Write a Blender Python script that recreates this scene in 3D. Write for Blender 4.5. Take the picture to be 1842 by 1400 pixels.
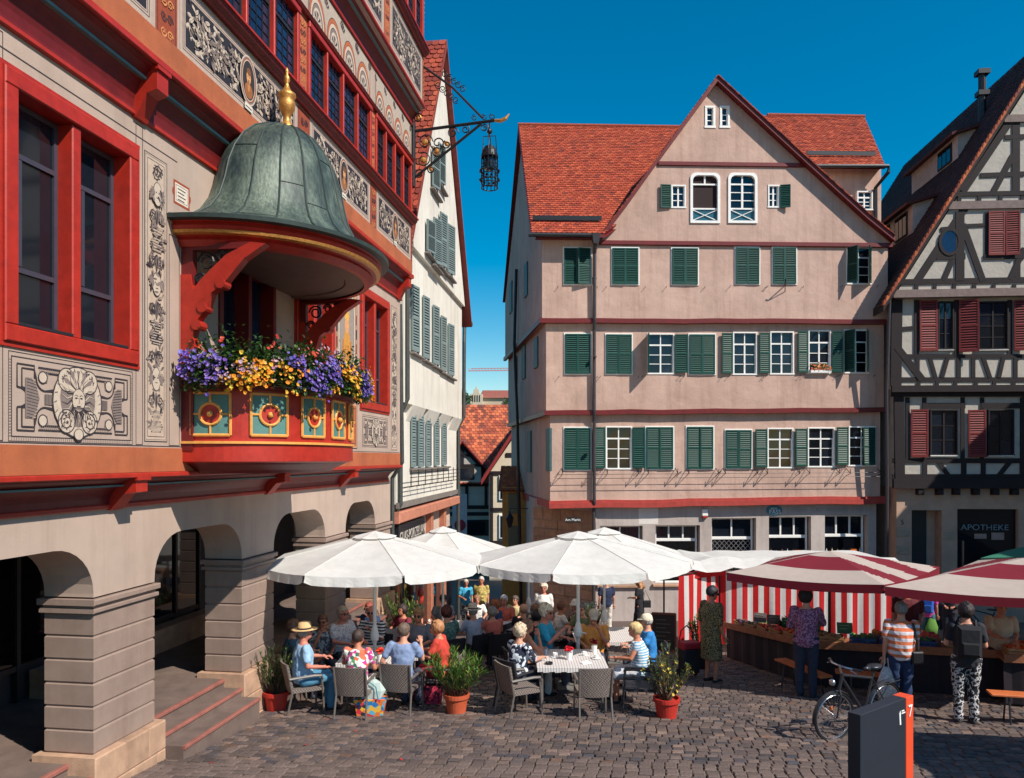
import bpy, bmesh, math, random
from math import sin, cos, pi, radians, tan, atan2, sqrt
from mathutils import Vector, Matrix
for o in list(bpy.data.objects): bpy.data.objects.remove(o, do_unlink=True)
SC = bpy.context.scene
COL = SC.collection
# ------------------------------------------------------------ camera, sky, sun, exposure
F, CX, HY, H = 1400.0, 921.0, 825.0, 4.2        # focal length in photo pixels, optical axis, horizon row, eye height
cam = bpy.data.cameras.new('camera'); camo = bpy.data.objects.new('camera', cam); COL.objects.link(camo)
camo.location = (0, 0, H); camo.rotation_euler = (pi/2, 0, 0)
cam.sensor_width = 36; cam.lens = 36*F/1842; cam.shift_y = (HY-700)/1842
cam.clip_start = .1; cam.clip_end = 3000
SC.camera = camo
SUN = Vector((-.67, .52, -.80)).normalized()
wd = bpy.data.worlds.new('World'); SC.world = wd; wd.use_nodes = True
nt = wd.node_tree; bg = nt.nodes['Background']
sk = nt.nodes.new('ShaderNodeTexSky'); sk.sky_type = 'NISHITA'; sk.sun_disc = False
sk.sun_elevation = math.asin(-SUN.z); sk.sun_rotation = atan2(-SUN.x, -SUN.y)
sk.air_density = 1.0; sk.dust_density = .15; sk.ozone_density = 1.0
hs = nt.nodes.new('ShaderNodeHueSaturation'); hs.inputs['Saturation'].default_value = 1.75; hs.inputs['Hue'].default_value = .488
nt.links.new(sk.outputs[0], hs.inputs['Color']); nt.links.new(hs.outputs[0], bg.inputs[0])
bg.inputs[1].default_value = .112
sl = bpy.data.lights.new('sun', 'SUN'); slo = bpy.data.objects.new('sun', sl); COL.objects.link(slo)
sl.energy = 5.0; sl.angle = radians(.53); sl.color = (1.0, .93, .82)
slo.rotation_euler = SUN.to_track_quat('-Z', 'Y').to_euler(); slo.location = (20, -20, 30)
SC.view_settings.view_transform = 'Standard'; SC.view_settings.look = 'None'
SC.view_settings.exposure = .2; SC.view_settings.gamma = 1

# ------------------------------------------------------------ helpers
RND = random.Random(7)
def srgb(r, g, b):
    f = lambda c: (c/255/12.92 if c/255 <= .04045 else ((c/255+.055)/1.055)**2.4)
    return (f(r), f(g), f(b), 1)
MATS = {}
def mat(name, col, rough=.7, var=.12, scale=6.0, bump=0.0, bscale=40.0, metal=0, col2=None, spec=.5, stretch=None, emit=None, dist=.01, objvar=0.0):
    """procedural material: noise between two tones of one colour, noise bump"""
    if name in MATS: return MATS[name]
    m = bpy.data.materials.new(name); m.use_nodes = True; MATS[name] = m
    n = m.node_tree.nodes; l = m.node_tree.links; b = n['Principled BSDF']
    tc = n.new('ShaderNodeTexCoord'); src = tc.outputs['Object']
    if stretch:
        mp = n.new('ShaderNodeMapping'); mp.inputs['Scale'].default_value = stretch; l.new(src, mp.inputs[0]); src = mp.outputs[0]
    tx = n.new('ShaderNodeTexNoise'); tx.inputs['Scale'].default_value = scale; tx.inputs['Detail'].default_value = 6; tx.inputs['Roughness'].default_value = .62
    l.new(src, tx.inputs['Vector'])
    rp = n.new('ShaderNodeValToRGB')
    c = tuple(col[:3]); 
    lo = tuple(x*(1-var) for x in c); hi = tuple(min(1, x*(1+var)) for x in c)
    if col2: lo, hi = c, tuple(col2[:3])
    rp.color_ramp.elements[0].position = .35; rp.color_ramp.elements[1].position = .68
    rp.color_ramp.elements[0].color = (*lo, 1); rp.color_ramp.elements[1].color = (*hi, 1)
    l.new(tx.outputs['Fac'], rp.inputs[0]); out = rp.outputs[0]
    if objvar:
        oi = n.new('ShaderNodeObjectInfo'); mr = n.new('ShaderNodeMapRange'); mr.inputs[3].default_value = 1-objvar; mr.inputs[4].default_value = 1+objvar
        hv = n.new('ShaderNodeHueSaturation'); l.new(oi.outputs['Random'], mr.inputs[0]); l.new(mr.outputs[0], hv.inputs['Value']); l.new(out, hv.inputs['Color']); out = hv.outputs[0]
    l.new(out, b.inputs['Base Color'])
    b.inputs['Roughness'].default_value = rough; b.inputs['Metallic'].default_value = metal
    b.inputs['Specular IOR Level'].default_value = spec
    if bump:
        t2 = n.new('ShaderNodeTexNoise'); t2.inputs['Scale'].default_value = bscale; t2.inputs['Detail'].default_value = 5
        l.new(src, t2.inputs['Vector'])
        bp = n.new('ShaderNodeBump'); bp.inputs['Strength'].default_value = bump; bp.inputs['Distance'].default_value = dist
        l.new(t2.outputs['Fac'], bp.inputs['Height']); l.new(bp.outputs[0], b.inputs['Normal'])
    if emit: b.inputs['Emission Color'].default_value = emit; b.inputs['Emission Strength'].default_value = 1
    return m
def ink_attr_mat(name, rough=.8, var=.15, scale=8, bump=0, bscale=40):
    """colour from the mesh attribute 'Col' (each piece its own colour), broken up by noise"""
    if name in MATS: return MATS[name]
    m = mat(name, (.5, .5, .5, 1), rough, var, scale, bump, bscale)
    n = m.node_tree.nodes; l = m.node_tree.links; b = n['Principled BSDF']
    a = n.new('ShaderNodeAttribute'); a.attribute_name = 'Col'
    mx = n.new('ShaderNodeMix'); mx.data_type = 'RGBA'; mx.blend_type = 'MULTIPLY'; mx.inputs[0].default_value = 1
    sc = n.new('ShaderNodeVectorMath'); sc.operation = 'SCALE'; sc.inputs['Scale'].default_value = 2.0
    src = b.inputs['Base Color'].links[0].from_socket
    l.new(src, sc.inputs[0]); l.new(a.outputs['Color'], mx.inputs[6]); l.new(sc.outputs[0], mx.inputs[7]); l.new(mx.outputs[2], b.inputs['Base Color'])
    return m
def P(px, py, Y):
    """photo pixel at depth Y -> world point"""
    return Vector(((px-CX)/F*Y, Y, H+(HY-py)/F*Y))
class MB:
    """collects shapes into one mesh"""
    def __init__(s, col=False): s.v = []; s.f = []; s.m = []; s.mi = 0; s.c = [] if col else None; s.cc = (1, 1, 1, 1); s.sm = []; s.smooth = False
    def add(s, vs, fs):
        b = len(s.v); s.v += [tuple(v) for v in vs]
        for f in fs:
            s.f.append([i+b for i in f]); s.m.append(s.mi); s.sm.append(s.smooth)
            if s.c is not None: s.c.append(s.cc)
    def box(s, x0, x1, y0, y1, z0, z1):
        s.add([(x0,y0,z0),(x1,y0,z0),(x1,y1,z0),(x0,y1,z0),(x0,y0,z1),(x1,y0,z1),(x1,y1,z1),(x0,y1,z1)],
              [(0,3,2,1),(4,5,6,7),(0,1,5,4),(1,2,6,5),(2,3,7,6),(3,0,4,7)])
    def bbox(s, x0, x1, y0, y1, z0, z1, b=.01):
        """box with chamfered edges on the -y face (towards the street)"""
        s.add([(x0,y0+b,z0),(x1,y0+b,z0),(x1,y1,z0),(x0,y1,z0),(x0,y0+b,z1),(x1,y0+b,z1),(x1,y1,z1),(x0,y1,z1),
               (x0+b,y0,z0+b),(x1-b,y0,z0+b),(x1-b,y0,z1-b),(x0+b,y0,z1-b)],
              [(0,3,2,1),(4,5,6,7),(1,2,6,5),(2,3,7,6),(3,0,4,7),(8,9,10,11),(0,1,9,8),(1,5,10,9),(5,4,11,10),(4,0,8,11)])
    def hexa(s, p):  # 8 points, bottom 4 then top 4
        s.add(p, [(0,3,2,1),(4,5,6,7),(0,1,5,4),(1,2,6,5),(2,3,7,6),(3,0,4,7)])
    def beam(s, a, b, w, h=None, up=(0,0,1)):
        """square bar from a to b"""
        h = h or w; a = Vector(a); b = Vector(b); d = (b-a).normalized(); u = Vector(up)
        if abs(d.dot(u)) > .98: u = Vector((0,1,0))
        x = d.cross(u).normalized()*w/2; y = x.cross(d).normalized()*h/2
        s.hexa([a-x-y, a+x-y, b+x-y, b-x-y, a-x+y, a+x+y, b+x+y, b-x+y])
    def tube(s, pts, r, n=8, close=False, cap=True):
        pts = [Vector(p) for p in pts]; k = len(pts); rs = r if isinstance(r, (list, tuple)) else [r]*k
        rings = []; px = None
        for i, p in enumerate(pts):
            a = pts[i-1] if (i or close) else p; b = pts[(i+1) % k] if (i < k-1 or close) else p
            d = (b-a).normalized() if (b-a).length > 1e-9 else Vector((0,0,1))
            if px is None: px = d.orthogonal().normalized()
            px = (px-d*px.dot(d)); px = px.normalized() if px.length > 1e-6 else d.orthogonal().normalized()
            py = d.cross(px)
            rings.append([p+px*rs[i]*cos(2*pi*j/n)+py*rs[i]*sin(2*pi*j/n) for j in range(n)])
        vs = [v for r_ in rings for v in r_]; fs = []
        for i in range(k if close else k-1):
            i2 = (i+1) % k
            for j in range(n): fs.append((i*n+j, i*n+(j+1) % n, i2*n+(j+1) % n, i2*n+j))
        if cap and not close: fs.append(tuple(range(n-1, -1, -1))); fs.append(tuple((k-1)*n+j for j in range(n)))
        s.add(vs, fs)
    def lathe(s, prof, cx=0, cy=0, n=20, a0=0, a1=2*pi, sx=1, sy=1):
        full = abs(a1-a0-2*pi) < 1e-6; m = n if full else n+1; vs = []; fs = []
        for r, z in prof:
            for j in range(m):
                a = a0+(a1-a0)*j/n; vs.append((cx+r*cos(a)*sx, cy+r*sin(a)*sy, z))
        for i in range(len(prof)-1):
            for j in range(n):
                j2 = (j+1) % m; fs.append((i*m+j, i*m+j2, (i+1)*m+j2, (i+1)*m+j))
        s.add(vs, fs)
    def prism(s, poly, y0, y1):
        """polygon in x,z (counter-clockwise seen from -y) extruded from y0 to y1"""
        n = len(poly); vs = [(x, y0, z) for x, z in poly]+[(x, y1, z) for x, z in poly]
        s.add(vs, [tuple(range(n)), tuple(range(2*n-1, n-1, -1))]+[(i, i+n, (i+1) % n+n, (i+1) % n) for i in range(n)])
    def prismz(s, poly, z0, z1):
        n = len(poly); vs = [(x, y, z0) for x, y in poly]+[(x, y, z1) for x, y in poly]
        s.add(vs, [tuple(range(n-1, -1, -1)), tuple(range(n, 2*n))]+[(i, (i+1) % n, (i+1) % n+n, i+n) for i in range(n)])
    def ball(s, c, r, n=8, m=6, sc=(1,1,1)):
        vs = []; fs = []
        for i in range(m+1):
            t = pi*i/m
            for j in range(n): vs.append((c[0]+r*sc[0]*sin(t)*cos(2*pi*j/n), c[1]+r*sc[1]*sin(t)*sin(2*pi*j/n), c[2]+r*sc[2]*cos(t)))
        for i in range(m):
            for j in range(n): fs.append(((i+1)*n+j, (i+1)*n+(j+1) % n, i*n+(j+1) % n, i*n+j))
        s.add(vs, fs)
    def quad(s, a, b, c, d): s.add([a, b, c, d], [(0,1,2,3)])
    def mesh(s, name, mats):
        me = bpy.data.meshes.new(name); me.from_pydata(s.v, [], s.f)
        if not isinstance(mats, (list, tuple)): mats = [mats]
        for m in mats: me.materials.append(m)
        if any(s.m): me.polygons.foreach_set('material_index', s.m)
        if any(s.sm): me.polygons.foreach_set('use_smooth', s.sm)
        if s.c is not None:
            at = me.attributes.new('Col', 'FLOAT_COLOR', 'FACE'); at.data.foreach_set('color', [x for c in s.c for x in c])
        me.update(); return me
    def build(s, name, mats, parent=None, **kw): return link(name, s.mesh(name, mats), parent, **kw)
def link(name, data, parent=None, loc=None, rot=None, kind=None):
    o = bpy.data.objects.new(name, data); COL.objects.link(o)
    if parent: o.parent = parent
    if loc is not None: o.location = loc
    if rot is not None: o.rotation_euler = rot if isinstance(rot, (tuple, list)) else (0, 0, rot)
    if kind: o['kind'] = kind
    return o
def tag(o, label=None, cat=None, group=None, kind=None):
    if label: o['label'] = label
    if cat: o['category'] = cat
    if group: o['group'] = group
    if kind: o['kind'] = kind
    return o
def thing(name, label, cat, loc=(0,0,0), rot=0, group=None):
    return tag(link(name, None, None, loc, rot), label, cat, group)
def bake(o, mods):
    """apply modifiers: mods(o) adds them; returns a plain mesh on the same object"""
    mods(o); bpy.context.view_layer.update()
    dg = bpy.context.evaluated_depsgraph_get(); me = bpy.data.meshes.new_from_object(o.evaluated_get(dg))
    o.modifiers.clear(); old = o.data; o.data = me; bpy.data.meshes.remove(old); me.name = o.name
    return o
LATER = []
def bake_all():
    """apply the modifiers of everything queued, in one evaluation"""
    bpy.context.view_layer.update(); dg = bpy.context.evaluated_depsgraph_get(); new = [(o, bpy.data.meshes.new_from_object(o.evaluated_get(dg))) for o in LATER]
    for o, me in new: o.modifiers.clear(); old = o.data; o.data = me; bpy.data.meshes.remove(old); me.name = o.name
    LATER.clear()
def cut(o, cutter):
    """boolean difference with the shapes collected in an MB"""
    c = link('cutter', cutter.mesh('cutter', [o.data.materials[0]] if o.data.materials else []), o.parent)
    def f(ob):
        b = ob.modifiers.new('b', 'BOOLEAN'); b.operation = 'DIFFERENCE'; b.object = c; b.solver = 'EXACT'
    bake(o, f); me = c.data; bpy.data.objects.remove(c); bpy.data.meshes.remove(me)
    return o
def dup(o, parent=None, loc=None, rot=None, label=None):
    """a copy of a thing with copies of its parts and sub-parts"""
    c = o.copy(); COL.objects.link(c)
    if parent: c.parent = parent
    if loc is not None: c.location = loc
    if rot is not None: c.rotation_euler = (0, 0, rot)
    if label: c['label'] = label
    for ch in KIDS.get(o.name, None) or [x for x in o.children]: dup(ch, c)
    return c
KIDS = {}
class Frame:
    """a facade: local x along it, local y inwards, local z up"""
    def __init__(s, ox, oy, ang): s.o = (ox, oy); s.c = cos(ang); s.sn = sin(ang); s.a = ang
    def pix(s, px, py, d=0):
        u = (px-CX)/F; v = (HY-py)/F; x0 = s.o[0]-s.sn*d; y0 = s.o[1]+s.c*d
        Y = (-s.sn*x0+s.c*y0)/(-s.sn*u+s.c); X = u*Y
        return (X-x0)*s.c+(Y-y0)*s.sn, v*Y+H
    def rect(s, x0, x1, y0, y1, d=0):
        a = s.pix(x0, y1, d); b = s.pix(x1, y1, d); t = s.pix((x0+x1)/2, y0, d); u = s.pix((x0+x1)/2, y1, d)
        return a[0], b[0], u[1], t[1]
    def w(s, x, y, z): return Vector((s.o[0]+x*s.c-y*s.sn, s.o[1]+x*s.sn+y*s.c, z))
GP = [(-30,1.9),(0,.9),(6,.58),(9,.38),(12.5,.07),(15,-.18),(20,-.8),(25,-1.5),(30,-2.2),(33,-2.6),(45,-3.8),(60,-4.8),(90,-6),(3000,-6)]
def G(Y):
    for (a, b), (c, d) in zip(GP, GP[1:]):
        if Y <= c: t = (Y-a)/(c-a); return b+(d-b)*t
    return -6
def YG(py):
    """depth of the ground at a photo row"""
    lo, hi = 3, 60
    for _ in range(50):
        m = (lo+hi)/2
        if HY+F*(H-G(m))/m > py: lo = m
        else: hi = m
    return lo
# ------------------------------------------------------------ materials
def streaks(m, amt=.25, sx=2.2, sz=.16, tint=(.62, .56, .54), big=.35):
    """rain streaks and blotchy ageing over a wall colour"""
    n = m.node_tree.nodes; l = m.node_tree.links; b = n['Principled BSDF']; src = b.inputs['Base Color'].links[0].from_socket; tc = n.new('ShaderNodeTexCoord')
    for scl, st, a, lo, hi in ((1.6, (sx, sx, sz), amt, .48, .74), (big, (1, 1, 1.2), amt*.8, .42, .7)):
        mp = n.new('ShaderNodeMapping'); mp.inputs['Scale'].default_value = st; l.new(tc.outputs['Object'], mp.inputs[0]); t = n.new('ShaderNodeTexNoise'); t.inputs['Scale'].default_value = scl; t.inputs['Detail'].default_value = 9; t.inputs['Roughness'].default_value = .68; l.new(mp.outputs[0], t.inputs['Vector'])
        mr = n.new('ShaderNodeMapRange'); mr.inputs[1].default_value = lo; mr.inputs[2].default_value = hi; mr.inputs[4].default_value = a; l.new(t.outputs['Fac'], mr.inputs[0])
        mx = n.new('ShaderNodeMix'); mx.data_type = 'RGBA'; mx.blend_type = 'MULTIPLY'; l.new(mr.outputs[0], mx.inputs[0]); l.new(src, mx.inputs[6]); mx.inputs[7].default_value = (*tint, 1); src = mx.outputs[2]
    l.new(src, b.inputs['Base Color']); return m
RED = mat('red_paint', srgb(176, 44, 30), .45, .14, 5, .12, 60)
DRED = mat('dark_red_paint', srgb(112, 24, 26), .5, .15, 5, .12, 50)
ORG = mat('orange_stucco', srgb(176, 96, 60), .85, .13, 2.2, .25, 70)
BEI = mat('beige_plaster', srgb(182, 160, 146), .9, .06, 1.6, .25, 60)
STN = mat('arcade_stone', srgb(156, 134, 122), .9, .07, 3, .5, 180)
SND = mat('sandstone', srgb(186, 150, 124), .9, .18, 4, .5, 90, objvar=.12)
STEP = mat('step_stone', srgb(112, 94, 86), .9, .2, 3, .4, 80)
DARK = mat('dark_metal', srgb(38, 38, 44), .45, .15, 8, .1, 60)
ALU = mat('dark_aluminium', srgb(66, 62, 74), .4, .08, 8)
BLK = mat('black_iron', srgb(26, 27, 32), .45, .2, 12, .2, 60)
GLD = mat('gilt', srgb(206, 146, 78), .42, .2, 20, .5, 50, metal=.6)
OCH = mat('ochre_trim', srgb(226, 160, 80), .5, .1, 14)
TEAL = mat('teal_panel', srgb(84, 128, 122), .6, .1, 8)
for m_ in (RED, DRED): streaks(m_, .5, 6, 6, (.62, .5, .5), 1.4)
for m_ in (ORG, BEI, STN, SND): streaks(m_, .4)
streaks(STN, .3, 5, 5, (.7, .64, .6), 1.2)
INK = ink_attr_mat('wall_painting', .9, .10, 14)
PINK = mat('pink_plaster', srgb(202, 169, 154), .92, .085, 1.1, .35, 4.0, dist=.05)
PALE = mat('pale_plaster', srgb(192, 180, 174), .92, .05, 1.3, .3, 7, dist=.03)
WHI = mat('white_plaster', srgb(226, 220, 208), .92, .07, 1.2, .4, 5, dist=.04, stretch=(1, 1, .35))
for m_ in (PINK, PALE, WHI): streaks(m_, .6)
WPT = mat('white_window_paint', srgb(240, 238, 234), .5, .05, 10)
GRN = mat('green_shutter_paint', srgb(0, 66, 56), .5, .2, 3)
GRN2 = mat('grey_blue_shutter_paint', srgb(116, 132, 132), .55, .14, 8)
RSH = mat('red_shutter_paint', srgb(118, 28, 28), .6, .22, 6)
TIMB = mat('dark_timber', srgb(32, 21, 25), .8, .25, 5, .5, 30, stretch=(4, 4, 4))
INF = mat('timber_infill_plaster', srgb(184, 176, 166), .92, .1, 2, .4, 8, dist=.03)
OAK = mat('old_board', srgb(136, 98, 72), .8, .2, 6, .3, 40)
def glass(name, col, rough=.06):
    m = mat(name, col, rough, .35, .8, objvar=.55); m.node_tree.nodes['Principled BSDF'].inputs['Specular IOR Level'].default_value = .55; return m
GLS = glass('window_glass', srgb(22, 27, 36))
GLB = glass('leaded_glass', srgb(20, 36, 66), .14)
GLD2 = glass('shop_glass', srgb(14, 16, 22), .04)
def tilemat(name, base, var=.3):
    """fired clay: every tile carries its own colour attribute"""
    return ink_attr_mat(name, .85, .16, 30, .4, 60)
TILE = tilemat('clay_tiles', None)
def copper():
    m = mat('green_copper', srgb(58, 70, 66), .55, .2, 1.6, .15, 20, col2=srgb(120, 130, 116), stretch=(1.4, 1.4, .45))
    n = m.node_tree.nodes; l = m.node_tree.links; b = n['Principled BSDF']; b.inputs['Metallic'].default_value = .15
    rp = [x for x in n if x.type == 'VALTORGB'][0]
    e = rp.color_ramp.elements.new(.5); e.color = srgb(80, 92, 84); rp.color_ramp.elements[0].color = srgb(44, 56, 58)
    t = n.new('ShaderNodeTexNoise'); t.inputs['Scale'].default_value = 9; t.inputs['Detail'].default_value = 8; t.inputs['Roughness'].default_value = .7
    mp = n.new('ShaderNodeMapping'); mp.inputs['Scale'].default_value = (3.5, 3.5, .6); tc = n.new('ShaderNodeTexCoord')
    l.new(tc.outputs['Object'], mp.inputs[0]); l.new(mp.outputs[0], t.inputs['Vector'])
    r2 = n.new('ShaderNodeValToRGB'); r2.color_ramp.elements[0].position = .42; r2.color_ramp.elements[1].position = .66
    r2.color_ramp.elements[0].color = (.55, .58, .62, 1); r2.color_ramp.elements[1].color = (1.25, 1.3, 1.22, 1)
    l.new(t.outputs['Fac'], r2.inputs[0])
    mx = n.new('ShaderNodeMix'); mx.data_type = 'RGBA'; mx.blend_type = 'MULTIPLY'; mx.inputs[0].default_value = 1
    src = b.inputs['Base Color'].links[0].from_socket
    l.new(src, mx.inputs[6]); l.new(r2.outputs[0], mx.inputs[7]); l.new(mx.outputs[2], b.inputs['Base Color'])
    return m
COP = copper()
def extr(mb, prof, s0, s1, cap=True):
    """profile [(y,z)...] swept along x from s0 to s1"""
    n = len(prof); mb.add([(s0, y, z) for y, z in prof]+[(s1, y, z) for y, z in prof],
        [(i, (i+1) % n, (i+1) % n+n, i+n) for i in range(n)]+([tuple(range(n-1, -1, -1)), tuple(range(n, 2*n))] if cap else []))
# ---- painted ornament: ribbons and leaves drawn as thin flat faces on the wall
class Orn:
    def __init__(s, y, seed=0): s.mb = MB(col=True); s.y = y; s.r = random.Random(seed)
    def lift(s): s.y -= .00004
    def rect(s, x0, x1, z0, z1, c): s.lift(); s.mb.cc = c; s.mb.quad((x0, s.y, z0), (x1, s.y, z0), (x1, s.y, z1), (x0, s.y, z1))
    def frame(s, x0, x1, z0, z1, w, c):
        s.rect(x0, x1, z0, z0+w, c); s.rect(x0, x1, z1-w, z1, c); s.rect(x0, x0+w, z0+w, z1-w, c); s.rect(x1-w, x1, z0+w, z1-w, c)
    def rib(s, pts, w, c, taper=True):
        s.lift(); s.mb.cc = c; n = len(pts); vs = []
        for i, (x, z) in enumerate(pts):
            a = pts[max(0, i-1)]; b = pts[min(n-1, i+1)]; dx, dz = b[0]-a[0], b[1]-a[1]; L = math.hypot(dx, dz) or 1
            k = w*(1-.8*i/(n-1) if taper else 1)/2
            vs += [(x-dz/L*k, s.y, z+dx/L*k), (x+dz/L*k, s.y, z-dx/L*k)]
        s.mb.add(vs, [(2*i, 2*i+1, 2*i+3, 2*i+2) for i in range(n-1)])
    def disc(s, x, z, rx, rz, c, n=18):
        s.lift(); s.mb.cc = c; s.mb.add([(x+rx*cos(2*pi*i/n), s.y, z+rz*sin(2*pi*i/n)) for i in range(n)], [tuple(range(n))])
    def leaf(s, x, z, a, L, w, c):
        s.lift(); s.mb.cc = c; d = (cos(a), sin(a)); q = (-d[1], d[0])
        f = lambda t, k: (x+d[0]*L*t+q[0]*w*k, s.y, z+d[1]*L*t+q[1]*w*k)
        s.mb.add([f(0, .15), f(0, -.15), f(.45, -.5), f(.8, -.33), f(1, .1), f(.75, .45), f(.4, .42)], [(0, 1, 2, 3, 4, 5, 6)])
    def spiral(s, x, z, R, a0, turns, hand, w, c, c2):
        pts = []; n = int(14*turns)+3
        for i in range(n):
            t = i/(n-1); a = a0+hand*turns*2*pi*t; r = R*(1-.86*t); pts.append((x+r*cos(a), z+r*sin(a)))
        s.rib([(p[0]+w*.22, p[1]-w*.22) for p in pts], w*1.25, c2); s.rib(pts, w, c)
        for i in range(1, n-4, 2):
            p = pts[i]; a = a0+hand*turns*2*pi*i/(n-1); k = s.r.uniform(.6, 1.1)
            s.leaf(p[0], p[1], a+hand*.9, R*.45*k, R*.24*k, c2); s.leaf(p[0]+R*.03, p[1]+R*.03, a+hand*.8, R*.38*k, R*.18*k, c)
        p = pts[-1]; s.disc(p[0], p[1], R*.14, R*.14, c, 8)
        for k in range(5): s.leaf(p[0], p[1], a0+k*1.256, R*.24, R*.13, c)
    def build(s, name, parent): return s.mb.build(name, INK, parent)
C_INK = srgb(52, 44, 50); C_LT = srgb(196, 178, 160); C_MID = srgb(128, 112, 106); C_BEI = srgb(182, 160, 146); C_NAVY = srgb(34, 32, 44); C_RB = srgb(150, 66, 42); C_OR = srgb(176, 96, 60); C_SK = srgb(214, 150, 96)
def scroll_panel(par, s0, s1, z0, z1, y, seed, medal=True, ground=C_NAVY, label=None):
    o = Orn(y-.003, seed); w, h = s1-s0, z1-z0; cx = (s0+s1)/2
    o.rect(s0, s1, z0, z1, C_BEI); b = .07*h
    o.frame(s0+b, s1-b, z0+b, z1-b, .012, C_INK); o.frame(s0+b+.035, s1-b-.035, z0+b+.035, z1-b-.035, .008, C_INK)
    a, c, d, e = s0+b+.06, s1-b-.06, z0+b+.06, z1-b-.06
    o.rect(a, c, d, e, ground); hh = e-d; m = (.26*h if medal else .02)
    k = max(1, int(round((c-a)/2/hh*1.05)))
    for sgn in (-1, 1):
        half = ((c-a)/2-m*1.1)
        for i in range(k):
            R = min(hh*.43, half/k*.56); x = cx+sgn*(m*1.1+half*(i+.5)/k); z = (d+e)/2+hh*.06*(1 if i % 2 else -1)
            o.spiral(x, z, R, pi/2*(1 if i % 2 else -1), 1.5, sgn*(1 if i % 2 else -1), R*.2, C_LT, C_MID)
            for q in range(9):
                aa = o.r.uniform(0, 6.28); rr = R*o.r.uniform(.95, 1.2); lx, lz = x+rr*cos(aa), z+rr*sin(aa)
                if a+.05 < lx < c-.05 and d+.05 < lz < e-.05:
                    L = R*o.r.uniform(.25, .45); ex = lx+L*cos(aa+1); ez = lz+L*sin(aa+1)
                    if a < ex < c and d < ez < e: o.leaf(lx, lz, aa+1, L, R*.2, o.r.choice((C_LT, C_MID, C_LT)))
    for _ in range(int((c-a)*hh*150)):
        L = o.r.uniform(.06, .15); x, z = o.r.uniform(a+L, c-L), o.r.uniform(d+L*.8, e-L*.8)
        if medal and abs(x-cx) < .3*h: continue
        aa = o.r.uniform(0, 6.28); o.leaf(x, z, aa, L*.9, L*.42, o.r.choice((C_MID, C_LT, C_MID))); o.rib([(x, z), (x+cos(aa)*L*.8, z+sin(aa)*L*.8)], .008, C_INK)
    if medal:
        z = (z0+z1)/2; rx, rz = .2*h, .31*h
        o.disc(cx, z, rx*1.42, rz*1.28, C_LT, 24); o.disc(cx, z, rx*1.3, rz*1.2, C_MID, 24); o.disc(cx, z, rx*1.18, rz*1.12, C_RB, 24); o.disc(cx, z, rx*1.08, rz*1.06, C_LT, 24); o.disc(cx, z, rx, rz, srgb(46, 42, 46), 24)
        o.disc(cx, z-rz*.52, rx*.66, rz*.40, srgb(150, 92, 50), 14); o.disc(cx, z-rz*.28, rx*.2, rz*.3, srgb(190, 124, 74), 10)
        o.disc(cx, z+rz*.18, rx*.36, rz*.36, C_SK, 16); o.disc(cx+rx*.04, z+rz*.46, rx*.38, rz*.2, srgb(120, 74, 44), 12); o.disc(cx-rx*.12, z+rz*.2, rx*.06, rz*.04, C_INK, 6); o.disc(cx+rx*.14, z+rz*.2, rx*.06, rz*.04, C_INK, 6); o.disc(cx, z-rz*.08, rx*.12, rz*.14, srgb(140, 90, 56), 8)
        o.rect(cx-.13*h, cx+.13*h, z0+.02*h, z0+.12*h, srgb(214, 204, 190)); o.rect(cx-.1*h, cx+.1*h, z0+.055*h, z0+.075*h, C_INK)
    return o.build('painted_panel', par)
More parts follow.
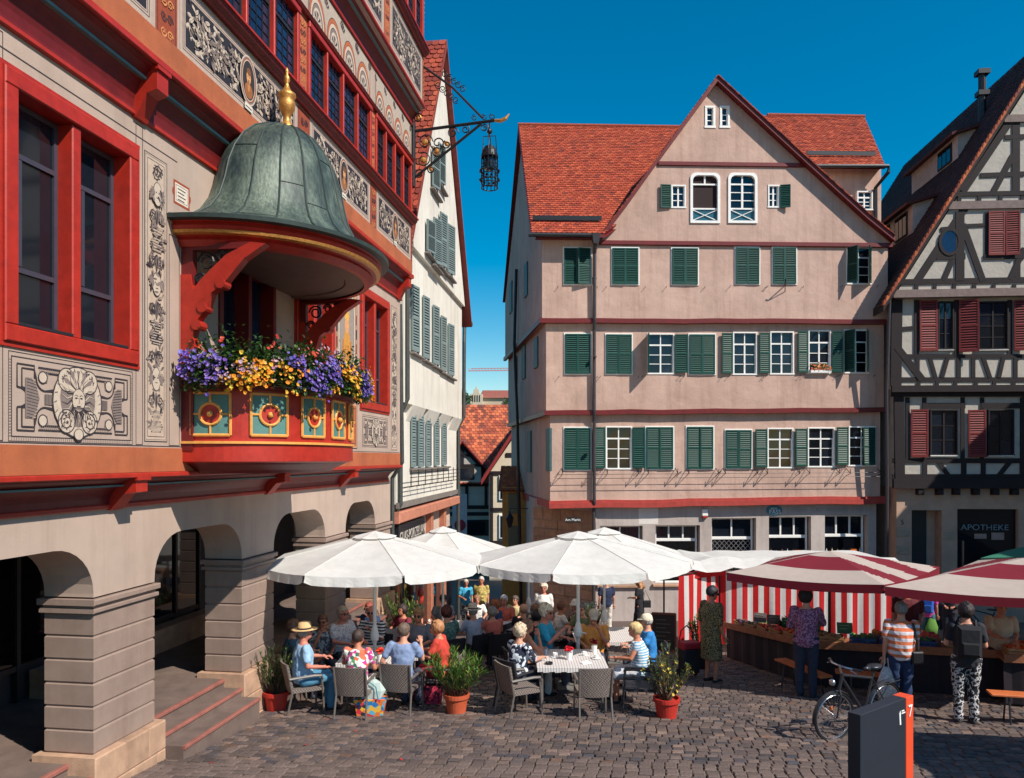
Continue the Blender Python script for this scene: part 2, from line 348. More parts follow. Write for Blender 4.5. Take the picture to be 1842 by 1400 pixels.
def strapwork(par, s0, s1, z0, z1, y, seed=3):
    """cream panel with interlaced straps round a bearded mask"""
    o = Orn(y-.003, seed); w, h = s1-s0, z1-z0; cx, cz = (s0+s1)/2, (z0+z1)/2
    o.frame(s0, s1, z0, z1, .008*h, C_INK); o.frame(s0+.04*h, s1-.04*h, z0+.05*h, z1-.05*h, .012*h, C_INK)
    n = int(w/.03)
    for i in range(n): o.rect(s0+.045*h+i*(w-.09*h)/n, s0+.045*h+i*(w-.09*h)/n+.006, z0+.015*h, z0+.045*h, C_MID)
    for i in range(int(h/.03)):
        zz = z0+.06*h+i*(h*.88)/int(h/.03); o.rect(s0+.01*h, s0+.035*h, zz, zz+.006, C_MID); o.rect(s1-.035*h, s1-.01*h, zz, zz+.006, C_MID)
    X = lambda u: cx+u*(w*.5-.1*h); Z = lambda v: cz+v*(h*.5-.12*h)
    def line(pts, k=.02, c=C_INK, both=True):
        for sg in ((-1, 1) if both else (1,)): o.rib([(X(sg*u), Z(v)) for u, v in pts], k*h, c, False)
    def fill(pts, c=C_MID):
        for sg in (-1, 1):
            o.lift(); o.mb.cc = c; vs = [(X(sg*u), o.y, Z(v)) for u, v in pts]; o.mb.add(vs, [tuple(range(len(vs)))])
    arc = lambda u, v, ru, rv, a0, a1, k=8: [(u+ru*cos(a0+(a1-a0)*i/k), v+rv*sin(a0+(a1-a0)*i/k)) for i in range(k+1)]
    for e in (0, .07):
        line([(.98-e, -.98+e*1.6), (.98-e, -.3)]+arc(.98-e, 0, .16, .3, -pi/2, -3*pi/2+0, 8)+[(.98-e, .3), (.98-e, .98-e*1.6), (.72, .98-e*1.6), (.72-e*.4, .62)]+arc(.55, .6, .14, .35, 0, -pi/2, 6)+[(.34, .28+e)], .018)
        line([(.98-e, -.98+e*1.6), (.72, -.98+e*1.6), (.72-e*.4, -.62)]+arc(.55, -.6, .14, .35, 0, pi/2, 6)+[(.34, -.28-e)], .018)
        line([(.66-e, .95-e*2), (.1, .95-e*2)], .018); line([(.66-e, -.95+e*2), (.1, -.95+e*2)], .018)
    fill([(.86, -.6), (.86, .6), (.76, .6), (.68, .3), (.64, 0), (.68, -.3), (.76, -.6)])
    fill([(.52, .5), (.64, .62), (.64, .8), (.5, .8)]); fill([(.52, -.5), (.5, -.8), (.64, -.8), (.64, -.62)]); fill([(.4, -.16), (.56, -.16), (.56, .16), (.4, .16)])
    for u, v in ((.59, .66), (.59, -.66)):
        for sg in (-1, 1): o.disc(X(sg*u), Z(v), .075*h, .075*h, C_INK, 14); o.disc(X(sg*u), Z(v), .06*h, .06*h, C_LT, 14)
    for sg in (-1, 1):
        for i in range(13): v = -.56+1.12*i/12; o.rib([(X(sg*.84), Z(v)), (X(sg*(.66+.05*abs(v))), Z(v-.06))], .007*h, C_INK, False)
        for i in range(7): u = .41+.14*i/6; o.rib([(X(sg*u), Z(-.15)), (X(sg*u), Z(.15))], .006*h, C_INK, False)
        for v0 in (.87, -.87):
            for i in range(16): u = .12+.5*i/15; o.rib([(X(sg*u), Z(v0-.05)), (X(sg*(u+.02)), Z(v0+.05))], .006*h, C_MID, False)
    # mask cartouche
    o.disc(cx, cz, .44*h, .44*h, C_INK, 28); o.disc(cx, cz, .42*h, .425*h, C_LT, 28); o.disc(cx, cz+.04*h, .31*h, .35*h, C_MID, 24)
    for sg in (-1, 1):
        for v, k in ((.26, 1), (-.24, -1)):
            o.disc(cx+sg*.2*h, cz+v*h, .15*h, .15*h, C_INK, 18); o.disc(cx+sg*.2*h, cz+v*h, .135*h, .135*h, C_LT, 18)
            o.spiral(cx+sg*.2*h, cz+v*h, .11*h, pi/2, 1.6, sg*k, .02*h, C_INK, C_MID)
        for i in range(5): o.leaf(cx+sg*.02*h, cz+.12*h, pi/2-sg*(.1+.28*i), .3*h, .07*h, C_MID if i % 2 else C_LT)
    for i in range(22):
        aa = 2*pi*i/22; o.rib([(cx+.12*h*cos(aa), cz+.03*h+.14*h*sin(aa)), (cx+.2*h*cos(aa+.25), cz+.03*h+.23*h*sin(aa+.25)), (cx+.3*h*cos(aa+.1), cz+.03*h+.33*h*sin(aa+.1))], .016*h, C_INK if i % 2 else C_LT)
        o.rib([(cx+.37*h*cos(aa), cz+.37*h*sin(aa)), (cx+.415*h*cos(aa+.05), cz+.415*h*sin(aa+.05))], .01*h, C_MID, False)
    o.disc(cx, cz+.02*h, .12*h, .15*h, C_INK, 18); o.disc(cx, cz+.025*h, .108*h, .138*h, C_LT, 18)
    for sg in (-1, 1):
        o.disc(cx+sg*.045*h, cz+.05*h, .026*h, .012*h, C_INK, 8); o.rib([(cx+sg*.015*h, cz+.075*h), (cx+sg*.05*h, cz+.09*h), (cx+sg*.085*h, cz+.07*h)], .014*h, C_INK)
        for i in range(6): o.rib([(cx+sg*.03*h*i*.5, cz-.06*h), (cx+sg*(.03+.03*i)*h, cz-.14*h), (cx+sg*(.01+.035*i)*h, cz-.2*h-.02*h*(5-i))], .012*h, C_INK)
    o.rib([(cx, cz+.06*h), (cx+.012*h, cz-.01*h), (cx-.014*h, cz-.016*h)], .016*h, C_MID); o.rib([(cx-.035*h, cz-.05*h), (cx+.035*h, cz-.05*h)], .016*h, C_INK, False)
    o.disc(cx, cz-.4*h, .09*h, .08*h, C_INK, 14); o.disc(cx, cz-.395*h, .075*h, .065*h, C_LT, 14)
    return o.build('painted_panel', par)
def grotesque(par, s0, s1, z0, z1, y, seed):
    """tall candelabra panel of urns, leaves and masks"""
    o = Orn(y-.003, seed); w, h = s1-s0, z1-z0; cx = (s0+s1)/2
    o.rect(s0, s1, z0, z1, srgb(190, 168, 150)); o.frame(s0, s1, z0, z1, .012, C_INK); o.frame(s0+.05*w, s1-.05*w, z0+.05*w, z1-.05*w, .02*w, C_MID); o.frame(s0+.13*w, s1-.13*w, z0+.13*w, z1-.13*w, .018*w, C_INK)
    z = z0+.25*w; k = 0; R = o.r
    while z < z1-.75*w:
        t = k % 4; e = w*R.uniform(.5, .66)
        if t == 0:
            for q in range(9):
                tt = q/8; hw = w*(.1+.2*abs(sin(tt*4+.6))); o.rect(cx-hw, cx+hw, z+e*tt*.9, z+e*tt*.9+e*.07, C_MID if q % 2 else C_INK)
                o.rect(cx-hw*.8, cx+hw*.8, z+e*tt*.9+.01*w, z+e*tt*.9+e*.05, C_LT)
        elif t in (1, 3):
            for sg in (-1, 1): o.spiral(cx+sg*.17*w, z+e*.5, .15*w, pi/2*sg, 1.5, sg, .045*w, C_INK, C_MID)
            o.leaf(cx, z+e*.1, pi/2, e*.8, w*.14, C_MID); o.leaf(cx, z+e*.15, pi/2, e*.6, w*.07, C_INK)
        else:
            o.disc(cx, z+e*.5, .2*w, .32*w, C_INK); o.disc(cx, z+e*.5, .18*w, .3*w, C_LT); o.disc(cx-.06*w, z+e*.56, .03*w, .02*w, C_INK, 6); o.disc(cx+.06*w, z+e*.56, .03*w, .02*w, C_INK, 6); o.rect(cx-.06*w, cx+.06*w, z+e*.3, z+e*.34, C_INK)
            for sg in (-1, 1):
                for q in range(4): o.leaf(cx+sg*.12*w, z+e*.5, pi/2-sg*(pi/2)+sg*(q-1.5)*.5, .22*w, .1*w, C_MID)
        for q in range(9):
            x, zz, aa = cx+R.choice((-1, 1))*R.uniform(.1, .27)*w, z+R.uniform(0, e), R.uniform(0, 6.28); L = R.uniform(.1, .17)*w
            o.leaf(x, zz, aa, L*1.5, L*.6, R.choice((C_MID, C_INK, C_MID))); o.rib([(x, zz), (x+cos(aa)*L, zz+sin(aa)*L)], .016*w, C_LT if q % 2 else C_INK)
        z += e; k += 1
    o.spiral(cx, z1-.42*w, .2*w, 0, 1.4, 1, .05*w, C_INK, C_MID)
    return o.build('painted_panel', par)
# ------------------------------------------------------------ ground
def ground_sheet():
    ys = [-30, -5, 0, 3, 6, 9, 10.5, 12.5, 14, 15, 17.5, 20, 22.5, 25, 27.5, 30, 33, 39, 45, 60, 90, 300, 2800]; xs = [-2800, -300, -60, -12, -5, 0, 5, 12, 30, 80, 300, 2800]
    q = MB(); q.add([(x, y, G(y)-.03) for y in ys for x in xs], [(j*len(xs)+i, j*len(xs)+i+1, (j+1)*len(xs)+i+1, (j+1)*len(xs)+i) for j in range(len(ys)-1) for i in range(len(xs)-1)])
    return tag(q.build('ground', mat('joint_sand', srgb(34, 28, 28), .95, .25, 5, .5, 60)), kind='structure')
GR = ground_sheet()
SETT = mat('stone_setts', srgb(106, 90, 84), .75, .22, 30, .5, 90, objvar=.22)
SETTA = ink_attr_mat('stone_setts_far', .75, .22, 30, .5, 90)
def sett_mesh(k, w=.151, l=.125, h=.05):
    r = random.Random(k); b = .022; j = lambda: r.uniform(-.008, .008)
    lo = [(-w/2, -l/2), (w/2, -l/2), (w/2, l/2), (-w/2, l/2)]; q = MB(); q.smooth = False
    A_ = [(x+j(), y+j()) for x, y in lo]; v = [(x, y, -.04) for x, y in A_]+[(x, y, h-.02-b*.5) for x, y in A_]+[(x*.93, y*.93, h-.02-b*.15) for x, y in A_]+[(x*.74, y*.74, h-.02+r.uniform(-.003, .004)) for x, y in A_]
    q.add(v, [(4*i+m, 4*i+(m+1) % 4, 4*i+4+(m+1) % 4, 4*i+4+m) for i in range(3) for m in range(4)]+[(12, 13, 14, 15)])
    return q
SM = [sett_mesh(k) for k in range(8)]
def lay_setts():
    me = [s.mesh('cobble', SETT) for s in SM]; r = random.Random(3); ang = radians(-7); ca, sa = cos(ang), sin(ang); pos = []
    for i in range(-90, 150):
        off = r.uniform(0, .18)
        for j in range(-88, 95):
            x = j*.162+off+r.uniform(-.004, .004); y = 12+i*.138+r.uniform(-.003, .003)+.02*sin(x*1.3+i*.1); X, Y = x*ca-y*sa-1.5, x*sa+y*ca
            if Y < 8.2 or Y > 24 or X < -6 or X > 11: continue
            if abs(X/Y) > .70: continue
            f = (X+4.74)*THF_n[0]+(Y-8.93)*THF_n[1]
            if f < -.3: continue
            pos.append((X, Y, r.uniform(-.010, .008), r.randrange(8), ang+r.uniform(-.025, .025), r))
    pos.sort(key=lambda p: p[1]); vis = [p for p in pos if HY+F*(H-G(p[1]))/p[1] < 1402]; near = set(id(p) for p in vis[:300])
    q = MB(col=True); pal = [(134, 114, 106), (122, 103, 97), (148, 124, 113), (112, 97, 94), (98, 90, 94), (158, 130, 115), (86, 84, 92), (140, 106, 90)]
    for p in pos:
        X, Y, dz, k, a, _ = p; sl = (G(Y+.1)-G(Y-.1))/.2
        if id(p) in near:
            o = link('cobble', me[k], GR, (X, Y, G(Y)+dz), (math.atan(sl), 0, a)); continue
        g = r.uniform(.84, 1.1); q.cc = srgb(*[c*g*.8 for c in r.choices(pal, (9, 8, 4, 5, 2, 1, .6, .6))[0]]); c_, s_ = cos(a), sin(a); s = SM[k]; gz = G(Y)+dz
        vs = s.v if Y < 17 else s.v[4:]; 
        fs = s.f if Y < 17 else [[i-4 for i in f] for f in s.f if min(f) >= 4]
        q.add([(X+v[0]*c_-v[1]*s_, Y+v[0]*s_+v[1]*c_, gz+v[2]+sl*(v[0]*s_+v[1]*c_)) for v in vs], fs)
    o = q.build('paving', SETTA, GR); o['kind'] = 'stuff'
    # the far part of the square, too small to tell the setts apart
    m = mat('far_setts', srgb(100, 82, 76), .85, .3, 26, .8, 26, stretch=(1, .6, 1)); f = MB(); ys = [23.9, 25, 27.5, 30, 33, 39, 45, 60]
    f.add([(x, y, G(y)+.015) for y in ys for x in (-8, 30)], [(2*i, 2*i+1, 2*i+3, 2*i+2) for i in range(len(ys)-1)]); f.build('far_paving', m, GR)
    f = MB(); ys = [8, 9, 12.5, 15, 20, 24]; f.add([(x, y, G(y)-.004) for y in ys for x in (10.9, 30)], [(2*i, 2*i+1, 2*i+3, 2*i+2) for i in range(len(ys)-1)]); f.build('side_paving', m, GR)
_t = math.atan(209/1400); THF_n = (cos(_t), -sin(_t))
lay_setts()
# ------------------------------------------------------------ town hall (left)
THF = Frame(-4.74, 8.93, pi/2-math.atan(209/1400))
TH = thing('town_hall', 'painted red and beige town hall with arcade and balcony on the left', 'building', (-4.74, 8.93, 0), THF.a)
J1, J2, J3 = -.35, -.65, -.95
SE = 11.05                                                # far end of the facade
PIL = [(-3.52, -2.4), (-.09, 1.06), (3.34, 4.45), (6.74, 7.88), (9.84, SE)]
# arcade wall with arches
b = MB(); b.box(-3.52, SE, 0, .62, 2.62, 3.72); aw = b.build('arcade_wall', BEI, TH)
c = MB()
for (a0, a1), (b0, b1) in zip(PIL, PIL[1:]):
    w = b0-a1; pts = [(a1, 2.5), (b0, 2.5)]; n = 8; r = min(.62, w*.3)
    pts += [(b0-r+r*cos(pi/2*i/n), 2.66+.56*sin(pi/2*i/n)) for i in range(n+1)]+[(a1+r-r*sin(pi/2*i/n), 2.66+.56*cos(pi/2*i/n)) for i in range(n+1)]
    c.prism(pts, -.2, .8)
cut(aw, c)
for p0, p1 in PIL:
    z = .83
    pl = MB(); pl.mi = 0
    core = MB(); core.box(p0+.015, p1-.015, .015, .605, -.4, 2.47); core.build('pillar_core', STN, TH)
    for k in range(6):
        q = MB(); h = (2.44-.83)/6; za, zb = z+k*h+.006, z+(k+1)*h-.006; e = .014
        x0, x1, y0, y1 = p0, p1, 0, .62
        r1 = [(x0+e,y0+e,za),(x1-e,y0+e,za),(x1-e,y1-e,za),(x0+e,y1-e,za)]; r2 = [(x0,y0,za+e),(x1,y0,za+e),(x1,y1,za+e),(x0,y1,za+e)]
        r3 = [(x,y,zb-e) for x,y,_ in r2]; r4 = [(x,y,zb) for x,y,_ in r1]
        q.add(r1+r2+r3+r4, [(3,2,1,0),(12,13,14,15)]+[(4*i+j,4*i+(j+1)%4,4*i+4+(j+1)%4,4*i+4+j) for i in range(3) for j in range(4)])
        q.build('stone_course', STN, TH)
    q = MB(); q.bbox(p0-.04, p1+.04, -.04, .66, 2.44, 2.49, .008); q.bbox(p0-.055, p1+.055, -.055, .675, 2.53, 2.60, .01); q.box(p0-.01, p1+.01, -.01, .63, 2.488, 2.532); q.build('capital', STN, TH)
    xs = [p0-.1, p0+.45, p0+.9, p1+.1] if p0 < 3 else [p0-.1, p0+.62, p1+.1]
    for r_, (za, zb) in enumerate(((.46, .83), (.1, .46), (-.35, .1))):
        sh = .0 if r_ % 2 == 0 else .17
        xx = [xs[0]]+[x+sh for x in xs[1:-1]]+[xs[-1]]
        for x0, x1 in zip(xx, xx[1:]):
            q = MB(); q.bbox(x0+.003, x1-.003, -.1, .7, za+.003, zb-.003, .014); q.build('plinth_stone', SND, TH)
# steps, arcade floor, glazed back of the arcade
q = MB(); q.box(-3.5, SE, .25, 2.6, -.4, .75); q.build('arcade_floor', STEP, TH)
for (a0, a1), (b0, b1) in zip(PIL, PIL[1:]):
    for k, (d0, d1, zt) in enumerate(((-.35, -.05, .49), (-.05, .252, .62))):
        q = MB(); q.bbox(a1+.1, b0-.1, d0, d1, -.4, zt-.05, .01); st = q.build('step', STEP, TH)
        q = MB(); q.bbox(a1+.1, b0-.1, d0-.02, d0+.03, zt-.045, zt+.002, .008); q.build('tread_edge', mat('tread_stone', srgb(150, 92, 80), .9, .2, 5, .4, 60), st); q = MB(); q.box(a1+.1, b0-.1, d0+.03, d1+.01, zt-.05, zt); q.build('tread', STEP, st)
for (a0, a1), (b0, b1) in zip(PIL, PIL[1:]): q = MB(); q.bbox(a1+.1, b0-.1, .225, .28, .7, .753, .008); q.build('tread_edge', MATS['tread_stone'], TH)
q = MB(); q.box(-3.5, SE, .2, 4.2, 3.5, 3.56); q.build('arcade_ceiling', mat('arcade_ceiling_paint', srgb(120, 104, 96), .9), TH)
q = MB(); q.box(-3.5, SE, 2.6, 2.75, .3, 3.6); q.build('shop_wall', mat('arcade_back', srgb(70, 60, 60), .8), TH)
for a, c_ in ((-2.6, -.2), (.5, 2.9), (3.1, 4.6), (4.75, 6.4)):
    sf = MB(); sf.box(a, c_, 2.50, 2.59, 1.2, 1.28); sf.box(a, c_, 2.50, 2.59, 3.38, 3.46)
    for k in range(3): x = a+(c_-a)*k/2; sf.box(x-.035, x+.035, 2.49, 2.595, .76, 3.46)
    f = sf.build('shop_front', DARK, TH)
    for k in range(2):
        x0 = a+(c_-a)*k/2+.04; g = MB(); g.box(x0, x0+(c_-a)/2-.08, 2.53, 2.55, 1.28, 3.38); g.build('pane', GLD2, f)
q = MB(); q.box(1.9, 6.6, 2.2, 2.5, .75, 1.16); q.build('stone_sill', SND, TH)
# body behind the facade, and a roof
q = MB(); q.box(-9, SE-.02, 2.8, 13, -1, 8); q.box(-9, SE-.02, .1, 13, 8, 17.5); q.build('building_core', BEI, TH)
q = MB(); q.box(-9, -3.5, 0, 3, -1, 3.9); q.build('side_wing', BEI, TH)
q = MB(); q.prism([(0, 0)], 0, 0) if 0 else None
q.add([(-9, -1.6, 17.2), (SE+.5, -1.6, 17.2), (SE+.5, 13, 17.2), (-9, 13, 17.2), (-9, 6, 25), (SE+.5, 6, 25)], [(0, 1, 5, 4), (2, 3, 4, 5), (1, 2, 5), (3, 0, 4), (3, 2, 1, 0)])
q.build('roof', mat('far_tiles', srgb(150, 66, 46), .9, .3, 20), TH)
# storey walls
def storey(y, z0, z1, holes, m=BEI, th=.42):
    b = MB(); b.box(-4.5, SE-.3 if y > -.5 else SE-.3, y, y+th, z0, z1); o = b.build('storey_wall', m, TH)
    if holes:
        c = MB()
        for s0, s1, a, e in holes: c.box(s0, s1, y-.3, y+th+.3, a, e)
        cut(o, c)
    return o
W1 = [(-1.72, .08, 5.36, 7.72), (-5.2, -3.4, 5.36, 7.72), (4.62, 6.2, 5.36, 7.8), (7.9, 9.7, 5.36, 7.8)]
DOOR = (2.0, 3.75, 4.4, 7.1)
holes1 = [(a+.05, b_-.05, c_+.05, d-.05) for a, b_, c_, d in W1 if a > -4]+[DOOR]
storey(J1, 3.98, 8.3, holes1)
G2 = [(-3.1, .05), (.45, 3.93), (4.38, 7.55), (7.92, 10.62)]
holes2 = [(a, b_, 10.25, 11.5) for a, b_ in G2[1:]]
storey(J2, 8.7, 12.7, holes2)
holes3 = [(a, b_, 14.45, 15.9) for a, b_ in G2[1:]]
storey(J3, 12.9, 17.6, holes3)
# big red framed windows of the first floor
def big_window(s0, s1, z0, z1, y):
    f = MB(); w = .16
    for (a, e, p, r_) in ((s0-.08, s1+.08, z1-w+.08, z1+.08), (s0-.08, s1+.08, z0-.08, z0+w-.08), (s0-.08, s0+w-.08, z0+w-.08, z1-w+.08), (s1-w+.08, s1+.08, z0+w-.08, z1-w+.08)):
        f.bbox(a, e, y-.05, y+.34, p, r_, .012)
    for (a, e, p, r_) in ((s0-.13, s1+.13, z1+.085, z1+.125), (s0-.13, s1+.13, z0-.125, z0-.085), (s0-.125, s0-.085, z0-.085, z1+.085), (s1+.085, s1+.125, z0-.085, z1+.085)): f.box(a, e, y-.02, y+.01, p, r_)
    win = f.build('window', RED, TH); m = (s0+s1)/2
    q = MB(); q.bbox(m-.065, m+.065, y-.01, y+.26, z0+.082, z1-.082, .012); q.build('mullion', RED, win)
    q = MB(); q.box(s0+.08, m-.067, y-.02, y+.02, z0+.09, z0+.12); q.box(m+.067, s1-.08, y-.02, y+.02, z0+.09, z0+.12); q.build('sill_strip', DARK, win)
    for a, e in ((s0+.085, m-.067), (m+.067, s1-.085)):
        q = MB(); za, zb = z0+.11, z1-.09; t = .05; h = zb-za; y0, y1 = y+.16, y+.22
        q.box(a, a+t, y0, y1, za, zb); q.box(e-t, e, y0, y1, za, zb)
        for k in (0, .25, .77, 1): zz = za+(h-t)*k; q.box(a+t, e-t, y0, y1, zz, zz+t)
        q.box(a+(e-a)*.3, a+(e-a)*.3+.05, y0+.005, y1-.005, za+h*.25+t, za+h*.77)
        q.build('casement', ALU, win)
        g = MB(); g.box(a+.01, e-.01, y+.185, y+.195, za+.01, zb-.01); g.build('pane', GLS, win)
for w in W1:
    if w[0] > -4: big_window(*w, J1)
# leaded ribbon windows of the upper floors
LEAD = MB()
for i in range(1, 4): LEAD.box(i/4-.012, i/4+.012, -.006, .006, 0, 1)
for i in range(1, 8): LEAD.box(0, 1, -.005, .005, i/8-.006, i/8+.006)
LEADM = LEAD.mesh('lead_lattice', BLK)
for y, z0, z1 in ((J2, 10.25, 11.5), (J3, 14.45, 15.9)):
    for a, e in G2[1:]:
        f = MB(); n = 4
        f.bbox(a-.05, e+.05, y-.06, y+.2, z1-.02, z1+.08, .01); f.bbox(a-.05, e+.05, y-.06, y+.2, z0-.06, z0+.05, .01)
        win = f.build('window', RED, TH)
        for k in range(n+1):
            x = a+(e-a)*k/n; t = .045 if k in (0, n) else .03
            q = MB(); q.bbox(x-t, x+t, y-.04, y+.1, z0+.05, z1-.02, .008); q.build('mullion', RED, win)
        for k in range(n):
            x0 = a+(e-a)*k/n+.03; x1 = a+(e-a)*(k+1)/n-.03
            q = MB(); yy = y+.03; q.box(x0, x0+.035, yy, yy+.04, z0+.05, z1-.02); q.box(x1-.035, x1, yy, yy+.04, z0+.05, z1-.02); zz = z0+(z1-z0)*.66; q.box(x0+.035, x1-.035, yy-.005, yy+.045, zz, zz+.05); cs = q.build('casement', DARK, win)
            g = MB(); g.box(x0+.03, x1-.03, yy+.025, yy+.035, z0+.05, z1-.02); g.build('pane', GLB, win)
            l = link('lead_lattice', LEADM, win); l.location = (x0+.035, yy+.018, z0+.05); l.scale = (x1-x0-.07, 1, z1-z0-.07)
# cornices between the storeys
def cornice(y0, y1, z0, z1, brackets):
    """cove from the lower wall plane y0 out to the upper one y1"""
    h = z1-z0; d = y1-y0; n = 7
    cove = [(y0+.02, z0), (y0-.03, z0)]+[(y0+d*(.08+.72*(i/n)**1.7), z0+h*(.08+.72*(i/n)**.8)) for i in range(n+1)]+[(y1, z0+h*.84), (y1, z1), (y0+.02, z1)]
    q = MB(); extr(q, [(a, b_) for a, b_ in cove][::-1], -4.5, SE-.27); q.build('cornice', DRED, TH)
    q = MB(); q.bbox(-4.5, SE-.25, y1-.05, y1+.02, z1-h*.13, z1+.015, .012); q.build('cornice_edge', RED, TH)
    q = MB(); q.bbox(-4.5, SE-.25, y0-.045, y0+.02, z0-.045, z0+.01, .01); q.build('cornice_base', RED, TH)
    q = MB(); q.box(-4.5, SE-.26, y0+d*.62, y0+d*.55+.05, z0+h*.60, z0+h*.66); q.build('cornice_line', mat('teal_line', srgb(92, 128, 130), .6), TH)
    for s in brackets:
        q = MB(); w = .11
        q.prism([(0, 0)], 0, 0) if 0 else None
        pr = [(y0+.01, z0-.06), (y0-.05, z0-.06), (y0+d*.62, z0+h*.35), (y0+d*1.05, z0+h*.42), (y0+d*1.05, z0+h*.86), (y0+.01, z0+h*.9)]
        extr(q, pr[::-1], s-w, s+w); extr(q, [(y0+d*.5, z0+h*.80), (y0+d*1.15, z0+h*.80), (y0+d*1.15, z0+h*.93), (y0+d*.5, z0+h*.93)][::-1], s-w-.02, s+w+.02)
        q.build('bracket', RED, TH)
cornice(0, J1, 3.66, 4.02, (.25, 4.2, 7.55))
cornice(J1, J2, 8.2, 8.78, (.2, 10.55))
cornice(J2, J3, 12.55, 13.0, ())
# orange bands, painted friezes
def band(y, z0, z1, m, s0=-4.4, s1=SE-.32, t=.012):
    q = MB(); q.box(s0, s1, y-t, y+.01, z0, z1); return q.build('painted_band', m, TH)
band(J1, 4.04, 4.33, ORG); band(J2, 8.80, 9.12, ORG)
for y, z in ((J2, 10.02), (J3, 14.2)):
    q = MB(); extr(q, [(y+.02, z), (y-.05, z), (y-.14, z+.07), (y-.16, z+.13), (y-.16, z+.16), (y+.02, z+.18)][::-1], -4.4, SE-.3); q.build('sill_moulding', DRED, TH)
    q = MB(); q.box(-4.4, SE-.29, y-.185, y-.155, z+.125, z+.155); q.box(-4.4, SE-.29, y-.075, y-.045, z+.005, z+.03); q.build('sill_line', RED, TH)
for y, z in ((J2, 11.6), (J3, 16.0)):
    q = MB(); extr(q, [(y+.02, z), (y-.07, z), (y-.10, z+.05), (y-.05, z+.1), (y+.02, z+.1)][::-1], -4.4, SE-.3); q.build('head_moulding', DRED, TH)
for i, (a, e) in enumerate(G2):
    scroll_panel(TH, a+.12 if i else a, e-.02, 9.12, 10.0, J2, 20+i)
    if i: scroll_panel(TH, a+.12, e-.02, 13.06, 14.18, J3, 30+i, medal=False, ground=srgb(62, 58, 62))
for y, z0, z1, in ((J2, 8.85, 10.0), (J2, 10.2, 11.6), (J3, 13.06, 14.18), (J3, 14.4, 16.0)):
    for (a, e), (b0, b1) in zip(G2, G2[1:]+[(SE-.32, 0)]):
        x0, x1 = e+.03, b0+.06 if z1-z0 < 1.2 else b0-.05
        if x1-x0 < .1: x1 = x0+.14
        o = Orn(y-.006, int(e*10)); o.rect(x0, x1, z0, z1, srgb(178, 92, 58) if z0 > 10 else C_RB); w = x1-x0
        o.frame(x0+.03, x1-.03, z0+.04, z1-.04, .012, C_INK)
        k = 0; zz = z0+.15
        while zz < z1-.15:
            for sg in (-1, 1): o.spiral((x0+x1)/2+sg*w*.15, zz, w*.14, 0, 1.3, sg, w*.05, srgb(214, 140, 84) if k % 2 else C_INK, srgb(110, 50, 36))
            zz += w*.42; k += 1
        o.build('painted_strip', TH)
# painted arches above the second-floor windows
for a, e in G2[1:]:
    o = Orn(J2-.004, 5); n = 4
    o.rect(a, e, 11.72, 12.5, srgb(176, 160, 146))
    for k in range(n):
        cx = a+(e-a)*(k+.5)/n; R = (e-a)/n*.47
        for rr, cc in ((1, C_INK), (.97, C_OR), (.84, C_RB), (.8, C_LT), (.66, C_INK), (.63, C_MID), (.5, C_LT), (.4, C_MID)):
            o.lift(); o.mb.cc = cc; pts = [(cx+R*rr*cos(pi*i/14), 11.78+R*1.35*rr*sin(pi*i/14)) for i in range(15)]
            o.mb.add([(x, o.y, z) for x, z in pts], [tuple(range(15))])
        for sg in (-1, 1): o.spiral(cx+sg*R*.98, 12.38, R*.22, 0, 1.3, sg, .03, C_INK, C_MID)
        for q in range(7): o.leaf(cx, 11.8, pi*(q+.5)/7, R*.5, R*.1, C_INK if q % 2 else C_LT)
    o.frame(a, e, 11.72, 12.5, .012, C_INK); o.build('painted_arches', TH)
# first-floor paintings
strapwork(TH, -1.72, .1, 4.36, 5.2, J1); grotesque(TH, .32, .78, 4.4, 7.85, J1, 11)
strapwork(TH, 7.95, 9.72, 4.45, 5.15, J1, 4); grotesque(TH, 10.0, 10.5, 4.4, 7.9, J1, 12)
o = Orn(J1-.003, 2)
for s0, s1, z0, z1 in ((-1.95, -1.78, 4.36, 8.1), (.16, .29, 4.36, 8.1), (.82, 1.05, 4.36, 7.0)): o.frame(s0, s1, z0, z1, .008, C_INK)
o.rect(-4.4, 10.7, 4.345, 4.355, C_INK); o.rect(-4.4, 1.0, 7.95, 7.962, C_INK); o.build('painted_line', TH)
o = Orn(J1-.003, 9); s0, s1, z0, z1 = .92, 1.28, 7.42, 7.72
o.rect(s0, s1, z0, z1, C_RB); o.rect(s0+.03, s1-.03, z0+.03, z1-.03, srgb(214, 200, 184)); o.rect(s0+.05, s1-.05, z0+.05, z1-.05, C_INK); o.rect(s0+.057, s1-.057, z0+.057, z1-.057, srgb(214, 200, 184))
for k in range(4): o.rect(s0+.09, s1-.09-.03*(k % 2), z1-.10-.045*k, z1-.085-.045*k, C_INK)
for sg, x in ((-1, s0), (1, s1)): o.disc(x, (z0+z1)/2, .03, .05, C_RB, 8)
o.build('painted_tablet', TH)
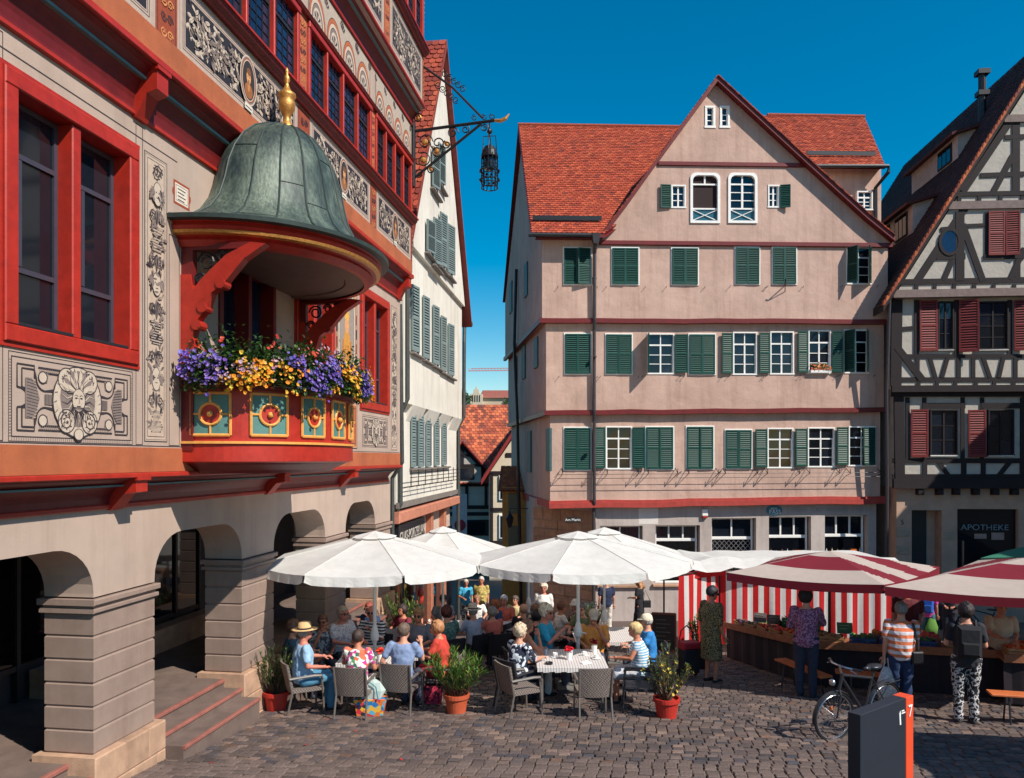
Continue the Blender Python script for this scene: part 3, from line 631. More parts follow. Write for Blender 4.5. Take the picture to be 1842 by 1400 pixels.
# crowned figure in a painted niche
o = Orn(J1-.003, 21); s0, s1 = 6.42, 7.62; cx = (s0+s1)/2; z0 = 5.45
o.rect(s0, s1, 4.4, 8.0, srgb(188, 142, 110)); o.frame(s0, s1, 4.4, 8.0, .02, C_INK)
o.rect(s0+.05, s1-.05, 4.45, 5.3, C_OR); o.frame(s0+.1, s1-.1, 4.5, 5.25, .015, C_INK)
for k, (rr, cc) in enumerate(((.5, C_INK), (.48, C_LT), (.4, C_INK), (.385, srgb(150, 136, 128)))):
    o.rect(cx-rr, cx+rr, z0, 7.2, cc); o.lift(); o.mb.cc = cc; o.mb.add([(cx+rr*cos(pi*i/12), o.y, 7.2+rr*1.1*sin(pi*i/12)) for i in range(13)], [tuple(range(13))])
GY = srgb(222, 164, 70); o.disc(cx, 5.75, .3, .62, GY); o.disc(cx, 6.35, .22, .5, srgb(200, 138, 60)); o.disc(cx, 6.9, .12, .16, C_SK); o.rect(cx-.12, cx+.12, 7.02, 7.14, GY)
for k in range(5): o.leaf(cx-.1+.05*k, 7.12, pi/2, .1, .05, GY); o.rib([(cx-.2+.1*k, 6.5), (cx-.22+.11*k, 5.4)], .02, C_RB)
for sg in (-1, 1):
    o.spiral(cx+sg*.45, 7.75, .14, 0, 1.4, sg, .04, C_INK, C_MID); o.rib([(cx+sg*.2, 6.6), (cx+sg*.3, 6.2), (cx+sg*.14, 6.0)], .07, srgb(180, 116, 54))
    for k in range(6): o.rect(cx+sg*.55-.03, cx+sg*.55+.03, 5.5+.3*k, 5.7+.3*k, C_RB if k % 2 else C_INK)
o.build('painted_panel', TH)
# rainwater pipe at the far corner
q = MB(); q.tube([(SE+.12, -.02, -.8), (SE+.12, -.02, 3.7), (SE-.05, J1+.02, 4.1), (SE-.12, J1+.05, 8.1)], .055, 8); q.build('downpipe', mat('old_zinc', srgb(66, 68, 66), .6, .2), TH)

# ---- balcony with copper canopy
BC = thing('balcony', None, None); del_ = [BC.pop(k) for k in ('label', 'category') if k in BC]; BC.parent = TH
BS = 2.9; BY = J1                                           # centre on the wall
def plan(a, bp, p=2.4, n=40, y=BY):
    """half superellipse: half width a, projection bp; from near wall end to far wall end"""
    out = []
    for i in range(n+1):
        t = pi*i/n; c_, s_ = cos(t), sin(t)
        out.append((BS-a*math.copysign(abs(c_)**(2/p), c_), y-bp*abs(s_)**(2/p)))
    return out
def ring(mb, prof, n=40, p=2.4, y=BY):
    """prof [(half width, projection, z)] swept round the half plan"""
    rows = [[(x, yy, z) for x, yy in plan(a, bp, p, n, y)] for a, bp, z in prof]; m = n+1
    mb.add([v for r_ in rows for v in r_], [(i*m+j, i*m+j+1, (i+1)*m+j+1, (i+1)*m+j) for i in range(len(rows)-1) for j in range(n)])
A, B = 1.78, 1.4
q = MB(); q.smooth = False
ring(q, [(.1, .1, 4.0), (A-.3, B-.3, 4.0), (A-.27, B-.27, 4.04), (A-.1, B-.1, 4.12), (A-.06, B-.06, 4.16)]); q.build('balcony_base', DRED, BC)
q = MB(); ring(q, [(A-.06, B-.06, 4.14), (A+.02, B+.02, 4.16), (A+.02, B+.02, 4.38), (A-.02, B-.02, 4.40)]); q.build('skirt', RED, BC)
q = MB(); ring(q, [(A-.02, B-.02, 4.385), (A+.05, B+.05, 4.39), (A+.05, B+.05, 4.42), (A-.02, B-.02, 4.425)]); q.build('gilt_line', OCH, BC)
q = MB(); ring(q, [(A, B, 4.42), (A, B, 5.1), (A-.08, B-.08, 5.1), (A-.08, B-.08, 4.2), (.1, .1, 4.2)]); q.build('parapet', RED, BC)
q = MB(); ring(q, [(A-.1, B-.1, 5.08), (A+.05, B+.05, 5.09), (A+.06, B+.06, 5.14), (A-.1, B-.1, 5.16)]); q.build('handrail', DRED, BC)
PL = plan(A, B, n=400); 
def arcpts():
    L = [0]
    for a_, b_ in zip(PL, PL[1:]): L.append(L[-1]+math.hypot(b_[0]-a_[0], b_[1]-a_[1]))
    return L
PLL = arcpts()
def onplan(l):
    import bisect
    i = min(max(bisect.bisect(PLL, l)-1, 0), len(PL)-2); t = (l-PLL[i])/(PLL[i+1]-PLL[i]); a_, b_ = PL[i], PL[i+1]
    x, y = a_[0]+(b_[0]-a_[0])*t, a_[1]+(b_[1]-a_[1])*t; dx, dy = b_[0]-a_[0], b_[1]-a_[1]; d = math.hypot(dx, dy)
    return Vector((x, y, 0)), Vector((dx/d, dy/d, 0)), Vector((dy/d, -dx/d, 0))
def ppt(l, z, off): p, t, n_ = onplan(l); return (p.x+n_.x*off, p.y+n_.y*off, z)
TOT = PLL[-1]; npan = 7; pw = .49; gap = (TOT-npan*pw)/npan
for k in range(npan):
    l0 = gap*.5+k*(pw+gap); l1 = l0+pw; z0, z1 = 4.5, 5.04
    q = MB(); m = 8
    for i in range(m): a_, c_ = l0+pw*i/m, l0+pw*(i+1)/m; q.quad(ppt(a_, z0, .006), ppt(c_, z0, .006), ppt(c_, z1, .006), ppt(a_, z1, .006))
    pn = q.build('parapet_panel', TEAL, BC)
    q = MB(); lm = (l0+l1)/2; zm = (z0+z1)/2
    fr = lambda pts, r_: q.tube([ppt(l, z, .014) for l, z in pts], r_, 6)
    fr([(l0+pw*i/8, z0) for i in range(9)], .02); fr([(l0+pw*i/8, z1) for i in range(9)], .02); fr([(l0, z0), (l0, z1)], .02); fr([(l1, z0), (l1, z1)], .02)
    fr([(lm, z0), (lm, zm-.15)], .014); fr([(lm, zm+.15), (lm, z1)], .016); fr([(l0, zm), (lm-.15, zm)], .014); fr([(lm+.15, zm), (l1, zm)], .014)
    q.tube([ppt(lm+.135*cos(2*pi*i/20), zm+.135*sin(2*pi*i/20), .016) for i in range(20)], .019, 6, close=True)
    q.ball(ppt(lm, zm, .03), .04, 10, 6)
    q.build('panel_trim', OCH, BC)
    q = MB(); c0 = ppt(lm, zm, .012); q.add([c0]+[ppt(lm+.13*cos(2*pi*i/16), zm+.13*sin(2*pi*i/16), .012) for i in range(16)], [(0, i+1, (i+1) % 16+1) for i in range(16)]); q.build('roundel', RED, BC)
# canopy: soffit ring, gilt moulding, bell-shaped copper roof with standing seams
CA, CB = 2.08, 2.0
q = MB(); ring(q, [(.05, .05, 6.95), (CA-.62, CB-.62, 6.95), (CA-.60, CB-.60, 6.93), (CA-.3, CB-.3, 6.93), (CA-.3, CB-.3, 6.97)], p=2.1); q.build('soffit', mat('soffit_board', srgb(104, 80, 70), .6), BC)
q = MB(); ring(q, [(CA-.32, CB-.32, 6.9), (CA-.24, CB-.24, 6.9), (CA-.18, CB-.18, 6.97), (CA-.2, CB-.2, 7.0), (CA-.1, CB-.1, 7.03), (CA-.05, CB-.05, 7.12), (CA-.08, CB-.08, 7.16), (CA-.02, CB-.02, 7.2)], p=2.1); q.build('canopy_cornice', RED, BC)
q = MB(); ring(q, [(CA-.13, CB-.13, 7.02), (CA-.075, CB-.075, 7.035), (CA-.065, CB-.065, 7.07), (CA-.09, CB-.09, 7.09)], p=2.1); q.build('gilt_moulding', GLD, BC)
q = MB(); ring(q, [(CA-.06, CB-.06, 7.18), (CA+.05, CB+.05, 7.19), (CA+.06, CB+.06, 7.24), (CA-.02, CB-.02, 7.27)], p=2.1); q.build('drip_edge', mat('dark_copper', srgb(52, 66, 64), .5, .2, 8), BC)
# bell profile: axis stands clear of the wall
AXY = BY-.6
DOME = [(1.0, 7.25), (.9, 7.3), (.79, 7.39), (.69, 7.54), (.615, 7.75), (.57, 8.0), (.535, 8.28), (.485, 8.52), (.41, 8.75), (.305, 8.94), (.185, 9.07), (.085, 9.13), (.04, 9.15)]
def domept(t, f, z):
    x = BS-CA*math.copysign(abs(cos(t))**(2/2.1), cos(t)); y = BY-CB*math.copysign(abs(sin(t))**(2/2.1), sin(t)) if sin(t) >= 0 else BY+.9*abs(sin(t))
    return (BS+(x-BS)*f, AXY+(y-AXY)*f, z)
q = MB(); q.smooth = True; m = 80; rows = []
for f, z in DOME: rows += [domept(2*pi*j/m, f, z) for j in range(m)]
q.add(rows, [(i*m+j, i*m+(j+1) % m, (i+1)*m+(j+1) % m, (i+1)*m+j) for i in range(len(DOME)-1) for j in range(m)]); q.build('copper_dome', COP, BC)
SEAM = mat('copper_seam', srgb(50, 62, 60), .6, .2, 8)
for k in range(11):
    t = pi*(k-.0)/10; q = MB(); q.tube([Vector(domept(t, f+.004, z+.004)) for f, z in DOME], .013, 5); q.build('seam', SEAM, BC)
    if k < 10:
        q = MB(); f, z = DOME[[7, 2, 5, 4, 7, 3, 6, 5, 7, 2][k]]
        q.tube([Vector(domept(t+pi/10*i/6, f+.003, z+.003)) for i in range(7)], .006, 4); q.build('seam', SEAM, BC)
q = MB(); q.smooth = True; q.lathe([(.0, 9.22), (.19, 9.23), (.17, 9.3), (.09, 9.36), (.075, 9.44), (.11, 9.5), (.17, 9.58), (.185, 9.68), (.15, 9.74), (.2, 9.78), (.19, 9.83), (.1, 9.88), (.06, 9.94), (.04, 10.0), (.07, 10.05), (.065, 10.1), (.03, 10.14), (.045, 10.18), (.035, 10.22), (0, 10.27)], BS, AXY, 16); q.v = [(BS+(x-BS)*.68, AXY+(y-AXY)*.68, 9.1+(z-9.22)*.92) for x, y, z in q.v]; q.build('finial', GLD, BC)
# scrolled brackets carrying the canopy, pierced infill
for s_, first in ((1.14, True), (4.66, False)):
    q = MB(); w = .07
    pr = [(BY+.01, 5.2), (BY-.16, 5.2), (BY-.13, 5.5), (BY-.2, 5.62), (BY-.16, 5.75), (BY-.22, 5.95), (BY-.36, 6.12), (BY-.42, 6.3), (BY-.62, 6.45), (BY-.86, 6.72), (BY-1.15, 6.9), (BY-.95, 6.93), (BY-.62, 6.78), (BY-.3, 6.5), (BY-.17, 6.35), (BY-.14, 6.55), (BY+.01, 6.55)]
    extr(q, pr, s_-w, s_+w)
    for y, z in ((BY-.55, 6.42), (BY-.22, 5.9), (BY-.3, 6.12)): q.tube([(s_-w-.015, y, z), (s_+w+.015, y, z)], .065, 12)
    br = q.build('canopy_bracket', RED, BC)
    q = MB(); q.box(s_-.05, s_+.05, BY-.16, BY+.0, 4.3, 6.9); q.box(s_-.05, s_+.05, BY-.9, BY-.16, 6.86, 6.94); q.build('canopy_post', DRED, BC)
    q = MB()
    for y, z, R in ((BY-.32, 6.72, .12), (BY-.54, 6.78, .08), (BY-.24, 6.5, .08), (BY-.7, 6.83, .05)):
        q.tube([(s_, y+R*cos(a/10*6.28)*(1-.04*a), z+R*sin(a/10*6.28)*(1-.04*a)) for a in range(17)], .016, 5)
    q.build('pierced_scroll', BLK, BC)
# door behind the balcony
s0, s1, z0, z1 = DOOR
q = MB()
for a, e, p, r_ in ((s0, s0+.1, z0, z1), (s1-.1, s1, z0, z1), (s0+.1, s1-.1, z1-.1, z1), ((s0+s1)/2-.05, (s0+s1)/2+.05, z0, z1-.1)): q.box(a, e, BY-.03, BY+.3, p, r_)
d = q.build('balcony_door', DRED, BC)
for a, e in ((s0+.1, (s0+s1)/2-.05), ((s0+s1)/2+.05, s1-.1)):
    g = MB(); g.box(a, e, BY+.2, BY+.215, z0, z1-.1)
    for k in range(1, 4): x = a+(e-a)*k/4; g.box(x-.008, x+.008, BY+.185, BY+.198, z0, z1-.1)
    for k in range(1, 12): z = z0+(z1-z0)*k/12; g.box(a, e, BY+.184, BY+.197, z-.006, z+.006)
    g.build('leaded_pane', GLB, BC)
# ------------------------------------------------------------ shared house parts
def shutter_mesh(name, m, slats=9):
    """unit louvred leaf: x 0..1, z 0..1, y -.5..+.5 of its thickness (scaled later)"""
    f = MB(); a, c = .09, .035
    f.box(0, a, -.5, .5, 0, 1); f.box(1-a, 1, -.5, .5, 0, 1); f.box(a, 1-a, -.5, .5, 0, c*1.4); f.box(a, 1-a, -.5, .5, 1-c, 1); f.box(a, 1-a, -.5, .5, .48, .48+c)
    s = MB()
    for z0, z1, n in ((c*1.4, .48, slats), (.48+c, 1-c, slats)):
        for i in range(n):
            z = z0+(z1-z0)*i/n; h = (z1-z0)/n
            s.hexa([(a, -.45, z+h*.02), (1-a, -.45, z+h*.02), (1-a, .1, z+h*.55), (a, .1, z+h*.55), (a, -.45, z+h*.2), (1-a, -.45, z+h*.2), (1-a, .1, z+h*.73), (a, .1, z+h*.73)])
        s.mi = 1; s.box(a, 1-a, .25, .4, z0, z1); s.mi = 0
    return f.mesh(name, m), s.mesh('slats', [m, mat('shutter_gap', srgb(16, 22, 22), .9)])
SHM = {}
def shutter(par, m, x, y, z, w, h, ang=0, hinge=0, slats=9, th=.045):
    """leaf hinged at (x,y); ang swings it out from the wall"""
    k = (m.name, slats)
    if k not in SHM: SHM[k] = shutter_mesh('shutter', m, slats)
    o = link('shutter', SHM[k][0], par, (x, y, z+RND.uniform(-.012, .008)), (0, RND.uniform(-.008, .008), ang+RND.uniform(-.03, .03))); o.scale = (-w if hinge else w, th, h)
    c = link('slats', SHM[k][1], o); c['kind'] = 'stuff'
    return o
def tiles(par, name, quad, tw=.19, ex=.16, cols=((168, 70, 44), (176, 76, 48), (156, 62, 40), (184, 86, 54), (134, 58, 44)), wts=(6, 6, 5, 2, .7), inside=None, seed=1, lift=.02, mat_=None):
    """beaver-tail tiles laid on a roof plane; quad = eave left, eave right, ridge right, ridge left (local)"""
    r = random.Random(seed); a, b_, c, d = [Vector(p) for p in quad]
    nrm = (b_-a).cross(d-a).normalized(); L = ((d-a).length+(c-b_).length)/2; rows = int(L/ex); q = MB(col=True)
    for i in range(rows):
        v = (i+.02)/rows; l = a.lerp(d, v); e = b_.lerp(c, v); W = (e-l).length; u = (e-l)/W; up = ((d-a).lerp(c-b_, .5)).normalized(); up = (up-nrm*up.dot(nrm)).normalized()
        n = int(W/tw)+1; off = -tw/2 if i % 2 else 0
        for j in range(n+1):
            x0 = j*tw+off; x1 = x0+tw*.94
            if x1 < .02 or x0 > W-.02: continue
            x0 = max(x0, 0); x1 = min(x1, W)
            if inside and not inside(l+u*((x0+x1)/2)): continue
            k = r.choices(cols, wts)[0]; g = r.uniform(.92, 1.07); cc = srgb(*[min(255, t*g) for t in k]); q.cc = cc
            w = x1-x0; p0 = l+u*x0; dz = r.uniform(-.008, .008); t0 = nrm*(lift+.03+dz); t1 = nrm*lift
            lo = [(0, .25), (.18, .07), (.5, 0), (.82, .07), (1, .25)]
            top = [p0+u*(w*f)+up*(ex*g_)+t0 for f, g_ in lo]; bot = [p+nrm*-.018 for p in top]
            bk = [p0+u*w+up*(ex*1.28)+t1, p0+up*(ex*1.28)+t1]
            q.add(top+bk+bot, [(0, 1, 2, 3, 4, 5, 6)]+[(7+m_, 8+m_, 1+m_, m_) for m_ in range(4)])
    o = q.build(name, mat_ or TILE, par); o['kind'] = 'stuff'; return o
def lattice_window(par, x0, x1, z0, z1, y, cols=2, rows=3, transom=.27, fm=None, frame=.055, gm=None, proud=.03, deep=.12, name='window'):
    """casing + sashes with glazing bars, a pane of glass behind each"""
    fm = fm or WPT; gm = gm or GLS; f = MB(); t = frame
    for a, e, p, r_ in ((x0, x1, z1-t, z1), (x0-.02, x1+.02, z0-.01, z0+t), (x0, x0+t, z0+t, z1-t), (x1-t, x1, z0+t, z1-t)): f.bbox(a, e, y-proud, y+deep, p, r_, .008)
    win = f.build(name, fm, par)
    a, e, p, r_ = x0+t, x1-t, z0+t, z1-t; H_ = r_-p; zt = p+H_*(1-transom) if transom else r_; yy = y+deep*.45; s = .028
    b = MB()
    if transom: b.box(a, e, yy-.02, yy+.05, zt-.03, zt+.03)
    for k in range(1, cols): x = a+(e-a)*k/cols; b.box(x-.03, x+.03, yy-.015, yy+.05, p, zt-.03 if transom else r_); b.box(x-.02, x+.02, yy-.012, yy+.05, zt+.03, r_) if transom else None
    for k in range(1, rows): z = p+(zt-.03-p)*k/rows; b.box(a, e, yy-.004, yy+.045, z-.014, z+.014)
    for k in range(cols):
        xa, xb = a+(e-a)*k/cols, a+(e-a)*(k+1)/cols; b.box(xa, xa+s, yy-.008, yy+.045, p, zt); b.box(xb-s, xb, yy-.009, yy+.044, p, zt)
    b.build('sash', fm, win)
    for k in range(cols):
        xa, xb = a+(e-a)*k/cols, a+(e-a)*(k+1)/cols
        for (za, zb) in [(p+(zt-p)*i/rows, p+(zt-p)*(i+1)/rows) for i in range(rows)]+([(zt, r_)] if transom else []):
            g = MB(); g.quad((xa, yy+.02, za), (xb, yy+.02+RND.uniform(-.004, .004), za), (xb, yy+.02, zb), (xa, yy+.02+RND.uniform(-.004, .004), zb)); g.build('pane', gm, win)
    return win
def sweep(mb, pts, prof_w, prof_h):
    for a, b_ in zip(pts, pts[1:]): mb.beam(a, b_, prof_w, prof_h)
def text(par, s, x, y, z, size, m, name='lettering', rotz=0, ext=.004, align='CENTER', squash=1):
    cu = bpy.data.curves.new('t', 'FONT'); cu.body = s; cu.size = size; cu.extrude = ext; cu.align_x = align; cu.align_y = 'CENTER'
    o = bpy.data.objects.new(name, cu); COL.objects.link(o); bpy.context.view_layer.update()
    dg = bpy.context.evaluated_depsgraph_get(); me = bpy.data.meshes.new_from_object(o.evaluated_get(dg)); bpy.data.objects.remove(o)
    me.materials.clear(); me.materials.append(m); t = link(name, me, par, (x, y, z), (pi/2, 0, rotz)); t.scale = (squash, 1, 1); return t
# ------------------------------------------------------------ pink house with green shutters
PF = Frame(1.2, 31.0, radians(2.0))
PH = thing('pink_house', 'wide pink gabled house with dark green shutters and orange tiled roof', 'building', (1.2, 31, 0), PF.a)
D0, D1, D2, D3 = 0, .13, .26, .45
px = PF.pix
SR = px(1597, 500)[0]
zA = px(1200, 433)[1]; zB = px(1200, 577, D0)[1]; zC = px(1250, 740, D1)[1]; zD = px(1250, 903, D2)[1]; zG = -3.4
def sideslope(i): return -.98+.02*i
def body(d, z0, z1, i, name='storey_wall'):
    b = MB(); x0 = .17*i; b.prismz([(x0, d), (SR-.09*i, d), (SR-.09*i, 12.3), (-1.15+x0, 12.3)], z0, z1); return b.build(name, PINK, PH)
WT = [(1012.5, 1064, 444.6, 513.7, 'co'), (1099, 1150, 444.6, 513.7, 'cc'), (1206.5, 1256.8, 445, 514, 'cc'), (1321, 1367, 444, 513, 'cc'), (1388, 1433.5, 444, 513, 'cc'), (1522, 1567, 444, 512, 'oa')]
WM = [(1014, 1064, 599, 674.7, 'cc'), (1088, 1138, 600, 674.7, 'cc'), (1164, 1213, 600, 673.5, 'po'), (1237.5, 1287.7, 600, 675.5, 'cc'), (1318, 1362, 597.5, 674.7, 'ff'), (1385, 1428, 596.5, 674, 'fn'), (1453.6, 1494.6, 594, 672.7, 'fa'), (1517.5, 1562, 593, 672, 'oa')]
WL = [(1013, 1064, 768, 847, 'cc'), (1089, 1137, 767, 844.6, 'ff'), (1160, 1212.6, 766.7, 846, 'cc'), (1233, 1284.5, 766, 845.4, 'cc'), (1303, 1353, 772, 844.6, 'cc'), (1380, 1427, 770, 842.6, 'fn'), (1452.5, 1501.5, 769, 841, 'fn'), (1526, 1575, 767, 839, 'fc')]
WG = [(1080, 1143, 946, 1052), (1180, 1246, 945, 1050), (1281, 1347, 932, 1045), (1384, 1446, 929, 1042), (1484.6, 1547.6, 927, 1040)]
def has_glass(t): return t[0] in 'pf' or t == 'oa'
for rows, d, z0, z1, i in ((WT, D0, zB, zA, 0), (WM, D1, zC, zB, 1), (WL, D2, zD, zC, 2)):
    wl = body(d, z0, z1, i); c = MB()
    for w in rows:
        a, e, p, r_ = PF.rect(*w[:4], d)
        if has_glass(w[4]): c.box(a+.02, e-.02, d-.2, d+.2, p+.02, r_-.02)
    cut(wl, c)
    for w in rows:
        a, e, p, r_ = PF.rect(*w[:4], d); t = w[4]; W = (e-a)/2-.05; Hh = r_-p-.1; y = d-.055
        if has_glass(t):
            lattice_window(PH, a, e, p, r_, d, 2, 3, gm=GLS)
        else:
            f = MB(); k = .05
            for q in ((a, e, r_-k, r_), (a, e, p, p+k), (a, a+k, p+k, r_-k), (e-k, e, p+k, r_-k)): f.bbox(q[0], q[1], d-.04, d+.02, q[2], q[3], .008)
            f.build('window', WPT, PH)
        sh = lambda x, ang, hinge, yy=y: shutter(PH, GRN, x, yy, p+.05, W, Hh, ang, hinge)
        if t == 'cc': sh(a+.05, 0, 0); sh(e-.05, 0, 1)
        if t == 'co': sh(a+.05, 0, 0); sh(e-.05, radians(14), 1)
        if t == 'po': sh(a+.03, radians(-97), 0); sh(e+.02, radians(-3), 0)
        if t in ('ff', 'fn', 'fa'): sh(a-.02, radians(5), 1)
        if t == 'ff' and w[0] < 1100: sh(e+.02, radians(-6), 0)
        if t == 'fa': sh(e+.02, radians(-12), 0)
        if t == 'fn' and w[0] == 1385: pass
        if t == 'oa': sh(a+.03, radians(-62), 0); sh(e-.03, radians(58), 1)
        if t == 'fc': sh(a-.02, radians(8), 1); sh(e-.05, radians(3), 1, y-.02)
        for sx in (a-.22, e+.2):
            h = MB(); h.tube([(sx, d, p-.1), (sx, d-.1, p-.12), (sx+.03, d-.13, p-.05)], .01, 5); h.build('shutter_hook', BLK, PH)
# flower pots on one sill
a, e, p, r_ = PF.rect(1453.6, 1494.6, 594, 672.7, D1)
q = MB(); q.box(a+.05, e-.05, D1-.16, D1-.06, p+.03, p+.14); q.build('sill_box', WPT, PH)
fl = MB(col=True); rr = random.Random(5)
for k in range(120):
    x, z = rr.uniform(a+.05, e-.05), p+.14+abs(rr.gauss(0, .12)); y = D1-.11+rr.uniform(-.08, .05); fl.cc = rr.choice([srgb(60, 96, 40), srgb(44, 78, 36), srgb(230, 120, 40), srgb(220, 90, 60)]); s_ = .035
    fl.add([(x-s_, y, z), (x+s_*rr.random(), y-.03, z-s_), (x+s_, y+rr.uniform(-.03, .03), z+s_)], [(0, 1, 2)])
fl.build('sill_flowers', ink_attr_mat('leafy', .7), PH)
# gable with its windows
AP = px(1291, 141); LF = px(1080, 433); RF = px(1606, 433); LK = px(1182, 290); RK = px(1448, 284)
b = MB(); b.prism([(LF[0], zA), (RF[0], zA), (RK[0], RK[1]), AP, (LK[0], LK[1])], 0, 6); gw = b.build('gable_wall', PINK, PH)
WGB = [(1267.6, 1286.5, 190.7, 230.5), (1294.5, 1312.6, 190.7, 230.5), (1207, 1233.5, 333, 374.7), (1381, 1402, 333, 374)]
c = MB()
for w in WGB+[(1243, 1293, 313, 402), (1311, 1361, 313, 402)]: a, e, p, r_ = PF.rect(*w); c.box(a+.02, e-.02, -.3, .25, p+.02, r_-.02)
cut(gw, c)
for w in WGB:
    lattice_window(PH, *PF.rect(*w), 0, 1 if w[1]-w[0] < 20 else 2, 3, .0, frame=.09 if w[0] < 1320 and w[2] < 200 else .06)
a, e, p, r_ = PF.rect(1207, 1233.5, 333, 374.7); shutter(PH, GRN, a-.01, -.05, p, .43, r_-p, radians(4), 1, 6)
a, e, p, r_ = PF.rect(1381, 1402, 333, 374); shutter(PH, GRN, e+.01, -.05, p, .4, r_-p, radians(-14), 0, 6)
for w in ((1241.5, 1295, 311.6, 402), (1309.4, 1362, 311.6, 402)):
    a, e, p, r_ = PF.rect(*w); W = e-a; r0 = .22
    def arch(k, n=6): return [(a+k, p+k), (e-k, p+k)]+[(e-k-r0+r0*cos(pi/2*i/n), r_-k-r0+r0*sin(pi/2*i/n)) for i in range(n+1)]+[(a+k+r0-r0*sin(pi/2*i/n), r_-k-r0+r0*cos(pi/2*i/n)) for i in range(n+1)]
    o_, i_ = arch(0), arch(.1); n = len(o_); q = MB()
    q.add([(x, -.05, z) for x, z in o_]+[(x, -.05, z) for x, z in i_]+[(x, .02, z) for x, z in o_]+[(x, .15, z) for x, z in i_],
          [f for j in range(n) for f in ((j, (j+1) % n, (j+1) % n+n, j+n), (j+2*n, (j+1) % n+2*n, (j+1) % n, j), (j+n, (j+1) % n+n, (j+1) % n+3*n, j+3*n))])
    win = q.build('window', WPT, PH); q = MB(); yy = .06; h = r_-p; xm = (a+e)/2; zr = p+h*.3; zt = p+h*.78
    q.box(a+.09, e-.09, yy-.03, yy+.05, zr-.04, zr+.02); q.box(a+.09, e-.09, yy-.03, yy+.05, zt-.03, zt+.03); q.box(xm-.03, xm+.03, yy-.025, yy+.045, zt, r_-.1)
    if w[0] > 1300:
        q.box(xm-.04, xm+.04, yy-.025, yy+.045, zr, zt)
        for k in (1, 2): z = zr+(zt-zr)*k/3; q.box(a+.1, e-.1, yy-.01, yy+.04, z-.015, z+.015)
    for sg in (0, 1): q.beam((a+.1 if sg else e-.1, yy-.02, p+.12), (e-.1 if sg else a+.1, yy-.02, zr-.05), .025)
    q.build('sash', WPT, win)
    g = MB(); g.quad((a+.05, yy+.03, p+.05), (e-.05, yy+.03, p+.05), (e-.05, yy+.03, r_-.05), (a+.05, yy+.03, r_-.05)); g.build('pane', GLS if w[0] > 1300 else mat('open_window_dark', srgb(40, 14, 16), .8), win)
    g = MB(); g.quad((a+.09, yy+.01, p+.1), (e-.09, yy+.01, p+.1), (e-.09, yy+.01, zr-.04), (a+.09, yy+.01, zr-.04)); g.build('pane', mat('teal_glass', srgb(42, 92, 108), .3), win)
# bands, with the tilt the old house has
def pband(l, r, d, h, out, m=DRED, name='string_course'):
    (s0, z0), (s1, z1) = px(*l, d), px(*r, d); q = MB()
    n = 12; rw = random.Random(int(l[1])); zz = [z0+(z1-z0)*k/n+(rw.uniform(-.022, .022) if 0 < k < n else 0) for k in range(n+1)]; xx = [s0-.1+(s1+.18-s0)*k/n for k in range(n+1)]
    for o_, a, e in ((out, -.5, .18), (out*.55, .18, .5)):
        for k in range(n): q.hexa([(xx[k], d-o_, zz[k]+h*a), (xx[k+1], d-o_, zz[k+1]+h*a), (xx[k+1], d+.2, zz[k+1]+h*a), (xx[k], d+.2, zz[k]+h*a), (xx[k], d-o_, zz[k]+h*e), (xx[k+1], d-o_, zz[k+1]+h*e), (xx[k+1], d+.2, zz[k+1]+h*e), (xx[k], d+.2, zz[k]+h*e)])
    # return along the alley side
    q.hexa([(s0-.1, d-.05, z0-h/2), (s0+.0, d-.05, z0-h/2), (s0-1.1, 12.2, z0-h/2), (s0-1.25, 12.2, z0-h/2), (s0-.1, d-.05, z0+h/2), (s0+.0, d-.05, z0+h/2), (s0-1.1, 12.2, z0+h/2), (s0-1.25, 12.2, z0+h/2)])
    return q.build(name, m, PH)
pband((975, 577), (1590, 579), D0, .19, .09); pband((984, 743), (1588, 737), D1, .19, .09); pband((992, 908), (1588, 899), D2, .30, .14, mat('red_stone_band', srgb(170, 60, 52), .7, .15))
q = MB(); (s0, z0), (s1, z1) = px(1078, 435), px(1604, 438); q.bbox(s0, s1, -.1, .1, z0-.14, z0+.04, .02); q.build('eaves_band', DRED, PH)
q = MB(); (s0, z0), (s1, z1) = px(1183, 294), px(1455, 294); q.bbox(s0, s1, -.07, .1, z0-.1, z0+.07, .02); q.build('gable_band', DRED, PH)
# gable roof: verges with tile edges
(vx, vz) = px(1291, 137, -.3)
def verge(pts, side):
    q = MB(); P3 = [(px(x, y, -.3)[0], px(x, y, -.3)[1]) for x, y in pts]; t = .2
    for (x0, z0), (x1, z1) in zip(P3, P3[1:]):
        q.hexa([(x0, -.32, z0-t), (x1, -.32, z1-t), (x1, 6.5, z1-t), (x0, 6.5, z0-t), (x0, -.32, z0), (x1, -.32, z1), (x1, 6.5, z1), (x0, 6.5, z0)])
    q.build('gable_roof', DRED, PH)
    q = MB(col=True); rr = random.Random(3)
    for (x0, z0), (x1, z1) in zip(P3, P3[1:]):
        L = math.hypot(x1-x0, z1-z0); n = int(L/.16)
        for i in range(n):
            t0, t1 = i/n, (i+.92)/n; q.cc = srgb(*rr.choice([(110, 44, 36), (140, 58, 42), (90, 40, 36), (160, 70, 46)])); f = lambda t: (x0+(x1-x0)*t, z0+(z1-z0)*t); a, e = f(t0), f(t1); h = .07
            q.hexa([(a[0], -.38, a[1]), (e[0], -.38, e[1]), (e[0], 6.4, e[1]), (a[0], 6.4, a[1]), (a[0], -.38, a[1]+h*.5), (e[0], -.38, e[1]+h), (e[0], 6.4, e[1]+h), (a[0], 6.4, a[1]+h*.5)])
    o = q.build('verge_tiles', TILE, PH); o['kind'] = 'stuff'
verge([(1075, 431), (1130, 358), (1180, 288), (1291, 137)][::-1], 0); verge([(1291, 137), (1448, 282), (1560, 384), (1610, 425)], 1)
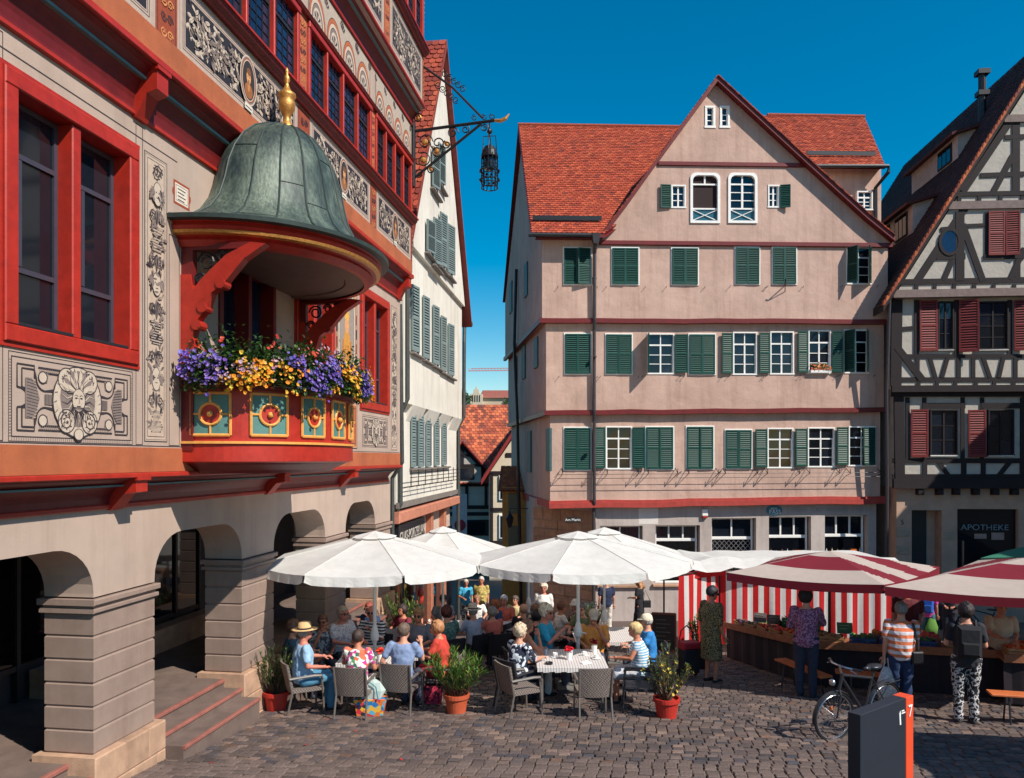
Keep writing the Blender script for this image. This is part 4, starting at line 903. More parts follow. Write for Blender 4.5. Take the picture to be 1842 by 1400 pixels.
# main roof, left part
eL = px(955, 420, -.45); eR = px(1092, 420, -.45); rD = 6.3; rz = px(1100, 229, rD)[1]; rl = px(932, 228, rD)[0]; rr_ = px(1240, 228, rD)[0]
ro = (lambda y: y)
Q = [(eL[0], -.45, eL[1]), (eR[0]-.1, -.45, eL[1]), (rr_+3, rD, rz), (rl, rD, rz)]
q = MB(); q.add([Q[0], Q[1], Q[2], Q[3], (Q[0][0], -.45, Q[0][2]-.14), (Q[1][0], -.45, Q[1][2]-.14), (Q[2][0], rD, rz-.2), (Q[3][0], rD, rz-.2)], [(0, 1, 2, 3), (7, 6, 5, 4), (0, 4, 5, 1), (3, 2, 6, 7), (0, 3, 7, 4)]); q.build('roof_deck', DRED, PH)
def left_of_gable(p):
    t = (p.z-zA)/(AP[1]-zA); xg = LF[0]+(AP[0]-LF[0])*max(t, 0); return p.x < xg+.3
tiles(PH, 'roof_tiles', Q, .2, .185, inside=left_of_gable, seed=4)
q = MB(); q.add([(rl, rD, rz), (SR, rD, rz), (SR, 12.6, zA), (rl-.6, 12.6, zA)], [(0, 1, 2, 3)]); q.build('rear_roof', DRED, PH)
q = MB(); q.add([(0, .02, zA), (-1.15, 12.3, zA), (rl+.25, rD, rz-.15)], [(0, 2, 1)]); q.build('side_gable', PINK, PH)
q = MB(); q.tube([(rl, rD, rz+.05), (rr_+.4, rD, rz+.05)], .1, 8); q.build('ridge_tiles', mat('ridge_clay', srgb(150, 70, 50), .9, .25, 9, .4, 20), PH)
q = MB(); zs = px(1020, 396, .1)[1]; q.box(px(958, 396, .1)[0], px(1082, 396, .1)[0], .05, .09, zs-.02, zs+.16); q.build('snow_guard', BLK, PH)
q = MB(); q.tube([(eL[0]-.1, -.55, eL[1]-.08), (eR[0]-.6, -.55, eL[1]-.08)], .085, 8); q.build('gutter', DARK, PH)
q = MB(); q.box(eL[0]+.2, eR[0]-.5, -.3, .05, zA-.02, zA+.25); q.build('eaves_board', DRED, PH)
# right part of the roof behind the gable
dR = 1.7; e0 = px(1430, 298, dR-.5); e1 = px(1592, 298, dR-.5); r0 = px(1380, 213, rD); r1 = px(1555, 212, rD)
b = MB(); b.box(px(1400, 300, dR)[0], px(1585, 300, dR)[0], dR, 9, zA-.5, e0[1]+.1); b.build('rear_wall', PINK, PH)
Q2 = [(e0[0]-1, dR-.5, e0[1]), (e1[0], dR-.5, e1[1]), (r1[0], rD, r1[1]), (r0[0]-1, rD, r1[1])]
q = MB(); q.add([Q2[0], Q2[1], Q2[2], Q2[3], (Q2[0][0], dR-.5, e0[1]-.15), (Q2[1][0], dR-.5, e1[1]-.15)], [(0, 1, 2, 3), (0, 4, 5, 1)]); q.add([Q2[1], Q2[2], (Q2[1][0], 9, e1[1])], [(0, 2, 1)]); q.build('roof_deck', DRED, PH)
tiles(PH, 'roof_tiles', Q2, .2, .185, seed=9)
q = MB(); q.tube([(e0[0], dR-.6, e0[1]-.06), (e1[0]+.1, dR-.6, e1[1]-.06), (e1[0]+.1, dR-.6, e1[1]-.3), (e1[0]-.2, dR-.1, e1[1]-.8), (e1[0]-.2, dR-.1, zA)], .08, 8); zs = px(1510, 277, dR+.1)[1]; q.box(px(1452, 280, dR+.1)[0], e1[0]-.1, dR+.1, dR+.14, zs-.05, zs+.12); q.build('gutter', DARK, PH)
q = MB(); q.tube([(r0[0], rD, r1[1]+.05), (r1[0], rD, r1[1]+.05)], .1, 8); q.build('ridge_tiles', MATS['ridge_clay'], PH)
lattice_window(PH, *PF.rect(1539, 1567, 345.8, 380, dR), dR-.12, 2, 3, .3)
# downpipe with hopper
q = MB(); xd = px(1070, 430, -.2)[0]; q.tube([(xd, -.5, eL[1]-.15), (xd, -.15, eL[1]-.7), (xd, -.13, zB), (xd, -.02, zB-.4), (xd, 0, zC), (xd+.02, .12, zC-.4), (xd+.02, .12, zD), (xd+.02, .3, zD-.4), (xd+.02, .32, zG)], .07, 8)
q.hexa([(xd-.1, -.6, eL[1]-.4), (xd+.1, -.6, eL[1]-.4), (xd+.1, -.35, eL[1]-.4), (xd-.1, -.35, eL[1]-.4), (xd-.17, -.66, eL[1]-.02), (xd+.17, -.66, eL[1]-.02), (xd+.17, -.3, eL[1]-.02), (xd-.17, -.3, eL[1]-.02)])
for z in (zA-1.6, zB-1.5, zC-1.4): q.tube([(xd, -.12, z), (xd, -.12, z+.06)], .085, 8)
q.build('downpipe', mat('dark_zinc', srgb(60, 56, 62), .5, .2), PH)
# ground floor: shop with deep windows, stone corner
g0 = px(1072, 950, D3)[0]; SG = SR-.25
b = MB(); b.prismz([(g0, D3), (SG, D3), (SG, 12), (-.4, 12), (-.15, 3.4)], zG, zD); gf = b.build('shop_wall', PALE, PH); c = MB()
for w in WG: a, e, p, r_ = PF.rect(*w, D3); c.box(a-.02, e+.02+.28, D3-.3, D3+.42, p, r_)
cut(gf, c)
for k, w in enumerate(WG):
    a, e, p, r_ = PF.rect(*w, D3); e += .25; y = D3+.3; f = MB(); t = .07; zt = r_-(r_-p)*(.26 if k < 2 else .33)
    for q in ((a, e, r_-t, r_), (a, e, p, p+t), (a, a+t, p+t, r_-t), (e-t, e, p+t, r_-t), (a+t, e-t, zt-.06, zt+.06)): f.bbox(q[0], q[1], y-.04, y+.06, q[2], q[3], .01)
    for j in ((1, 2) if k in (1, 3, 4) else (1,)): n = 3 if k in (1, 3, 4) else 2; x = a+(e-a)*j/n; f.box(x-.03, x+.03, y-.035, y+.055, zt+.06, r_-t)
    win = f.build('shop_window', WPT, PH); n = 3 if k in (1, 3, 4) else 2
    for j in range(n): g = MB(); xa, xb = a+(e-a)*j/n, a+(e-a)*(j+1)/n; g.quad((xa, y+.02, zt), (xb, y+.02, zt), (xb, y+.02, r_-.03), (xa, y+.02, r_-.03)); g.build('pane', GLS, win)
    g = MB(); g.quad((a, y+.022, p), (e, y+.022, p), (e, y+.022, zt), (a, y+.022, zt)); g.build('pane', GLD2, win)
    q = MB(); q.bbox(a-.15, e+.15, D3-.12, D3+.05, p-.12, p, .02); q.build('window_sill', SND, PH)
    if k == 2:
        q = MB(); m = 9
        for i in range(-m, m*2):
            for sg in (1, -1):
                x0 = a+(e-a)*i/m; p0 = Vector((x0, y-.01, p+.1)); p1 = Vector((x0+sg*(zt-p)*.8, y-.01, zt-.1))
                lo, hi = 0, 1
                ts = [(X-p0.x)/(p1.x-p0.x) for X in (a+.05, e-.05)]; t0, t1 = max(0, min(ts)), min(1, max(ts))
                if t1 > t0: q.beam(p0.lerp(p1, t0), p0.lerp(p1, t1), .018)
        q.build('roller_grille', mat('grille_metal', srgb(150, 146, 150), .4, metal=.6), win)
    if k > 2:
        for j, zz in enumerate((.28, .58)):
            q = MB(); z = p+(zt-p)*zz; q.box(a+.1, e-.1, y-.06, y-.03, z-.02, z); q.build('display_shelf', mat('shelf_glass', srgb(90, 140, 150), .3), win)
            q = MB(col=True); rr = random.Random(k*7+j)
            for i in range(11 if j == 0 else 7):
                x = a+.15+(e-a-.3)*i/(10 if j == 0 else 6); hh = rr.uniform(.12, .26); q.cc = srgb(*rr.choice([(30, 30, 34), (70, 30, 30), (190, 190, 190), (40, 70, 60), (200, 180, 130)])); q.lathe([(.035, z), (.035, z+hh*.6), (.014, z+hh*.75), (.014, z+hh), (0, z+hh)], x, y-.07, 7)
            q.cc = srgb(220, 110, 40); q.box(e-.55, e-.3, y-.09, y-.05, z, z+.16); q.build('bottles', ink_attr_mat('bottle_glass', .2), win)['kind'] = 'stuff'
q = MB(); yy = D3; gx0 = px(940, 1000, 3)[0]
rr = random.Random(2); zz = zG
while zz < zD-.75:
    h = rr.uniform(.34, .5); L0 = Vector((g0+.02, D3-.03)); L1 = Vector((-.12, 3.36)); L = (L1-L0).length; x = 0
    while x < L-.05:
        w = min(rr.uniform(.5, .95), L-x); a, e = L0.lerp(L1, x/L), L0.lerp(L1, (x+w)/L); dn = Vector(((L0-L1).y, -(L0-L1).x)).normalized(); dn = dn if dn.y < 0 else -dn; o_ = dn*rr.uniform(.02, .06); k = .012; dd = (e-a).normalized()*k
        b = MB(); a2, e2 = a+dd, e-dd
        b.hexa([(a2.x, a2.y, zz+k), (a2.x+o_.x, a2.y+o_.y, zz+k), (e2.x+o_.x, e2.y+o_.y, zz+k), (e2.x, e2.y, zz+k), (a2.x, a2.y, zz+h-k), (a2.x+o_.x, a2.y+o_.y, zz+h-k), (e2.x+o_.x, e2.y+o_.y, zz+h-k), (e2.x, e2.y, zz+h-k)])
        b.build('corner_stone', SND, PH); x += w
    zz += h
# signs on the shop
SGN = mat('sign_teal', srgb(48, 120, 140), .5); a, z = px(1392, 918, D3)
q = MB(); q.lathe([(0, 0), (.3, 0), (.33, .012), (.33, .03), (.3, .04), (0, .04)], 0, 0, 24); q.v = [(x*1.0+a, D3-z_-.01, y_*.62+z) for x, y_, z_ in q.v]; q.build('oval_sign', SGN, PH)
text(PH, 'vom', a-.02, D3-.06, z+.08, .15, WPT); text(PH, 'FASS', a+.03, D3-.06, z-.07, .24, WPT)
a, z = px(1495, 917, D3); text(PH, 'ESSIG \u00b7 \u00d6L \u00b7 WHISKY \u00b7 WEIN', a, D3-.012, z, .26, mat('faded_lettering', srgb(160, 160, 162), .8), squash=1.02)
a, z = px(1267, 923, D3); q = MB(); q.bbox(a-.12, a+.12, D3-.12, D3, z-.12, z+.16, .02); q.build('alarm_box', WPT, PH); q = MB(); q.bbox(a-.1, a+.1, D3-.13, D3-.01, z-.2, z-.125, .02); q.build('alarm_light', RED, PH)
a, z = px(1030, 935, D3); 
q = MB(); q.bbox(a-.28, a+.28, D3-.1, D3-.07, z-.11, z+.11, .01); ss = q.build('street_sign', BLK, PH); text(PH, 'Am Markt', a, D3-.108, z, .15, WPT)
a, e, p, r_ = PF.rect(1149, 1184, 911, 943, D3); q = MB(); q.box(a, e, D3-.004, D3+.01, p, r_); q.build('paint_patch', mat('lighter_patch', srgb(222, 214, 208), .9, .04), PH)
# string of flag holders under the first-floor windows, and pole holder
q = MB(); z = px(1250, 866, D2)[1]; q.tube([(px(1000, 866, D2)[0], D2-.35, z+.12), (px(1585, 858, D2)[0], D2-.35, z+.2)], .012, 5)
q.tube([(px(1000, 866, D2)[0], D2-.3, z+.28), (px(1585, 858, D2)[0], D2-.3, z+.36)], .01, 5); fb = q.build('wire_rail', BLK, PH)
for x in (1010, 1066, 1090, 1145, 1163, 1215, 1235, 1288, 1300, 1357, 1375, 1432, 1450, 1503, 1522, 1578):
    s_, z_ = px(x, 856, D2); q = MB(); q.tube([(s_, D2, z_+.3), (s_, D2-.38, z_+.1)], .014, 5); q.tube([(s_, D2, z_), (s_, D2-.38, z_+.1), (s_, D2-.36, z_+.28)], .014, 5); q.build('rail_bracket', BLK, PH)
s_, z_ = px(1412, 514, D0); q = MB(); q.tube([(s_, 0, z_), (s_-.15, -.45, z_+.05), (s_-.18, -.5, z_+.15)], .025, 6); q.tube([(s_, 0, z_-.25), (s_-.15, -.42, z_+.02)], .015, 6); q.build('flag_holder', BLK, PH)
# alley side: windows in shade, pipes
for (x0, x1, y0, y1, k) in ((958, 966, 470, 530, 0), (934, 941, 505, 560, 0), (966, 974, 605, 660, 1), (950, 957, 620, 680, 1), (937, 944, 640, 690, 1), (976, 983, 770, 848, 2), (953, 960, 775, 850, 2)):
    Yw = 31+ (979-(x0+x1)/2)*.22; zc = H+(HY-(y0+y1)/2)/F*Yw; hh = (y1-y0)/F*Yw; t = (Yw-31)/12.3; X = .17*k-1.15*t-.03; W = .9
    q = MB(); q.hexa([(X-.03, (Yw-31), zc-hh/2), (X+.06, (Yw-31), zc-hh/2), (X-.03, (Yw-31)+W, zc-hh/2), (X-.12, (Yw-31)+W, zc-hh/2), (X-.03, (Yw-31), zc+hh/2), (X+.06, (Yw-31), zc+hh/2), (X-.03, (Yw-31)+W, zc+hh/2), (X-.12, (Yw-31)+W, zc+hh/2)]); q.build('side_window', mat('side_shutter', srgb(60, 92, 96), .6), PH)
q = MB(); q.tube([(-.75, 7, zA+.5), (-.85, 7, zB), (-.7, 7, zC), (-.5, 7, zG)], .08, 6); q.build('side_downpipe', DARK, PH)
# ------------------------------------------------------------ half-timbered pharmacy house (right)
HX = (1609-CX)/F*30.7
HF = Frame(HX, 30.7, radians(-5.0))
HT = thing('half_timbered_house', 'dark half-timbered gabled house with red shutters at the right edge', 'building', (HX, 30.7, 0), HF.a)
hx = HF.pix
def beam(x0, y0, x1, y1, w, d=0, out=.05, name='beam', m=None, ww=None):
    """timber between two photo points on the wall plane d, width w photo px"""
    a, e = hx(x0, y0, d), hx(x1, y1, d); k = w/F*30.5; q = MB()
    q.beam((a[0], d, a[1]), (e[0], d, e[1]), out*2, k, up=(0, 1, 0)) if 0 else None
    A_, B_ = Vector((a[0], 0, a[1])), Vector((e[0], 0, e[1])); t = (B_-A_).normalized(); n_ = Vector((-t.z, 0, t.x))*k/2; A_ -= t*.02; B_ += t*.02
    p = [A_-n_, B_-n_, B_+n_, A_+n_]; oo = out*RND.uniform(.8, 1.15)
    q.add([(v.x, d-oo, v.z) for v in p]+[(v.x, d+.03, v.z) for v in p], [(0, 1, 2, 3), (7, 6, 5, 4)]+[(i, i+4, (i+1) % 4+4, (i+1) % 4) for i in range(4)])
    return q.build(name, m or TIMB, HT)
z2, z3, z4, z5 = hx(1700, 531)[1], hx(1700, 697)[1], hx(1700, 878)[1], -3.6
WE = 12.2                                                     # width of the house
e1, e2 = .22, .42                                             # each storey steps back below
b = MB(); AX = WE/2; slope = (z2-hx(1842, 156)[1])/(0-hx(1842, 156)[0]); AZ = z2+slope*AX
b.prism([(0, z2), (WE, z2), (AX, AZ-.3)], 0, 14); b.build('gable_wall', INF, HT)
b = MB(); b.box(.12, WE-.1, e1, 14, z3, z2); w1 = b.build('storey_wall', INF, HT)
b = MB(); b.box(.22, WE-.1, e2, 14, z4, z3); w2 = b.build('storey_wall', INF, HT)
b = MB(); b.box(.3, WE-.1, e2+.15, 14, z5, z4); gw = b.build('shop_wall', mat('shop_stone', srgb(190, 156, 136), .9, .1, 2, .4, 20), HT)
# roof: left slope with dormers, verge
R0 = Vector((-.55, -.35, z2-.45)); RA = Vector((AX, -.35, AZ+.2))
q = MB(); pts = [R0, RA, Vector((WE+.5, -.35, z2-.45))]; th = .22
for p0, p1 in zip(pts, pts[1:]):
    q.hexa([(p0.x, -.35, p0.z-th), (p1.x, -.35, p1.z-th), (p1.x, 14.3, p1.z-th), (p0.x, 14.3, p0.z-th), (p0.x, -.35, p0.z), (p1.x, -.35, p1.z), (p1.x, 14.3, p1.z), (p0.x, 14.3, p0.z)])
q.build('roof_deck', TIMB, HT)
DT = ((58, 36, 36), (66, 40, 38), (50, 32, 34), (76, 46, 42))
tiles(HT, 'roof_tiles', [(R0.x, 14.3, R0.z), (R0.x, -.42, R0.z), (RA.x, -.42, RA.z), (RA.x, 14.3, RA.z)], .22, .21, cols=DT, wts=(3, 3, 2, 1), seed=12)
q = MB(col=True); L = (RA-R0).length; n = int(L/.2); rr = random.Random(8); u = (RA-R0).normalized(); nn = Vector((-u.z, 0, u.x))
for i in range(n):
    a = R0+u*(L*i/n); q.cc = srgb(*rr.choice([(186, 96, 56), (160, 80, 50), (200, 110, 66), (140, 70, 50)])); e = a+u*.19; 
    q.hexa([(a.x, -.47, a.z), (e.x, -.47, e.z), (e.x, -.3, e.z), (a.x, -.3, a.z)]+[(v.x+nn.x*k, y, v.z+nn.z*k) for v, y, k in ((a, -.47, .06), (e, -.47, .12), (e, -.3, .12), (a, -.3, .06))])
q.build('verge_tiles', TILE, HT)['kind'] = 'stuff'
def on_slope(t): return R0.lerp(RA, t)
for (t0, t1, y0, y1) in ((.30, .47, 2.2, 9.5), (.60, .75, 2.6, 7.2)):
    a, c_ = on_slope(t0), on_slope(t1); q = MB(); xf = a.x+.15
    q.add([(xf, y0, a.z-.1), (xf, y1, a.z-.1), (xf, y1, c_.z-.25), (xf, y0, c_.z-.25), (c_.x, y0, c_.z), (c_.x, y1, c_.z), (a.x+.2, y0, a.z)], [(0, 3, 2, 1), (0, 4, 3), (3, 4, 5, 2)]); q.build('dormer', INF, HT)
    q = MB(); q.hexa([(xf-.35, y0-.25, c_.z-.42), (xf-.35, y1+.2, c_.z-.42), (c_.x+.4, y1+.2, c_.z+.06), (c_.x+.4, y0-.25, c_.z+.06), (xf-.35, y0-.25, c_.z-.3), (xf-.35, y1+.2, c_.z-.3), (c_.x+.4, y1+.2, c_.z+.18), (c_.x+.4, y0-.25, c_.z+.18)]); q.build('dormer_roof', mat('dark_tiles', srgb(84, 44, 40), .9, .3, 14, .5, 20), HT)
    for k in range(3 if t0 < .5 else 1):
        yy = y0+.5+k*1.9; q = MB(); q.box(xf-.04, xf+.02, yy, yy+1.3, a.z+.35, c_.z-.45); w_ = q.build('dormer_window', TIMB, HT)
        for j in range(3): g = MB(); g.box(xf-.055, xf-.045, yy+.08+.4*j, yy+.4+.4*j, a.z+.42, c_.z-.52); g.build('pane', GLS, w_)
ch = on_slope(.80); q = MB(); q.tube([(ch.x, 3.0, ch.z-.3), (ch.x, 3.0, ch.z+1.9)], .16, 8); q.box(ch.x-.22, ch.x+.22, 2.8, 3.2, ch.z+.9, ch.z+1.1); q.box(ch.x-.24, ch.x+.24, 2.78, 3.22, ch.z+1.8, ch.z+2.0); q.build('flue', BLK, HT)
# gable timbers
GRB = mat('grey_moulded_beam', srgb(126, 108, 104), .8, .15, 6, .3, 30)
beam(1606, 530, 1960, 524, 14, 0, .14, m=GRB); beam(1611, 508, 1960, 502, 10); beam(1706, 371, 1960, 366, 14, 0, .12, m=GRB); beam(1716, 350, 1960, 346, 8); beam(1806, 215, 1960, 212, 13, 0, .1, m=GRB)
for x in (1648, 1681, 1716, 1752, 1787, 1824): beam(x, 513, x, 524, 6)
for x in (1725, 1761, 1799, 1838): beam(x, 352, x, 364, 6)
beam(1726, 383, 1726, 505, 15); beam(1733, 407, 1772, 405, 6); beam(1731, 405, 1767, 505, 11); beam(1697, 505, 1712, 470, 9); beam(1685, 462, 1735, 461, 12); beam(1775, 383, 1775, 465, 7); beam(1770, 463, 1842, 461, 9); beam(1650, 505, 1740, 368, 13); beam(1830, 382, 1830, 505, 9)
beam(1817, 503, 1842, 448, 9); beam(1693, 413, 1720, 410, 7)
beam(1827, 222, 1827, 345, 13); beam(1787, 345, 1822, 280, 10); beam(1764, 316, 1842, 313, 8); beam(1808, 248, 1842, 246, 8); beam(1732, 345, 1816, 220, 12)
# oval window
s_, z_ = hx(1707.5, 435.7); q = MB(); q.add([(s_+.42*cos(2*pi*i/24), -.07, z_+.55*sin(2*pi*i/24)) for i in range(24)]+[(s_+.31*cos(2*pi*i/24), -.07, z_+.43*sin(2*pi*i/24)) for i in range(24)]+[(s_+.42*cos(2*pi*i/24), .02, z_+.55*sin(2*pi*i/24)) for i in range(24)], [f for i in range(24) for f in ((i, (i+1) % 24, (i+1) % 24+24, i+24), (i+48, (i+1) % 24+48, (i+1) % 24, i))])
ow = q.build('oval_window', TIMB, HT); g = MB(); g.add([(s_+.32*cos(2*pi*i/20), -.05, z_+.44*sin(2*pi*i/20)) for i in range(20)], [tuple(range(20))]); g.build('pane', GLB, ow)
def hshut(x0, x1, y0, y1, d, ang=0): a, e, p, r_ = HF.rect(x0, x1, y0, y1, d); shutter(HT, RSH, a, d-.09, p, e-a, r_-p, ang, 0, 9)
hshut(1776, 1805, 381, 460, 0); hshut(1807, 1831, 381, 460, 0, radians(-8))
# first floor
beam(1613, 540, 1611, 694, 19, e1, .07, 'corner_post'); beam(1604, 641, 1960, 641, 7, e1); beam(1604, 683, 1960, 683, 8, e1); beam(1604, 700, 1960, 698, 12, e1, .09); beam(1604, 706, 1960, 706, 16, e2, .12)
beam(1622, 592, 1645, 590, 7, e1); beam(1648, 541, 1648, 640, 8, e1); beam(1720, 541, 1720, 640, 8, e1); beam(1816, 541, 1816, 640, 8, e1); beam(1613, 625, 1658, 683, 12, e1, .06)
for x0, x1 in ((1650, 1650), (1672, 1682), (1704, 1694), (1724, 1724), (1750, 1750), (1768, 1780), (1804, 1796), (1826, 1826)): beam(x0, 644, x1, 679, 7, e1)
for x in (1652, 1685, 1718, 1755, 1788, 1823): beam(x, 686, x, 695, 6, e1)
def hwin(x0, x1, y0, y1, d, rows=3):
    r_ = HF.rect(x0, x1, y0, y1, d); lattice_window(HT, *r_, d-.1, 2, rows, .0, fm=TIMB, frame=.06, proud=.02, deep=.11)
    q = MB(); q.bbox(r_[0], r_[1], d-.12, d-.07, r_[2]-.03, r_[2]+.03, .01); q.build('window_sill', WPT, HT)
hwin(1685, 1714, 543, 630, e1); hwin(1757, 1812, 543, 630, e1, 4); hshut(1653, 1685, 541, 632, e1); hshut(1723, 1756, 540, 634, e1, radians(-18)); hshut(1822, 1850, 540, 631, e1, radians(-12))
# ground-to-first row
beam(1616, 715, 1618, 862, 17, e2, .08, 'corner_post'); beam(1606, 829, 1960, 829, 9, e2); beam(1606, 858, 1960, 858, 10, e2); beam(1606, 870, 1960, 870, 18, e2, .16)
for x in (1632, 1662, 1731, 1766, 1838): beam(x, 716, x, 826, 7, e2)
beam(1662, 730, 1735, 730, 10, e2); beam(1766, 730, 1835, 730, 10, e2)
beam(1663, 832, 1663, 856, 8, e2); beam(1688, 832, 1706, 856, 8, e2); beam(1733, 832, 1733, 856, 9, e2); beam(1768, 832, 1768, 856, 8, e2); beam(1815, 832, 1796, 856, 8, e2); beam(1838, 832, 1838, 856, 8, e2)
hwin(1671, 1722, 737, 820, e2); hwin(1775, 1822, 737, 820, e2); hshut(1637, 1667, 737, 823, e2, radians(-5)); hshut(1740, 1771, 738, 823, e2, radians(-5))
for x in (1655, 1690, 1720, 1755, 1790, 1825): s_, z_ = hx(x, 884, e2); q = MB(); q.bbox(s_-.12, s_+.12, e2-.12, e2+.16, z_-.14, z_+.1, .02); q.build('corbel', TIMB, HT)
# shop front
d = e2+.15; c = MB(); RD = HF.rect(1640, 1694, 918, 1060, d); RS = HF.rect(1722, 1832, 916, 1050, d); c.box(RD[0], RD[1], d-.3, d+.6, z5+.3, RD[3]); c.box(RS[0], RS[1], d-.3, d+.4, RS[2], RS[3]); cut(gw, c)
q = MB(); q.bbox(RD[0], RD[0]+.78, d+.5, d+.56, z5+.3, RD[3], .01); q.build('door', mat('dark_door', srgb(38, 30, 34), .5), HT)
q = MB(); q.box(RS[0], RS[1], d+.2, d+.22, RS[2], RS[3]); q.build('shop_pane', GLD2, HT)
s_, z_ = hx(1775, 950, d); text(HT, 'APOTHEKE', s_, d+.16, z_, .32, mat('pale_letters', srgb(120, 140, 150), .5), squash=1.15)
for x0, x1, y0, y1 in ((1756, 1778, 961, 970), (1787, 1810, 959, 972)): r_ = HF.rect(x0, x1, y0, y1, d); q = MB(); q.box(r_[0], r_[1], d+.15, d+.17, r_[2], r_[3]); q.build('poster', mat('poster_paper', srgb(170, 140, 130), .8), HT)
s_, z_ = hx(1623, 940, d); text(HT, '5', s_, d-.01, z_, .28, BLK)
for x0, x1, y0, y1 in ((1612, 1635, 951, 965), (1612, 1635, 982, 997), (1697, 1716, 957, 970)):
    r_ = HF.rect(x0, x1, y0, y1, d); q = MB(); q.bbox(r_[0], r_[1], d-.03, d, r_[2], r_[3], .01); q.build('wall_plaque', mat('plaque_brass', srgb(170, 146, 126), .5), HT)
q = MB(); s_ = hx(1600, 600, -.1)[0]; q.tube([(s_, -.1, z2-.2), (s_, .2, z3), (s_+.1, .4, z4), (s_+.1, .5, z5)], .07, 8); q.build('downpipe', mat('dark_zinc', srgb(60, 56, 62), .5), HT)

# ------------------------------------------------------------ white house beyond the town hall
WF = Frame(-3.02, 20.35, pi/2-math.atan(.105))
WH = thing('white_house', 'white plastered house with grey-green shutters beyond the town hall', 'building', (-3.02, 20.35, 0), WF.a)
wx = WF.pix; WLn = 8.9; zb0, zb1, zb2 = wx(720, 905)[1], 7.85, 10.4
ZL = wx(712, 908)[1]; ZM = wx(730, 722)[1]; ZE = 9.9
b = MB(); b.box(0, WLn, .25, 9, -2.6, ZL); b.build('shop_wall', mat('white_house_stone', srgb(196, 172, 156), .9), WH)
b = MB(); b.box(0, WLn, 0, 9, ZL, ZM-.1); b.build('storey_wall', WHI, WH)
b = MB(); b.box(-.05, WLn+.05, -.2, 9, ZM-.1, ZE); b.build('storey_wall', WHI, WH)
AZ2 = 17.2; mid = WLn/2
b = MB(); b.prism([(-.05, ZE), (WLn+.05, ZE), (mid, AZ2)], -.32, 9); b.build('gable_wall', WHI, WH)
q = MB(); q.box(0, WLn, -.06, .02, ZL-.12, ZL+.04); q.build('jetty_edge', mat('grey_sill', srgb(120, 112, 106), .9), WH)
q = MB(); q.bbox(-.1, WLn+.1, -.12, .2, ZL-.5, ZL-.2, .03); q.build('shop_fascia', mat('salmon_fascia', srgb(186, 120, 96), .8, .15), WH)
E2 = (-.7, -1.1+ZE); q = MB(); ov = -.5
for (p0, p1) in (((-.6, ZE-.5), (mid, AZ2+.25)), ((mid, AZ2+.25), (WLn+.6, ZE-.5))):
    q.hexa([(p0[0], ov, p0[1]-.18), (p1[0], ov, p1[1]-.18), (p1[0], 9, p1[1]-.18), (p0[0], 9, p0[1]-.18), (p0[0], ov, p0[1]), (p1[0], ov, p1[1]), (p1[0], 9, p1[1]), (p0[0], 9, p0[1])])
q.build('roof_deck', mat('verge_board', srgb(128, 54, 46), .8, .2, 6), WH)
tiles(WH, 'roof_tiles', [(-.62, 7, ZE-.5), (-.62, ov, ZE-.5), (mid, ov, AZ2+.25), (mid, 7, AZ2+.25)], .22, .24, cols=((150, 60, 44), (166, 72, 50), (126, 50, 40), (178, 86, 58)), wts=(3, 3, 2, 1), seed=15)
q = MB(); q.tube([(WLn+.7, ov, ZE-.55), (WLn+.7, 8, ZE-.55)], .09, 8); q.tube([(WLn+.7, ov+.3, ZE-.6), (WLn+.3, -.25, ZE-1.3), (WLn+.2, -.25, ZM), (WLn+.15, -.05, ZM-.4), (WLn+.15, -.05, -2)], .07, 8); q.build('downpipe', MATS['old_zinc'], WH)
q = MB(); q.tube([(.15, -.26, ZE-.4), (.15, -.26, ZM), (.12, -.08, ZM-.4), (.12, -.08, ZL), (.12, .2, ZL-.5), (.12, .2, -2)], .06, 8); q.build('downpipe', MATS['old_zinc'], WH)
DK = mat('window_reveal', srgb(50, 50, 56), .6)
def wshut(x0, x1, y0, y1, d, ang=0.0, W=.5):
    a, e, p, r_ = WF.rect(x0, x1, y0, y1, d); shutter(WH, GRN2, a, d-.05, p, W, r_-p, radians(-ang), 0, 10)
    q = MB(); q.bbox(a+W+.04, a+W+.6, d-.02, d+.02, p-.03, r_+.03, .01); win = q.build('window', WPT, WH); g = MB(); g.box(a+W+.14, a+W+.46, d-.035, d-.025, p+.02, r_-.02); g.build('pane', GLS, win)
    q = MB(); q.bbox(a-.05, a+W+.8, d-.12, d, p-.1, p-.04, .01); q.build('window_sill', MATS['grey_sill'], WH)
for k, (x, y0, y1) in enumerate(((738, 516, 633), (758.5, 536, 646), (776.5, 553, 657), (791, 571, 668), (804.5, 585, 676))): wshut(x, x+11-k, y0, y1, -.2, 9)
for k, (x, y0, y1) in enumerate(((737, 728, 840), (750, 732, 840), (764, 736, 839), (779.5, 742, 838), (793.5, 748, 837))): wshut(x, x+11-k, y0, y1, 0, 5, .4)
for (x, y0, y1) in ((765, 400, 456), (777, 398, 478), (789, 388, 482), (803, 410, 496)): wshut(x, x+10, y0, y1, -.34, 16)
for (x, y0, y1) in ((775, 270, 340), (786, 262, 330)): wshut(x, x+7, y0, y1, -.34, 15)
for k in range(4):
    s_ = 1.0+k*2.1; q = MB(); q.add([(s_, -.2, ZM-.1), (s_+1.7, -.2, ZM-.1), (s_+1.7, 0, ZM-.55), (s_, 0, ZM-.55), (s_, .05, ZM-.1), (s_+1.7, .05, ZM-.1)], [(0, 3, 2, 1), (0, 4, 3), (1, 2, 5)]); q.build('jetty_cove', WHI, WH)
q = MB(); z = wx(760, 870)[1]
for k in range(4): q.tube([(.5, -.25, z+.12*k), (WLn-.8, -.25, z+.12*k)], .012, 5)
